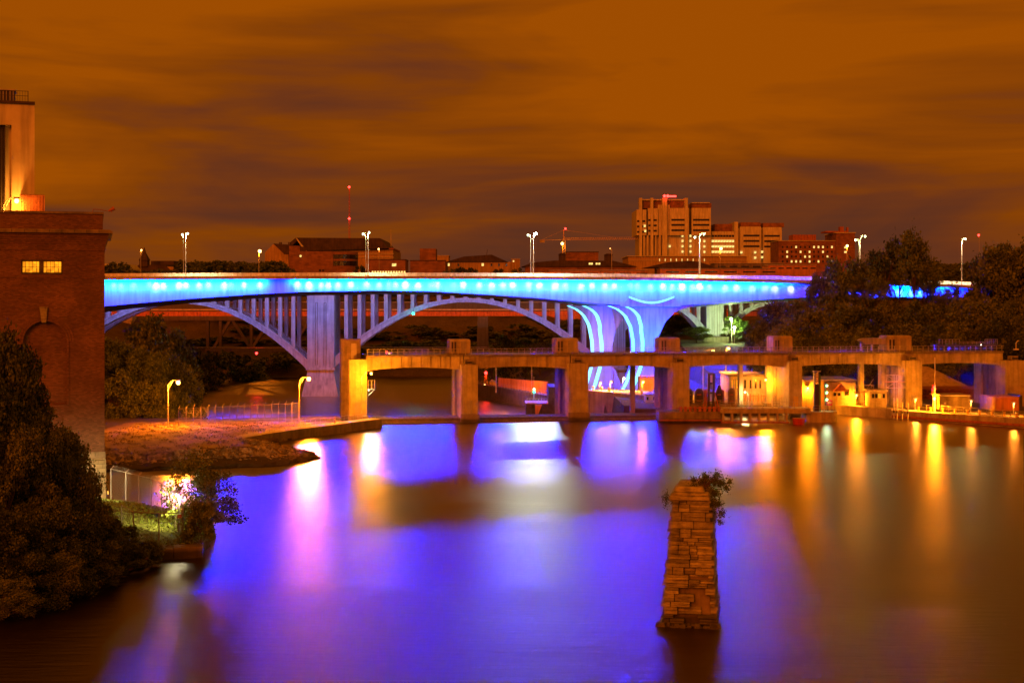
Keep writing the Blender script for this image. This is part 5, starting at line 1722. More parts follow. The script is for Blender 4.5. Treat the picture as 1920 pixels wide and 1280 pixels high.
    tag(MB().tube((X(1150, 296), 296, 2.1), (X(1150, 296), 296, Z(690, 296)), 0.09, 0.07).box(X(1150, 296) - .2, X(1150, 296) + .2, 295.9, 296.1, Z(690, 296), Z(690, 296) + .25).build('mast', M['galv']), 'slim pale mast on the chamber wall between the blue columns', 'mast')
    # platform with cabin
    Y = 282.0
    t = thing('work_platform', 'railed timber platform with a planked front beside the white cabin', 'platform', (X(1190, Y), Y, -2))
    bx(1163, 1237, 762, 790, Y, 8).build('planked_front', M['concrete_dark'], t)
    m = MB()
    for i in range(10):
        x = X(1163 + i * 5.3, Y); m.tube((x, Y, Z(762, Y)), (x, Y, Z(750, Y)), 0.04, n=4)
    for r in (750, 756): m.tube((X(1163, Y), Y, Z(r, Y)), (X(1211, Y), Y, Z(r, Y)), 0.04, n=4)
    m.build('railing', M['galv'], t)
    t = thing('white_cabin', 'small white control cabin with dark windows beside the railed platform', 'cabin', (X(1222, Y), Y + 2, Z(762, Y)))
    bx(1211, 1234, 741, 761.9, Y + 1, 4).build('wall', M['white'], t)
    bx(1209.5, 1235.5, 738.5, 740.9, Y + .5, 5).build('roof', M['galv'], t)
    for a_, c_ in ((1212.5, 1216), (1224.5, 1231.5)):
        bx(a_, c_, 743.5, 750, Y + 0.95, .04).build('window', M['glass'], t)
    bx(1226, 1231, 731, 738.4, Y + 2, 1).build('ventilator', M['steel'], t)
    # upper guide platform in front of the yard
    Y = 252.0
    t = thing('guide_platform', 'low concrete guard platform on short legs in front of the domed tanks', 'platform', (X(1420, Y), Y, -2))
    bx(1352, 1520, 766, 774.5, Y, 5).build('deck', M['concrete'], t)
    for px in (1354, 1371, 1388, 1405, 1422, 1439, 1456, 1473):
        bx(px, px + 4, 774.6, 800, Y + .2, 1.0).build('leg', M['concrete'], t)
    bx(1352, 1480, 790.5, 793, Y + .1, 4).build('waler', M['rust'], t)
    bx(1236, 1352, 772, 800, Y + .4, 6).build('solid_pier', M['concrete_dark'], t)
    bx(1236, 1354, 787, 789, Y - .1, .5).build('timber_fender', M['rust'], t)
    m = MB()
    for i in range(17):
        x = X(1350 + i * 10, Y); m.tube((x, Y + .2, Z(766, Y)), (x, Y + .2, Z(753.5, Y)), 0.04, n=4)
    for r in (753.5, 759.5): m.tube((X(1350, Y), Y + .2, Z(r, Y)), (X(1512, Y), Y + .2, Z(r, Y)), 0.035, n=4)
    m.build('railing', M['galv'], t)
    # low frames and winches on the solid pier
    m = MB()
    for px in range(1274, 1350, 9):
        bx(px, px + 5, 762, 771.9, Y + 1.0, .5, m)
    bx(1268, 1352, 764, 765.5, Y + .9, .1, m)
    tag(m.build('winch_row', M['rust']), 'row of low rusty winches along the solid guard pier', 'winches')
    # domed tanks / stored gate sections
    labs = ['domed steel bulkhead half hidden by the fourth gate pier', 'domed steel bulkhead just right of the fourth gate pier', 'domed steel bulkhead left of the lifting frame', 'black pointed bulkhead right of the lifting frame',
            'domed steel bulkhead behind the black pointed one', 'brown domed bulkhead, rightmost of the row']
    for k, (a_, c_, top, mt, pointed, dy) in enumerate(((1287, 1299, 729, 'steel', 0, 0), (1303, 1318.5, 728, 'steel', 0, 0), (1320, 1329, 730, 'rust', 0, 0.3), (1341.5, 1355, 723, 'steel', 1, 0), (1351, 1358, 730, 'rust', 0, .8), (1366, 1378, 727, 'concrete_dark', 0, 0))):
        Yk = 262.0 + dy
        t = thing('domed_bulkhead', labs[k], 'bulkhead', (X((a_ + c_) / 2, Yk), Yk, Z(757, Yk)), 'domed bulkheads stored beside the lock')
        xa, xc = X(a_, Yk), X(c_, Yk); zb_, ztp = Z(760, Yk), Z(top, Yk); w = (xc - xa) / 2; cx = (xa + xc) / 2
        if pointed:
            poly = [(xa, zb_), (xc, zb_), (xc, ztp - 1.5), (cx + .25, ztp + .1), (cx - .15, ztp + .1), (xa, ztp - 1.3)]
        else:
            poly = [(xa, zb_), (xc, zb_)] + [(cx + w * math.cos(q), ztp - w + w * math.sin(q)) for q in np.linspace(0, math.pi, 10)]
        MB().prism(poly, Yk, Yk + 1.2).build('shell', M[mt], t, bevel=0.04)
        MB().box(cx - w * .5, cx + w * .5, Yk - .05, Yk, zb_ + .8, zb_ + 1.0).box(cx - w * .5, cx + w * .5, Yk - .05, Yk, zb_ + 1.9, zb_ + 2.1).build('ribs', M['rust'], t)
    m = MB()
    bx(1290, 1382, 757, 766, 261, 3, m); bx(1290, 1382, 750, 751, 260.7, .1, m); bx(1290, 1382, 754, 755, 260.7, .1, m)
    tag(m.build('bulkhead_rack', M['concrete_dark']), 'low rack carrying the domed bulkheads', 'rack')
    # lifting frame shaped like a letter H
    Y = 254.0
    t = thing('lifting_frame', 'dark steel lifting frame shaped like a letter H above the guard platform', 'lifting frame', (X(1333, Y), Y, Z(772, Y)))
    m = MB(); bx(1327, 1331, 700, 772, Y, .6, m); bx(1336, 1340, 700, 772, Y, .6, m); m.build('columns', M['steel'], t)
    m = MB()
    for r in (700, 717, 735, 752): bx(1331.1, 1335.9, r, r + 3, Y + .1, .4, m)
    m.build('cross_beams', M['steel'], t)
    bx(1332, 1335, 703, 716, Y - .05, .1).build('hook_plate', M['galv'], t)
    m = MB()
    for sgn in (-1, 1):
        m.tube((X(1333 + sgn * 7, Y), Y + .2, Z(735, Y)), (X(1333 + sgn * 17, Y), Y + .2, Z(772, Y)), 0.12, n=4)
        m.tube((X(1333 + sgn * 7, Y), Y + .2, Z(752, Y)), (X(1333 + sgn * 12, Y), Y + .2, Z(772, Y)), 0.1, n=4)
    m.build('braces', M['rust'], t)
    # mooring tub
    Y = 249.0
    t = thing('mooring_tub', 'round orange red mooring tub floating beside the guard platform', 'float', (X(1500, Y), Y + 1, -0.3))
    MB().tube((X(1500, Y), Y + 1.1, -0.3), (X(1500, Y), Y + 1.1, 0.95), 0.95, 1.12, 16).build('hull', M['red'], t)
    MB().tube((X(1500, Y), Y + 1.1, 0.951), (X(1500, Y), Y + 1.1, 1.03), 1.14, 1.14, 16).build('rim', M['orange'], t)
    MB().tube((X(1502, Y), Y + 1.1, 1.03), (X(1503, Y), Y + 1.1, 1.6), 0.05, .05, 5).build('post', M['steel'], t)
    # concrete nose at the end of the platform
    Y = 253.0
    t = thing('concrete_nose', 'pale round ended concrete nose below the green lit signal mast', 'lock wall', (X(1540, Y), Y, -2))
    bx(1512, 1558, 772, 800, Y, 5).build('block', M['concrete'], t)
    MB().tube((X(1558, Y), Y + 2.5, -2), (X(1558, Y), Y + 2.5, Z(772.3, Y)), 1.6, 1.6, 14).build('round_end', M['concrete'], t)
    railing('short railing on the concrete nose below the signal mast', (X(1514, Y), Y + .3, Z(772, Y)), (X(1560, Y), Y + .3, Z(772, Y)), 1.1, .9)
    # sign tower
    Y = 254.5
    t = thing('gauge_tower', 'tall narrow dark and green tower with a small pale dial board', 'tower', (X(1533, Y), Y, Z(772, Y)))
    m = MB(); bx(1527, 1529, 697, 771, Y, .8, m); bx(1534.4, 1536, 697, 771, Y, .8, m); bx(1529, 1534.4, 720, 771, Y + .25, .5, m); m.build('frame', M['steel'], t)
    bx(1536.1, 1539, 703, 771, Y, .6).build('green_side', M['green'], t)
    bx(1525.5, 1539.5, 695.5, 696.9, Y - .1, 1).build('cap', M['galv'], t)
    bx(1529.1, 1534.3, 699, 718, Y, .2).build('dial_board', M['white'], t)
    m = MB(); 
    for r, a_, c_ in ((702, 1530.2, 1531), (702, 1532, 1533), (706, 1530.6, 1533.2), (710, 1530.4, 1531.4), (713, 1531.5, 1533), (716, 1530.2, 1532.4)): bx(a_, c_, r, r + 1.4, Y - .03, .02, m)
    m.build('dial_marks', M['steel'], t)
    # signal mast
    Y = 255.5
    t = thing('signal_mast', 'mast with three green white signal lamps one above another', 'signal light', (X(1549, Y), Y, Z(772, Y)))
    MB().tube((X(1548, Y), Y, Z(772, Y)), (X(1548, Y), Y, Z(717, Y)), 0.08).build('post', M['steel'], t)
    for r in (722.5, 735.5, 748.5):
        h = bx(1546.5, 1552.5, r - 3, r + 3, Y - .1, .25).build('lamp_box', M['green'], t)
        bulb_mesh((X(1550, Y), Y - .25, Z(r, Y)), 0.17, M['signal_white'], h, 'lens')
    t = thing('red_locker', 'red equipment locker at the foot of the signal mast', 'locker', (X(1556, Y), Y, Z(772, Y)))
    bx(1551, 1561, 750, 760, Y + .2, 1).build('box', M['red'], t, bevel=.03); bx(1552, 1560, 753.5, 756, Y + .12, .07).build('label_strip', M['orange'], t)
    m = MB(); bx(1552, 1553, 760.1, 772, Y + .3, .2, m); bx(1559, 1560, 760.1, 772, Y + .3, .2, m); m.build('legs', M['steel'], t)


build_lock()


def build_yard():
    # control building
    Y = 276.0
    t = thing('control_building', 'pale concrete control building with narrow slit windows glowing yellow', 'building', (X(1405, Y), Y + 5, 1.4))
    bx(1368, 1436, 706, 772, Y, 12).build('wall', M['concrete'], t)
    bx(1366.5, 1438, 702.5, 705.9, Y - .4, 13).build('roof', M['concrete_dark'], t)
    for px in (1371, 1379.5, 1395, 1405.5, 1415, 1423.5):
        f = bx(px, px + 4, 711.5, 728.5, Y - .06, .05).build('window', M['concrete_dark'], t)
        bx(px + .8, px + 3.2, 712.5, 727.5, Y - .09, .025).build('pane', M['glass'] if px > 1390 else M['win_warm'], f)
    bx(1428, 1436, 738, 755, Y - .3, .28).build('door', M['galv'], t)
    m = MB()
    for i in range(9): bx(1392 + i * 5, 1393 + i * 5, 738 + (i % 3), 752, Y - 2.5, .3, m)
    bx(1390, 1438, 742, 743, Y - 2.6, .1, m)
    tag(m.build('machinery', M['rust']), 'low rail and machinery in front of the yellow lit control building', 'machinery')
    post_lamp((X(1440, Y), Y - 5, 1.5), (X(1436, Y - 5), Y - 5, Z(712, Y - 5)), M['sodium_yellow'], 'yellow yard lamp beside the control building, tucked behind the bright pier', 'floodlight', None, r=0.2, pole_r=.06, name='floodlight')
    post_lamp((X(1394, Y), Y - 6, 1.5), (X(1397, Y - 6), Y - 6, Z(735, Y - 6)), M['flood'], 'low white lamp in front of the control building', 'floodlight', None, r=0.17, pole_r=.05, name='floodlight')
    # second building
    Y = 272.0
    t = thing('gatehouse', 'flat roofed gatehouse with a bright lamp over its small dark door', 'building', (X(1555, Y), Y + 5, 1.4))
    bx(1500, 1545, 714, 772, Y, 10).build('wall', M['yellow_brick'], t)
    bx(1545.1, 1604, 716, 772, Y + .6, 10).build('side_wing', M['concrete'], t)
    bx(1499, 1606, 711.5, 713.9, Y - .4, 12).build('roof', M['galv'], t)
    Yw = Y + .6
    for a_, c_, r0, r1 in ((1563, 1568, 736, 742), (1571, 1576, 736, 742), (1584, 1592, 730, 741)):
        bx(a_, c_, r0, r1, Yw - .05, .045).build('window', M['glass'], t)
    MB().prism([(X(1562, Y), Z(733, Y)), (X(1590, Y), Z(733, Y)), (X(1576, Y), Z(719, Y))], Y - .6, Y + .59).build('gable_porch', M['rust'], t)
    bx(1513.5, 1516, 730, 737, Y - .05, .045).build('door', M['steel'], t)
    h = bx(1511, 1517, 722, 724, Y - .3, .3).build('lamp_bracket', M['steel'], t)
    bulb_mesh((X(1514, Y), Y - .4, Z(727, Y)), 0.2, M['sodium_yellow'], h)
    # tall posts carrying the rear of the walkway
    for k, (a_, c_, v, lab) in enumerate(((1183, 1191, 9, 'between the two halves of the lock view under the blue columns'), (1386, 1393, 9, 'in front of the yellow control building'), (1438, 1446, 9.5, 'bluish post right of the control building'),
                                          (1612, 1620, 9, 'lit yellow from below beside the scaffolding'), (1652, 1660, 9, 'dim post right of the yellow lit one'))):
        u0, u1 = DAM.u(a_, v), DAM.u(c_, v)
        labs = ['slender concrete post under the walkway in front of the blue columns', 'slender concrete post under the walkway before the control building', 'bluish slender post under the walkway right of the control building',
                'slender post under the walkway lit yellow from below', 'dim slender post under the walkway left of the scaffolding']
        t = thing('walkway_post', labs[k], 'post', DAM.pt((u0 + u1) / 2, v, 0), 'slender posts under the walkway')
        MB(DAM).box(u0, u1, v, v + 1, 0.5 if k else -8.5, ZDK - 2.2).build('shaft', M['concrete'], t)
        MB(DAM).box(u0 - .2, u1 + .2, v - .2, v + 1.2, 0.4 if k else -8.6, 1.9 if k else -7).build('foot', M['concrete_dark'], t)
    post_lamp((X(1606, 271), 271.5, 1.5), (X(1606, 271.5), 271.5, Z(741, 271.5)), M['sodium_yellow'], 'low yellow lamp lighting the foot of the slender post', 'floodlight', None, r=0.2, pole_r=.05, name='floodlight')
    # scaffolding
    Y = 268.0
    for (a_, c_, lab) in ((1602, 1638, 'tubular scaffold round the foot of the yellow lit post'), (1662, 1699, 'tubular scaffold beside the pier left of the sand heap')):
        t = thing('scaffold', lab, 'scaffold', (X((a_ + c_) / 2, Y), Y, 1.5), 'tube scaffolds in the yard')
        m = MB(); top = 722 if a_ < 1650 else 703
        for px in (a_, (a_ + c_) / 2, c_):
            for dy in (0, 1.5): m.tube((X(px, Y), Y + dy, 1.4), (X(px, Y), Y + dy, Z(top, Y)), 0.05, n=4)
        for r in (top, top + 12, top + 24):
            m.tube((X(a_ - 2, Y), Y, Z(r, Y)), (X(c_ + 2, Y), Y, Z(r, Y)), 0.05, n=4)
        m.build('uprights', M['galv'], t)
        m = MB()
        m.tube((X(a_, Y), Y - .05, Z(top, Y)), (X(c_, Y), Y - .05, Z(top + 24, Y)), 0.04, n=4).tube((X(c_, Y), Y - .05, Z(top, Y)), (X(a_, Y), Y - .05, Z(top + 24, Y)), 0.04, n=4)
        m.tube((X((a_ + c_) / 2, Y), Y - .05, Z(top + 14, Y)), (X(c_, Y), Y - .05, Z(top - 12, Y)), 0.04, n=4)
        m.build('braces', M['galv'], t)
        bx(a_, c_, top + 12.5, top + 13.5, Y + .1, 1.3).build('boards', M['orange'], t)
    # booth
    Y = 266.0
    t = thing('operator_booth', 'small operator booth with a band of lit windows left of the tall lit pier', 'booth', (X(1647, Y), Y, 1.5))
    bx(1632, 1663, 734, 764, Y, 4).build('wall', M['concrete'], t)
    bx(1630.5, 1664.5, 731, 733.9, Y - .3, 4.6).build('roof', M['galv'], t)
    for px in (1635, 1641, 1647, 1655): bx(px, px + 4.4, 738, 746, Y - .05, .045).build('window', M['win_warm'] if px in (1647,) else M['glass'], t)
    # white mast with signal
    Y = 257.0
    t = thing('white_signal_mast', 'tall white mast with a red signal head near the sand heap', 'signal light', (X(1753, Y), Y, 1.4))
    MB().tube((X(1753, Y), Y, 1.4), (X(1753, Y), Y, Z(670, Y)), 0.11, 0.09).build('mast', M['white'], t)
    h = bx(1748, 1752, 721, 737, Y - .3, .4).build('signal_head', M['red'], t)
    bulb_mesh((X(1750.6, Y), Y - .4, Z(725, Y)), 0.2, M['red_lamp'], h, 'lens')
    t = thing('lamp_pedestal', 'bright yellow lit pedestal at the foot of the white mast', 'pedestal', (X(1754, Y), Y, 1.4))
    bx(1750, 1754, 741, 768, Y + .3, .5).build('post', M['gold'], t); bx(1758, 1761, 743, 767, Y + .3, .5).build('post', M['gold'], t)
    h = bx(1749, 1762, 739, 740.9, Y, .9).build('hood', M['galv'], t)
    bulb_mesh((X(1752, Y - 1.5), Y - 1.5, Z(747, Y - 1.5)), 0.26, M['sodium_yellow'], h)
    # shed, container, rusty stack, sand heap
    Y = 262.0
    t = thing('long_shed', 'long low brown shed with a bright roof edge behind the white mast', 'shed', (X(1792, Y), Y, 1.4))
    bx(1763, 1818, 743, 771, Y, 5).build('wall', M['concrete_dark'], t); bx(1761, 1820, 740.5, 742.9, Y - .5, 6).build('roof', M['galv'], t)
    bx(1770, 1774, 754, 758, Y - .04, .035).build('notice', M['white'], t)
    t = thing('storage_container', 'pale orange storage container right of the long shed', 'container', (X(1890, Y), Y, 1.4))
    bx(1861, 1866, 744, 770, Y - 1.5, 7).build('door_end', M['gold'], t)
    m = MB(); bx(1866.1, 1911, 744, 770, Y - 1, 6, m)
    for i in range(18): bx(1867 + i * 2.4, 1868 + i * 2.4, 745, 769, Y - 1.1, .1, m)
    m.build('corrugated_side', M['orange'], t)
    bx(1911.1, 1917, 741, 771, Y - 1, 6).build('dark_end', M['steel'], t)
    Y = 292.0
    t = thing('rusty_barge', 'long rusty red barge hull laid up below the sand heap', 'barge', (X(1815, Y), Y, 1))
    bx(1728, 1890, 733, 766, Y, 9).build('hull', M['rust'], t)
    bx(1726, 1895, 729, 732.9, Y - .4, 10).build('coaming', M['rust'], t)
    m = MB()
    for r in (736, 743, 751):
        for i in range(5): bx(1731 + i * 2.2, 1732 + i * 2.2, r + i % 2, r + 4, Y - .1, .09, m)
    m.build('vents', M['steel'], t)
    Y = 305.0
    xs = np.linspace(X(1700, Y), X(1850, Y), 40); ys = np.linspace(Y, Y + 22, 20)
    gx, gy = np.meshgrid(xs, ys)
    prof = np.interp(gx, [X(1718, Y), X(1738, Y), X(1745, Y), X(1768, Y), X(1800, Y), X(1822, Y), X(1832, Y)], [0.0, 3.4, 4.7, 4.6, 2.6, 1.2, 0])
    hh = 1.5 + prof * np.sin(np.pi * np.clip((gy - Y) / 22, 0, 1)) ** 0.7 * 0.95 + vnoise(gx, gy, 1.6, 7) * .05 + np.where(prof > 0, 1.1, -1)
    v = np.stack([gx.ravel(), gy.ravel(), hh.ravel()], 1); nx, ny = 40, 20
    i = np.arange(nx - 1)[None, :] + nx * np.arange(ny - 1)[:, None]
    f = np.stack([i, i + 1, i + 1 + nx, i + nx], -1).reshape(-1, 4)
    me = bpy.data.meshes.new('sand_heap'); me.from_pydata(v.tolist(), [], f.tolist()); me.materials.append(M['sand']); me.polygons.foreach_set('use_smooth', [True] * len(me.polygons))
    o = bpy.data.objects.new('sand_heap', me); COL.objects.link(o); tag(o, 'pale heap of sand with a flat top behind the rusty barge', 'sand heap')
    # upper right guide wall
    A = (X(1562, 273), 271.0); B = (X(1668, 262), 261.0); C = (X(1990, 238), 237.0)
    seg_wall('river_wall', A, B, -2, 1.75, 3.0, 'concrete', 'concrete river wall from the round nose to the pale ladder posts', 'river wall')
    seg_wall('river_wall', B, C, -2, 1.6, 3.0, 'concrete', 'long concrete river wall running toward the right edge of the photo', 'river wall')
    seg_wall('timber_fender', (B[0], B[1] - .45), (C[0], C[1] - .45), 0.25, 0.7, .4, 'rust', 'dark timber rubbing strip along the right river wall', 'fender')
    railing('railing along the river wall right of the white mast', (B[0] + 5, B[1] + 1.4 - 2, 1.6), (C[0], C[1] + 1.6, 1.6), 1.1, 1.5)
    railing('railing along the river wall left of the booth', (A[0] + 1, A[1] + 1.8, 1.75), (B[0] - 1, B[1] + 1.8, 1.75), 1.1, 1.5)
    for k, px in enumerate((1674, 1680, 1690, 1700)):
        Yk = B[1] - (px - 1668) * 0.09
        t = thing('mooring_post', ['pale steel mooring post, leftmost of four on the river wall', 'pale steel mooring post, second of four on the river wall', 'pale steel mooring post, third of four on the river wall', 'pale steel mooring post, rightmost of four on the river wall'][k],
                  'mooring post', (X(px, Yk), Yk - .7, 0), 'pale mooring posts on the river wall')
        MB().tube((X(px, Yk), Yk - .7, -0.3), (X(px, Yk), Yk - .7, Z(745 + (k > 1) * 9, Yk)), 0.12, 0.12, 8).build('pile', M['galv'], t)
        MB().tube((X(px, Yk), Yk - .7, 1.2), (X(px, Yk), Yk - .7, 1.6), 0.17, 0.17, 8).build('collar', M['steel'], t)
    rr = random.Random(2)
    for k in range(9):
        px = 1722 + k * 23; f = (px - 1668) / 322; Yk = B[1] + (C[1] - B[1]) * f + 2.2
        kind = k % 3
        t = thing('capstan', '%s yellow capstan from the white mast along the right river wall' % ('nearest', 'second', 'third', 'fourth', 'fifth', 'sixth', 'seventh', 'eighth', 'ninth')[k], 'capstan', (X(px, Yk), Yk, 1.6), 'yellow capstans along the right river wall')
        MB().tube((X(px, Yk), Yk, 1.6), (X(px, Yk), Yk, 2.2), 0.25, 0.16, 8).build('drum', M['gold'], t); MB().tube((X(px, Yk), Yk, 2.2), (X(px, Yk), Yk, 2.36), 0.28, 0.26, 8).build('head', M['gold'], t)
    # yard lamps that flood the wall top
    for k, (px, Yl, py, lab) in enumerate(((1820, 256, 752, 'low sodium lamp on the river wall before the long shed'), (1900, 250, 757, 'low sodium lamp on the river wall before the container'), (1581, 274, 744, 'low sodium lamp on the river wall right of the signal mast'),
                                           (1716, 261, 749, 'low sodium lamp at the foot of the tall lit pier'))):
        post_lamp((X(px, Yl), Yl, 1.5), (X(px + 1, Yl), Yl, Z(py, Yl)), M['sodium_small'], lab, 'floodlight', 'low lamps along the right river wall', r=0.17, pole_r=.05, name='floodlight', down=5000, dsize=160)
    # lifted gate leaf on the walkway
    u0, u1 = DAM.u(1612, 8.5), DAM.u(1664, 8.5)
    t = thing('lifted_gate', 'pale lifted steel gate leaf on raking legs left of the last tower house', 'gate', DAM.pt((u0 + u1) / 2, 9, ZDK + .26))
    zt, zb_ = DAM.z(634, u0, 8.5), DAM.z(646, u0, 8.5)
    MB(DAM).strip([(u0 + .4, zt - .15), (u0 + 1.2, zt), (u1, zt)], [(u0, zt - .4), (u0 + 1.2, zb_), (u1, zb_)], 8.5, 10).build('leaf', M['galv'], t)
    for q in (0.05, 0.45): MB(DAM).box(u0 + (u1 - u0) * q, u0 + (u1 - u0) * q + .3, 8.7, 9.2, ZDK + .27, zb_ + .2).build('leg', M['galv'], t)
    # maintenance machine with railed top
    u0, u1 = DAM.u(1755, 7.5), DAM.u(1870, 7.5)
    t = thing('maintenance_gantry', 'dark maintenance gantry with a railed top deck near the right end of the walkway', 'gantry', DAM.pt((u0 + u1) / 2, 8, ZDK + .26))
    z1 = DAM.z(650, u0, 7.5); z2 = DAM.z(646, u0, 7.5); z3 = DAM.z(636, u0, 7.5)
    m = MB(DAM)
    for q in np.linspace(0.04, .96, 9): m.box(u0 + (u1 - u0) * q - .3, u0 + (u1 - u0) * q + .35, 7.6, 9.5, ZDK + .27, z1)
    m.box(u0, u1, 7.5, 9.8, z1 + .003, z2)
    m.build('machine_body', M['steel'], t)
    m = MB(DAM)
    for (qa, qb, zz) in ((0.05, .38, z3), (.38, .8, (z2 + z3) / 2), (.8, 1.0, z3)):
        a_, c_ = u0 + (u1 - u0) * qa, u0 + (u1 - u0) * qb
        m.box(a_, c_, 7.5, 7.57, zz - .06, zz); m.box(a_, c_, 7.5, 7.57, (zz + z2) / 2, (zz + z2) / 2 + .05)
        for q in np.linspace(a_, c_, 7): m.box(q - .03, q + .03, 7.5, 7.57, z2, zz)
    m.build('railing', M['galv'], t)
    h = MB(DAM).box(u0 + (u1 - u0) * .71, u0 + (u1 - u0) * .73, 7.3, 7.5, ZDK + 1.3, ZDK + 1.5).build('work_light', M['steel'], t)
    MB(DAM).ball((u0 + (u1 - u0) * .72, 7.15, ZDK + 1.3), 0.1).build('bulb', M['flood'], h)
    # service crane arm at the right end
    u = DAM.u(1905, 7)
    t = thing('davit', 'small white davit arm on the walkway near the right edge', 'davit', DAM.pt(u, 7, ZDK + .26))
    MB(DAM).path([(u, 7, ZDK + .26), (u, 7, ZDK + 1.6), (u + .4, 7, ZDK + 2.1), (u + .6, 7, ZDK + 2.0)], 0.09).build('arm', M['white'], t)
    MB(DAM).box(u - .5, u + .5, 6.8, 7.2, ZDK + .27, ZDK + .5).build('base', M['white'], t)


build_yard()
# red and green navigation lamps hung under the far bridges
for px, py, Y, mt, lab in ((775, 588, 436, 'green_lamp', 'small green navigation lamp hanging under the middle arch'), (481, 662, 468, 'red_lamp', 'small red navigation lamp on the pipe left of the tall pier'),
                           (1097, 616, 445, 'red_lamp', 'small red lamp between the arch columns left of the blue columns')):
    t = thing('navigation_lamp', lab, 'navigation lamp', (X(px, Y), Y, Z(py, Y)))
    MB().tube((X(px, Y), Y, Z(py, Y) + .3), (X(px, Y), Y, Z(py, Y) + 1.6), 0.06).build('hanger', M['steel'], t); bulb_mesh((X(px, Y), Y, Z(py, Y)), 0.42 if px != 1097 else .3, M[mt], t)

# ================================================================ SKYLINE
def wins(t, rows, cols, Y, mats, pick, h, w, name='window', proud=.12):
    for r in rows:
        for c in cols:
            mt = pick(r, c)
            bx(c, c + w, r, r + h, Y - proud, proud - .02).build(name, M[mt], t)


def build_skyline():
    # gabled annex and assembly hall
    Y = 820.0
    t = thing('gabled_annex', 'yellow brick gabled building left of the big dark roofed hall', 'building', (X(515, Y), Y + 20, 25))
    MB().prism([(X(495, Y), 24), (X(541, Y), 24), (X(541, Y), Z(476, Y)), (X(513, Y), Z(457, Y)), (X(497, Y), Z(473, Y))], Y, Y + 30).build('wall', M['yellow_brick'], t)
    MB().prism([(X(512.5, Y), Z(456.5, Y)), (X(533, Y), Z(476.3, Y)), (X(546, Y), Z(476.3, Y)), (X(546, Y), Z(459, Y))], Y - .5, Y + 30).build('roof', M['roof'], t)
    for px in (523, 540): bx(px, px + 4, 454, 459, Y - .2, 3).build('vent', M['steel'], t)
    Y = 860.0
    t = thing('assembly_hall', 'large hall with a broad dark pitched roof behind the brick building', 'building', (X(640, Y), Y + 20, 25))
    bx(556, 737, 468, 600, Y, 60).build('wall', M['yellow_brick'], t)
    MB().prism([(X(543, Y), Z(457, Y)), (X(556, Y), Z(446, Y)), (X(713, Y), Z(447, Y)), (X(729, Y), Z(466, Y)), (X(575, Y), Z(470.5, Y)), (X(560, Y), Z(450, Y)), (X(548, Y), Z(462, Y))], Y - 3, Y + 62).build('roof', M['roof'], t)
    MB().prism([(X(556, Y), Z(446.6, Y)), (X(558, Y), Z(446.6, Y)), (X(577, Y), Z(471, Y)), (X(572, Y), Z(471, Y))], Y - 3.5, Y - 3.01).build('gable_trim', M['pale_panel'], t)
    m = MB()
    for r in (475, 482): bx(666, 738, r, r + 1.2, Y - .6, .5, m)
    m.build('cornice', M['pale_panel'], t)
    bx(729, 738, 465, 467.5, Y - 1, 50).build('end_coping', M['rust'], t)
    Y = 780.0
    t = thing('curved_brick_building', 'dark red brick building with a curved glazed corner', 'building', (X(600, Y), Y + 20, 25))
    bx(542, 624, 471, 600, Y, 40).build('wall', M['brick_far'], t)
    bx(542, 562, 461, 470.9, Y + 2, 25).build('stair_block', M['brick_far'], t)
    cx, r_ = X(640, Y), X(668, Y) - X(640, Y)
    MB().tube((cx, Y + r_, 24), (cx, Y + r_, Z(472, Y)), r_, r_, 28).build('curved_corner', M['brick_far'], t)
    bx(624.1, 640, 472, 600, Y + .3, 20).build('link', M['brick_far'], t)
    for r0, r1 in ((477, 485), (489, 498)):
        MB().tube((cx, Y + r_, Z(r1, Y)), (cx, Y + r_, Z(r0, Y)), r_ + .15, r_ + .15, 28).build('window_band', M['glass'], t)
    bx(625, 640, 477, 485, Y + .1, .15).build('window', M['glass'], t); bx(625, 640, 489, 498, Y + .1, .15).build('window', M['glass'], t)
    bulb_mesh((X(564, Y), Y - 1, Z(480, Y)), 0.6, M['win_far'], t, 'wall_light')
    for px in (598, 604): bx(px, px + 4, 505, 509, Y - .15, .12).build('window', M['glass'], t)
    # low dark building with strip of lit windows
    Y = 700.0
    t = thing('low_dark_building', 'low dark building with a strip of lit windows right above the deck', 'building', (X(725, Y), Y + 10, 25))
    bx(688, 760, 487, 600, Y, 20).build('wall', M['brick_far'], t); bx(687, 761, 486, 487, Y - .4, 21).build('roof', M['roof'], t)
    bx(735, 743, 494, 499, Y - .1, .09).build('window', M['win_far'], t)
    for px in range(697, 762, 5): bx(px, px + 3, 508, 511, Y - .1, .09).build('window', M['win_far'], t)
    Y = 760.0
    t = thing('dark_block', 'dark windowless block with a square tower on top', 'building', (X(800, Y), Y + 10, 25))
    bx(769, 835, 489, 600, Y, 30).build('base_block', M['brick_far'], t); bx(787, 817, 466, 488.9, Y + 4, 14).build('square_tower', M['brick_far'], t)
    bx(768, 836, 487.6, 488.95, Y - .3, 3).build('coping', M['roof'], t)
    Y = 900.0
    t = thing('cream_building', 'small cream building peeping over the dark block', 'building', (X(828, Y), Y + 10, 25))
    bx(817, 841, 480, 600, Y, 20).build('wall', M['yellow_brick'], t); bx(816, 842, 478.6, 479.9, Y - .4, 21).build('roof', M['galv'], t)
    Y = 800.0
    t = thing('hipped_roof_building', 'long building with a dark hipped roof and one glowing window', 'building', (X(905, Y), Y + 15, 25))
    bx(836, 968, 491, 600, Y, 25).build('wall', M['yellow_brick'], t)
    MB().prism([(X(836, Y), Z(491, Y)), (X(870, Y), Z(481, Y)), (X(900, Y), Z(479, Y)), (X(922, Y), Z(477.5, Y)), (X(952, Y), Z(490.9, Y))], Y - 1, Y + 26).build('roof', M['roof'], t)
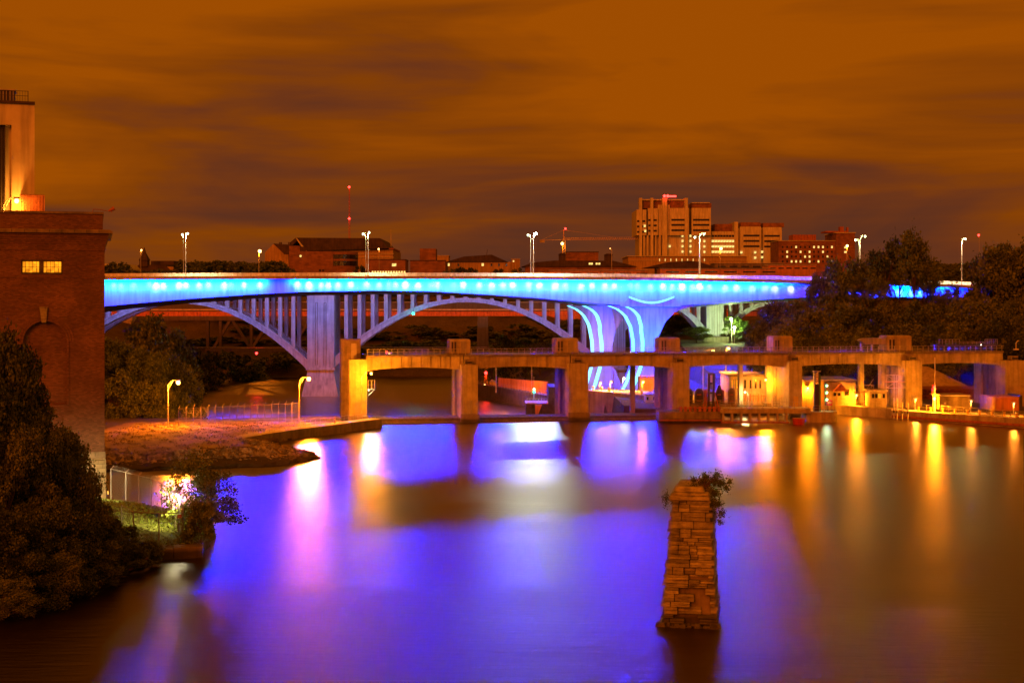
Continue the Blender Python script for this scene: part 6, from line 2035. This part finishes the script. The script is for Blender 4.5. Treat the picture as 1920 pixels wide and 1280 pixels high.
    for px in (839, 903): bx(px, px + 4, 493.5, 498.5, Y - .1, .09).build('window', M['win_far'], t)
    for px in (858, 920, 934, 948): bx(px, px + 3, 494, 499, Y - .1, .09).build('window', M['glass'], t)
    MB().tube((X(912, Y), Y, Z(479, Y)), (X(914, Y), Y, Z(468, Y)), 0.15).build('aerial', M['steel'], t)
    Y = 840.0
    t = thing('cream_tower_house', 'little cream block with one lit window left of the bright lamp', 'building', (X(966, Y), Y + 5, 25))
    bx(959, 975, 486, 600, Y, 15).build('wall', M['yellow_brick'], t); bx(961.5, 964, 488, 492, Y - .1, .09).build('window', M['win_far'], t); bx(958, 976, 484.9, 485.9, Y - .3, 15.6).build('coping', M['galv'], t)
    Y = 760.0
    t = thing('long_low_hall', 'long low hall with a dark shallow roof under the tower crane', 'building', (X(1090, Y), Y + 15, 25))
    bx(985, 1192, 500, 600, Y, 25).build('wall', M['brick_far'], t)
    MB().prism([(X(978, Y), Z(500, Y)), (X(998, Y), Z(492, Y)), (X(1040, Y), Z(488.5, Y)), (X(1150, Y), Z(489, Y)), (X(1195, Y), Z(499.9, Y))], Y - 1, Y + 26).build('roof', M['roof'], t)
    for px in (1104, 1108, 1117, 1122): bx(px, px + 3.4, 492.5, 496, Y - 1.2, .15).build('window', M['win_far'], t)
    for a_, c_, r in ((1048, 1060, 477), (1134, 1148, 478)):
        v = bx(a_, c_, r, 490, Y - .5, 5).build('ventilator', M['roof'], t)
        MB().prism([(X(a_ - 1.5, Y), Z(r, Y)), (X(c_ + 1.5, Y), Z(r, Y)), (X(c_ - 3, Y), Z(r - 2.5, Y)), (X(a_ + 3, Y), Z(r - 2.5, Y))], Y - 1, Y + 5).build('cap', M['roof'], v)
    t = thing('penthouse_block', 'plain orange brown block rising over the long low hall', 'building', (X(1092, 830), 830, 25))
    bx(1062, 1122, 473, 600, 830, 20).build('wall', M['brick_far'], t); bx(1061, 1123, 471.6, 472.9, 829.6, 21).build('coping', M['roof'], t)
    # podium + hospital tower
    Y = 1000.0
    t = thing('podium', 'long pale podium below the hospital tower', 'building', (X(1300, Y), Y, 25))
    bx(1178, 1400, 481, 600, Y - 40, 50).build('wall', M['yellow_brick'], t)
    m = MB(); bx(1176, 1402, 479.6, 480.9, Y - 41, 52, m); bx(1178, 1400, 488, 488.8, Y - 40.4, .3, m); m.build('coping', M['pale_panel'], t)
    for i in range(9): bx(1236 + i * 10.5, 1237.5 + i * 10.5, 485, 489.5, Y - 40.2, .15).build('window', M['win_far'], t)
    t = thing('hospital_tower', 'brutalist concrete tower with red beacons, tallest building on the skyline', 'building', (X(1262, Y), Y, 25))
    m = MB()
    bx(1200, 1334, 440, 600, Y + 1, 40, m)
    m.build('shaft', M['pale_panel'], t)
    m = MB()
    for a_, c_, r0 in ((1193.5, 1212, 393), (1215, 1233.5, 390.5), (1256, 1292, 390), (1297, 1333, 390)):
        bx(a_, c_, r0, 441, Y - 3, 40, m)
    m.build('upper_block', M['pale_panel'], t)
    m = MB()
    for a_, c_ in ((1242, 1251), (1199, 1204), (1220, 1225), (1284, 1290)):
        bx(a_, c_, 371, 480, Y - 4, 8, m)
    bx(1233.6, 1256, 384, 441, Y - 1, 30, m)
    m.build('fins', M['pale_panel'], t)
    m = MB(); bx(1206, 1242, 378, 391, Y + 2, 30, m); bx(1252, 1284, 375, 390, Y + 2, 30, m); bx(1297, 1334, 381, 390, Y + 6, 20, m)
    m.build('plant_level', M['brick_far'], t)
    m = MB(); bx(1204, 1284, 373.5, 376, Y + 1, 32, m); bx(1297, 1331, 379.5, 381, Y + 5, 22, m); m.build('roof', M['pale_panel'], t)
    m = MB()
    for a_ in (1206, 1213, 1220, 1228, 1236): bx(a_, a_ + 3, 441.1, 479, Y - 2, 4, m)
    m.build('pilotis', M['pale_panel'], t)
    for (a_, c_, rows) in ((1194.5, 1210, (413, 423, 433)), (1215.5, 1231.5, (411, 421, 431)), (1259, 1290, (410.5, 420, 430)), (1299.5, 1330, (410.5, 420, 430))):
        for r in rows: bx(a_, c_, r, r + 3.4, Y - 3.2, .15).build('window_band', M['glass'], t)
    for px, r in ((1199, 412), (1207, 421.5), (1208, 431)): bx(px, px + 3.6, r, r + 4, Y - 3.45, .2).build('window', M['win_far'], t)
    for px, rr_ in ((1278, (440, 449.5, 459.5, 469.5)), (1293, (440, 449.5, 459.5, 469.5)), (1319, (450, 460, 470)), (1254, (459.5,))):
        for r in rr_: bx(px, px + 3.4, r, r + 4, Y - .2, .18).build('window', M['win_far'], t)
    for px in (1244.5, 1250.5): bulb_mesh((X(px, Y), Y - 5, Z(368.5, Y)), 0.95, M['red_lamp'], t, 'red_beacon')
    bx(1252, 1268, 366.8, 369, Y + 3, 2).build('red_sign_band', M['red_lamp'], t)
    t = thing('hospital_wing', 'stepped concrete wing with rows of brightly lit windows right of the tower', 'building', (X(1400, Y), Y + 10, 25))
    m = MB(); bx(1334.2, 1377, 434, 600, Y + 4, 40, m); bx(1377, 1384, 416, 600, Y + 2, 40, m); bx(1388, 1427, 425, 600, Y + 1, 40, m); bx(1431, 1466, 426, 600, Y + 1.5, 40, m); bx(1384, 1466, 428, 600, Y + 5, 36, m)
    m.build('wall', M['pale_panel'], t)
    m = MB(); bx(1389, 1426, 417, 424.9, Y + 8, 20, m); bx(1431, 1470, 418, 425.9, Y + 8, 20, m); bx(1340, 1376, 420, 433.9, Y + 12, 20, m); m.build('plant_level', M['brick_far'], t)
    for (a_, c_, r, lit) in ((1334, 1377, 440.5, 0), (1334, 1377, 450, 1), (1334, 1377, 460, 1), (1334, 1377, 470, 1)):
        n = 8
        for i in range(n):
            w = (c_ - a_) / n; bx(a_ + i * w + .4, a_ + (i + 1) * w - .3, r, r + 3.8, Y + 3.8, .18).build('window', M['win_far' if lit else 'glass'], t)
    for r in (440, 450, 460):
        bx(1394, 1424, r, r + 3.4, Y + .8, .18).build('window_band', M['glass'], t); bx(1433, 1462, r + .5, r + 3.9, Y + 1.3, .18).build('window_band', M['glass'], t)
    for px, r in ((1427, 470), (1427, 480), (1388, 471), (1414, 471), (1414, 481)): bx(px, px + 4, r, r + 4, Y - .3, .18).build('window', M['win_far'], t)
    # brick hospital block
    Y = 940.0
    t = thing('brick_hospital', 'red brick block with four rows of small lit windows', 'building', (X(1540, Y), Y + 10, 25))
    bx(1460, 1568, 452, 600, Y, 30).build('wall', M['brick_far'], t); bx(1568.1, 1603, 437, 600, Y - 2, 34).build('end_tower', M['brick_far'], t)
    m = MB(); bx(1459, 1568, 450.8, 451.9, Y - .6, 31, m); bx(1567, 1605, 435.6, 436.9, Y - 2.6, 35, m); m.build('coping', M['pale_panel'], t)
    m = MB(); bx(1487, 1530, 440, 450.7, Y + 6, 15, m); bx(1548, 1590, 433, 436, Y + 4, 15, m); bx(1575, 1582, 425, 433, Y + 4, 5, m); bx(1588, 1591, 426, 435.5, Y + 6, 3, m); m.build('plant_level', M['rust'], t)
    rr = random.Random(17)
    for r in (461, 470, 479, 488):
        for i in range(12):
            px = 1466 + i * 8.4
            bx(px, px + 3, r, r + 4, Y - .15, .13).build('window', M['win_far' if rr.random() < .45 else 'glass'], t)
    for r in (462, 470.5): bx(1583, 1588, r, r + 3.5, Y - 2.2, .18).build('window', M['win_far'], t)
    # low row near the road
    Y = 640.0
    labs = ['low orange lit roadside shed under the penthouse block', 'long low orange lit parking deck below the hospital tower', 'low dark warehouse roof left of the brick hospital', 'low pale terminal roof right before the dark trees']
    for k, (a_, c_, r, mt) in enumerate(((1030, 1215, 507, 'orange'), (1238, 1455, 504, 'orange'), (1340, 1470, 494, 'concrete_dark'), (1440, 1530, 497, 'orange'))):
        Yk = Y + (0, 0, 60, 20)[k]
        t = thing('low_building', labs[k], 'building', (X((a_ + c_) / 2, Yk), Yk, 25), 'low buildings just beyond the highway')
        bx(a_, c_, r, 600, Yk, 15).build('wall', M[mt], t); bx(a_ - 1, c_ + 1, r - 1, r - .05, Yk - .5, 16).build('roof', M['galv'], t)
        for i in range(6):
            px = a_ + (c_ - a_) * (i + .3) / 6; bx(px, px + (c_ - a_) / 9, r + 4.5, r + 7, Yk - .1, .08).build('opening', M['glass'], t)
    Y = 700
    t = thing('dark_roofed_hall', 'broad hall with a dark low pitched roof under the hospital podium', 'building', (X(1330, Y), Y, 25))
    bx(1235, 1470, 502, 600, Y, 20).build('wall', M['brick_far'], t)
    MB().prism([(X(1208, Y), Z(502, Y)), (X(1250, Y), Z(492, Y)), (X(1290, Y), Z(489, Y)), (X(1310, Y), Z(491, Y)), (X(1330, Y), Z(497, Y)), (X(1340, Y), Z(501.9, Y))], Y - 1, Y + 20).build('roof', M['roof'], t)
    # left skyline
    Y = 720.0
    t = thing('pale_roofed_building', 'pale flat roofed building just right of the brick wall', 'building', (X(215, Y), Y, 25))
    bx(180, 245, 504, 600, Y, 20).build('wall', M['brick_far'], t)
    MB().prism([(X(178, Y), Z(503.9, Y)), (X(247, Y), Z(506.5, Y)), (X(236, Y), Z(495, Y)), (X(178, Y), Z(494.5, Y))], Y - .5, Y + 20).build('roof', M['pale_panel'], t)
    Y = 760.0
    t = thing('spired_house', 'dark building with a pointed spire behind the left end of the bridge', 'building', (X(275, Y), Y, 25))
    bx(245, 325, 500, 600, Y, 20).build('wall', M['yellow_brick'], t)
    MB().prism([(X(240, Y), Z(512, Y)), (X(262, Y), Z(496, Y)), (X(310, Y), Z(497, Y)), (X(326, Y), Z(512, Y))], Y - 1, Y + 20).build('roof', M['roof'], t)
    MB().box(X(263, Y), X(278, Y), Y - 2, Y + 3, Z(500, Y), Z(488, Y)).taper(X(262, Y), X(279, Y), Y - 2.5, Y + 3.5, Z(488, Y), Z(474, Y), (X(279, Y) - X(262, Y)) * .36, 2.2).taper(X(268, Y), X(273, Y), Y - .5, Y + 1, Z(474, Y), Z(464, Y), .6, .6).build('spire', M['roof'], t)
    bx(283, 326, 489, 497, Y + 12, 12).build('rear_gable', M['roof'], t)
    # beyond-river low garage seen under the left arch
    Y = 575.0
    t = thing('riverside_garage', 'pale concrete garage seen beneath the left arch beside the brick building', 'building', (X(225, Y), Y, 0))
    bx(180, 248, 592, 640, Y, 15).build('wall', M['concrete'], t)
    for r in (597, 608): bx(180, 228, r, r + 5, Y - .2, .15).build('opening', M['glass'], t)
    # radio mast, crane, second mast
    Y = 1500.0
    t = thing('radio_mast', 'thin lattice radio mast with two red lights rising behind the hall', 'mast', (X(655, Y), Y, 26))
    m = MB()
    for dx in (-.9, .9):
        for dy in (0, 1.5): m.tube((X(655, Y) + dx, Y + dy, 26), (X(655, Y) + dx * .35, Y + dy, Z(349, Y)), 0.22, .12, 4)
    for i in range(22): m.tube((X(655, Y) - .9, Y, 60 + i * 3.6), (X(655, Y) + .9, Y, 61.8 + i * 3.6), 0.12, n=4)
    m.build('lattice', M['red'], t)
    for r in (351, 410): bulb_mesh((X(655, Y), Y - 1.5, Z(r, Y)), 1.2, M['red_lamp'], t, 'red_light')
    Y = 900.0
    tag(MB().tube((X(733, Y), Y, Z(470, Y)), (X(733, Y), Y, Z(429, Y)), 0.3, .15, 5).build('flagpole', M['pale_panel']), 'thin bare pole at the right end of the dark roofed hall', 'pole')
    Y = 870.0
    t = thing('tower_crane', 'tower crane with a yellow floodlight and a long lattice jib', 'crane', (X(1057, Y), Y, 25))
    m = MB(); x = X(1057, Y)
    for dx in (-.8, .8):
        for dy in (-.8, .8): m.tube((x + dx, Y + dy, 25), (x + dx, Y + dy, Z(449, Y)), 0.16, n=4)
    for i in range(20): m.tube((x - .8, Y - .8, 26 + i * 1.7), (x + .8, Y - .8, 27.7 + i * 1.7), 0.1, n=4)
    m.build('tower', M['gold'], t)
    m = MB(); xa, xb = X(1012, Y), X(1197, Y); zj = Z(450, Y)
    m.tube((xa, Y, zj), (xb, Y, zj + .6), 0.14, n=4).tube((x, Y, zj + 1.3), (xb, Y, zj + 1.7), 0.12, n=4)
    n = 34
    for i in range(n):
        a_ = x + (xb - x) * i / n; c_ = x + (xb - x) * (i + .5) / n; e_ = x + (xb - x) * (i + 1) / n
        m.tube((a_, Y, zj + .0), (c_, Y, zj + 1.4), .09, n=4).tube((c_, Y, zj + 1.4), (e_, Y, zj + .1), .09, n=4)
    m.build('jib', M['gold'], t)
    MB().box(xa, xa + 3, Y - .7, Y + .7, zj - 1.6, zj).build('counterweight', M['concrete'], t)
    m = MB(); m.tube((x, Y, zj), (x, Y, Z(430, Y)), .3, .2, 4).tube((x, Y, Z(431, Y)), (X(1150, Y), Y, zj + 1.6), .07, n=4).tube((x, Y, Z(431, Y)), (xa + 1, Y, zj), .07, n=4); m.build('apex', M['gold'], t)
    bulb_mesh((X(1060, Y), Y - 1.5, Z(429, Y)), 0.6, M['red_lamp'], t, 'red_light')
    bulb_mesh((X(1054, Y), Y - 2, Z(457, Y)), 0.95, M['sodium_small'], t, 'floodlight')
    # far sodium lamps on the skyline
    for pb, ph, py, Y, rad, mt, lab in ((485.5, 487, 471, 620, .75, 'sodium', 'dazzling orange street lamp left of the gabled annex'), (264, 265, 469, 640, .4, 'sodium_small', 'small orange street lamp beside the dark spire'),
                                 (1350, 1352, 466, 700, .7, 'sodium', 'orange street lamp in front of the brightly lit hospital wing'), (1588, 1588.5, 461, 760, .7, 'sodium', 'orange street lamp at the brick hospital'),
                                 (711, 710, 467, 700, .45, 'sodium_small', 'small orange street lamp before the dark roofed hall'), (1836, 1835, 441, 1300, 1.0, 'red_lamp', 'distant mast lamp glowing red right of the curved white lamp'),
                                 (1147, 1144, 466, 700, .2, 'sodium_small', 'tiny dim street lamp under the crane jib'), (1372, 1371, 598, 430, .45, 'mercury', 'upper greenish white path lamp in the yellow green tree'), (1377, 1377, 614, 428, .45, 'mercury', 'lower greenish white path lamp in the yellow green tree')):
        zb_ = 25 if Y > 600 else 3
        post_lamp((X(pb, Y), Y, zb_), (X(ph, Y), Y, Z(py, Y)), M[mt], lab, 'street lamp', None, r=rad, pole_r=.16 if Y > 600 else .08)


build_skyline()

# ================================================================ TREES
LM = [(120, 'the brick building'), (260, 'the spire'), (335, 'the mound lamp'), (480, 'the left arch'), (600, 'the tall pier'), (760, 'the walkway start'), (870, 'the middle arch'), (1000, 'the lock signal'), (1130, 'the blue columns'),
      (1256, 'the fourth tower house'), (1340, 'the small arch pier'), (1420, 'the purple slope'), (1468, 'the fifth tower house'), (1530, 'the gauge tower'), (1590, 'the gatehouse'), (1640, 'the lifted gate'), (1690, 'the last tower house'),
      (1753, 'the white mast'), (1810, 'the gantry'), (1905, 'the right edge')]
used_lab = {}


def tree_label(px, pytop, h, tone):
    lm = min(LM, key=lambda q: abs(q[0] - px))
    side = 'above' if abs(lm[0] - px) < 14 else ('left of' if px < lm[0] else 'right of')
    hgt = 'towering' if pytop < 480 else 'tall' if pytop < 540 else 'mid height' if pytop < 600 else 'low'
    base = '%s %s tree %s %s' % (hgt, tone, side, lm[1])
    k = used_lab.get(base, 0); used_lab[base] = k + 1
    extra = ['', ', set behind its neighbour', ', in the next row back', ', partly hidden at the rear', ', crowded among others', ', deepest in the clump', ', at the very back', ', squeezed behind all others'][min(k, 7)]
    return base + extra


def place(px, pytop, Y, w, key, tone='dark', group='trees on the right bank', base=None, **kw):
    x = X(px, Y); zb_ = gh(x, Y) if base is None else base
    h = Z(pytop, Y) - zb_
    if h < 2: h = 2
    return tree(key, (x, Y, zb_ - .1), h, w, tree_label(px, pytop, h, tone), group, **kw)


rt = random.Random(99)
# right bank, tallest crowns against the sky
for px, py, Y, w, k in ((1428, 598, 372, 9, 'a1'), (1446, 566, 378, 10, 'a0'), (1466, 562, 384, 9, 'a3'), (1492, 558, 372, 9, 'a2'), (1534, 512, 378, 7, 'a1'), (1560, 490, 384, 11, 'a0'), (1578, 500, 366, 13, 'a3'), (1606, 486, 372, 12, 'airy1'), (1625, 510, 362, 8, 'airy0'),
                        (1634, 476, 380, 12, 'high2'), (1662, 460, 366, 12, 'high0'), (1686, 453, 372, 13, 'high1'), (1714, 447, 360, 13, 'high0'), (1732, 466, 366, 8, 'high2'), (1738, 520, 374, 7, 'airy0'), (1646, 518, 358, 9, 'airy1'), (1762, 538, 360, 7, 'airy0'), (1788, 532, 370, 6, 'airy1'), (1822, 542, 362, 9, 'a0'),
                        (1846, 478, 368, 14, 'a1'), (1872, 458, 362, 16, 'a2'), (1900, 452, 370, 16, 'a3'), (1934, 456, 360, 17, 'a4'), (1965, 450, 372, 16, 'a0')):
    place(px, py, Y, w, k)
for i in range(20):
    px = 1424 + i * 26 + rt.uniform(-8, 8)
    top = np.interp(px, [1420, 1480, 1540, 1700, 1800, 1920], [612, 585, 566, 568, 572, 560]) + rt.uniform(-4, 12)
    place(px, top, 350 + rt.uniform(-8, 8), rt.uniform(9, 12), 'a%d' % (i % 5))
for i in range(21):
    px = 1440 + i * 24 + rt.uniform(-8, 8)
    top = np.interp(px, [1420, 1500, 1700, 1920], [635, 612, 606, 596]) + rt.uniform(-10, 14)
    place(px, top, 328 + rt.uniform(-7, 6), rt.uniform(8, 11), 'a%d' % ((i * 2) % 5))
for px, py, Y, w, k, tn in ((1800, 560, 335, 12, 'a0', 'rusty lit'), (1846, 556, 330, 13, 'a2', 'rusty lit'), (1470, 600, 345, 9, 'a4', 'rusty lit')):
    place(px, py, Y, w, k, tn)
# under the small arches
for px, py, Y, w, k, tn in ((1238, 606, 455, 12, 'a1', 'dark'), (1262, 588, 470, 14, 'a3', 'dark'), (1282, 596, 480, 12, 'a0', 'dark'), (1306, 611, 432, 9, 'a2', 'olive'), (1160, 612, 480, 11, 'airy0', 'bluish'), (1248, 632, 425, 8, 'a4', 'dark'),
                            (1376, 592, 436, 9, 'lit', 'yellow green'), (1392, 600, 444, 8, 'lit', 'yellow green'), (1410, 612, 420, 9, 'a1', 'dark'), (1366, 606, 446, 7, 'lit', 'yellow green')):
    place(px, py, Y, w, k, tn, 'trees below the small arches')
# left bank
for px, py, Y, w, k in ((205, 634, 262, 12, 'near0'), (238, 640, 268, 12, 'near1'), (272, 652, 264, 11, 'near2'), (306, 660, 270, 11, 'near0'), (338, 674, 274, 8, 'near1'), (355, 700, 278, 5.5, 'a1'), (290, 594, 330, 12, 'a0'), (330, 612, 345, 10, 'a3'), (262, 600, 352, 12, 'a1'),
                        (220, 700, 252, 8, 'a4'), (262, 712, 254, 8, 'a2'), (305, 720, 257, 7, 'a0'), (338, 730, 262, 6, 'a3')):
    place(px, py, Y, w, k, 'dark', 'trees on the left bank')
for px, py, Y, w in ((352, 640, 460, 12), (378, 650, 480, 12), (404, 668, 500, 12), (430, 655, 515, 13), (455, 664, 525, 12), (480, 668, 535, 12), (510, 660, 545, 12), (540, 650, 548, 13), (390, 690, 470, 8), (365, 684, 440, 8), (440, 694, 520, 8)):
    place(px, py, Y, w, 'far%d' % (int(px) % 3), 'russet', 'bushes on the far left shore')
# wooded bluff seen through the arches
for r, (Y, top, n) in enumerate(((566, 636, 26), (585, 612, 26), (612, 596, 26), (650, 586, 24))):
    for i in range(n):
        px = 330 + (1330 - 330) * (i + rt.random() * .8) / n
        place(px, top + rt.uniform(-8, 10), Y + rt.uniform(-6, 6), rt.uniform(13, 18), 'far%d' % (i % 3), 'dark bluff', 'trees on the wooded bluff')
for px, py, Y, w in ((948, 626, 470, 11), (1012, 640, 455, 9), (924, 652, 462, 8), (985, 652, 455, 9), (1050, 660, 452, 9), (1080, 655, 455, 9)):
    place(px, py, Y, w, 'a%d' % (int(px) % 5), 'olive', 'bushes behind the lower lock wall')
# skyline trees
for i in range(46):
    px = 185 + i * 7.6 + rt.uniform(-3, 3)
    if 243 < px < 335 and i % 2: continue
    top = (492 if px < 240 else 505 if px < 335 else 489) + rt.uniform(-3, 6)
    place(px, top, 690 + rt.uniform(-15, 15), rt.uniform(12, 17), 'far%d' % (i % 3), 'skyline', 'trees on the skyline', base=25)
for i in range(14):
    px = 1706 + i * 10 + rt.uniform(-3, 3)
    place(px, 489 + rt.uniform(-2, 6), 760, rt.uniform(13, 18), 'far%d' % (i % 3), 'skyline', 'trees on the skyline', base=25)
for px, py in ((843, 502), (862, 499), (881, 501), (935, 503), (972, 500), (676, 496), (1060, 504)):
    place(px, py, 690, 9, 'far%d' % (px % 3), 'skyline', 'trees on the skyline', base=25)
# foreground left mass
NL = ['tall dark tree in front of the brick arch at the left edge', 'dark tree half covering the lower brick wall', 'dark tree leaning over the stone base', 'dark bushy tree at the left edge below the arch', 'dense dark bush right under the stone base',
      'dense dark bush in the lower left mass', 'dark bush at the left edge near the bottom', 'small dark bush beside the red rubble bank', 'low bush at the front fence corner', 'dark bush hanging over the water in the lower left', 'dark bush filling the gap above the lower left shore',
      'feathery dark tree behind the leftmost bush', 'round dark bush beside the grassy point', 'low shoreline bush below the red rubble', 'dark shrub at the foot of the stone base', 'dark undergrowth at the bottom left']
for k, (px, py, Y, w, kk) in enumerate(((14, 622, 112, 7.2, 'near0'), (66, 752, 112, 6.8, 'near1'), (112, 800, 110, 5.2, 'near2'), (10, 800, 104, 6.6, 'near1'), (168, 940, 110, 5.2, 'near0'), (92, 930, 105, 6.4, 'near2'), (18, 960, 100, 6.0, 'near0'),
                                        (228, 1010, 114, 3.4, 'near1'), (268, 1012, 117, 2.9, 'shrub1'), (110, 1010, 103.5, 5.0, 'near1'), (50, 1030, 100.5, 5.2, 'near2'), (-30, 700, 108, 7, 'near2'), (196, 960, 112, 3.2, 'near2'), (170, 1030, 108.5, 4.6, 'near1'),
                                        (130, 900, 114, 5, 'near1'), (5, 1080, 97.5, 4.6, 'near1'))):
    x = X(px, Y); zb_ = max(0.2, gh(x, Y)) - .3
    h = Z(py, Y) - zb_
    tree(kk, (x, Y, zb_), max(h, 2), w, NL[k], 'dark trees and bushes of the lower left mass', name='bushy_tree', cat='tree' if h > 6 else 'bush')
tree('twig1', (X(366, 127), 127, 0.6), Z(848, 127) - .6, 5.2, 'twiggy leaning shrub over the water, lit by the floodlight behind it', 'shrubs on the grassy point', name='shrub', cat='shrub', rz=1.0)
tree('twig0', (X(398, 127), 127, 0.6), Z(880, 127) - .6, 5.6, 'spreading twiggy shrub reaching furthest over the water', 'shrubs on the grassy point', name='shrub', cat='shrub', rz=2.0)
tree('shrub0', (X(377, 122.5), 122.5, 0.5), Z(933, 122.5) - .5, 3.2, 'round light green bush on the slab at the tip of the point', 'shrubs on the grassy point', name='shrub', cat='shrub', rz=0)
tree('shrub0', (X(240, 120), 120, 0.7), Z(985, 120) - .7, 2.4, 'pale green bush at the near end of the fence', 'shrubs on the grassy point', name='shrub', cat='shrub', rz=3)
tree('shrub1', (X(287, 133), 133, 1.4), Z(962, 133) - 1.4, 1.5, 'small pale bush against the curving fence', 'shrubs on the grassy point', name='shrub', cat='shrub', rz=4)
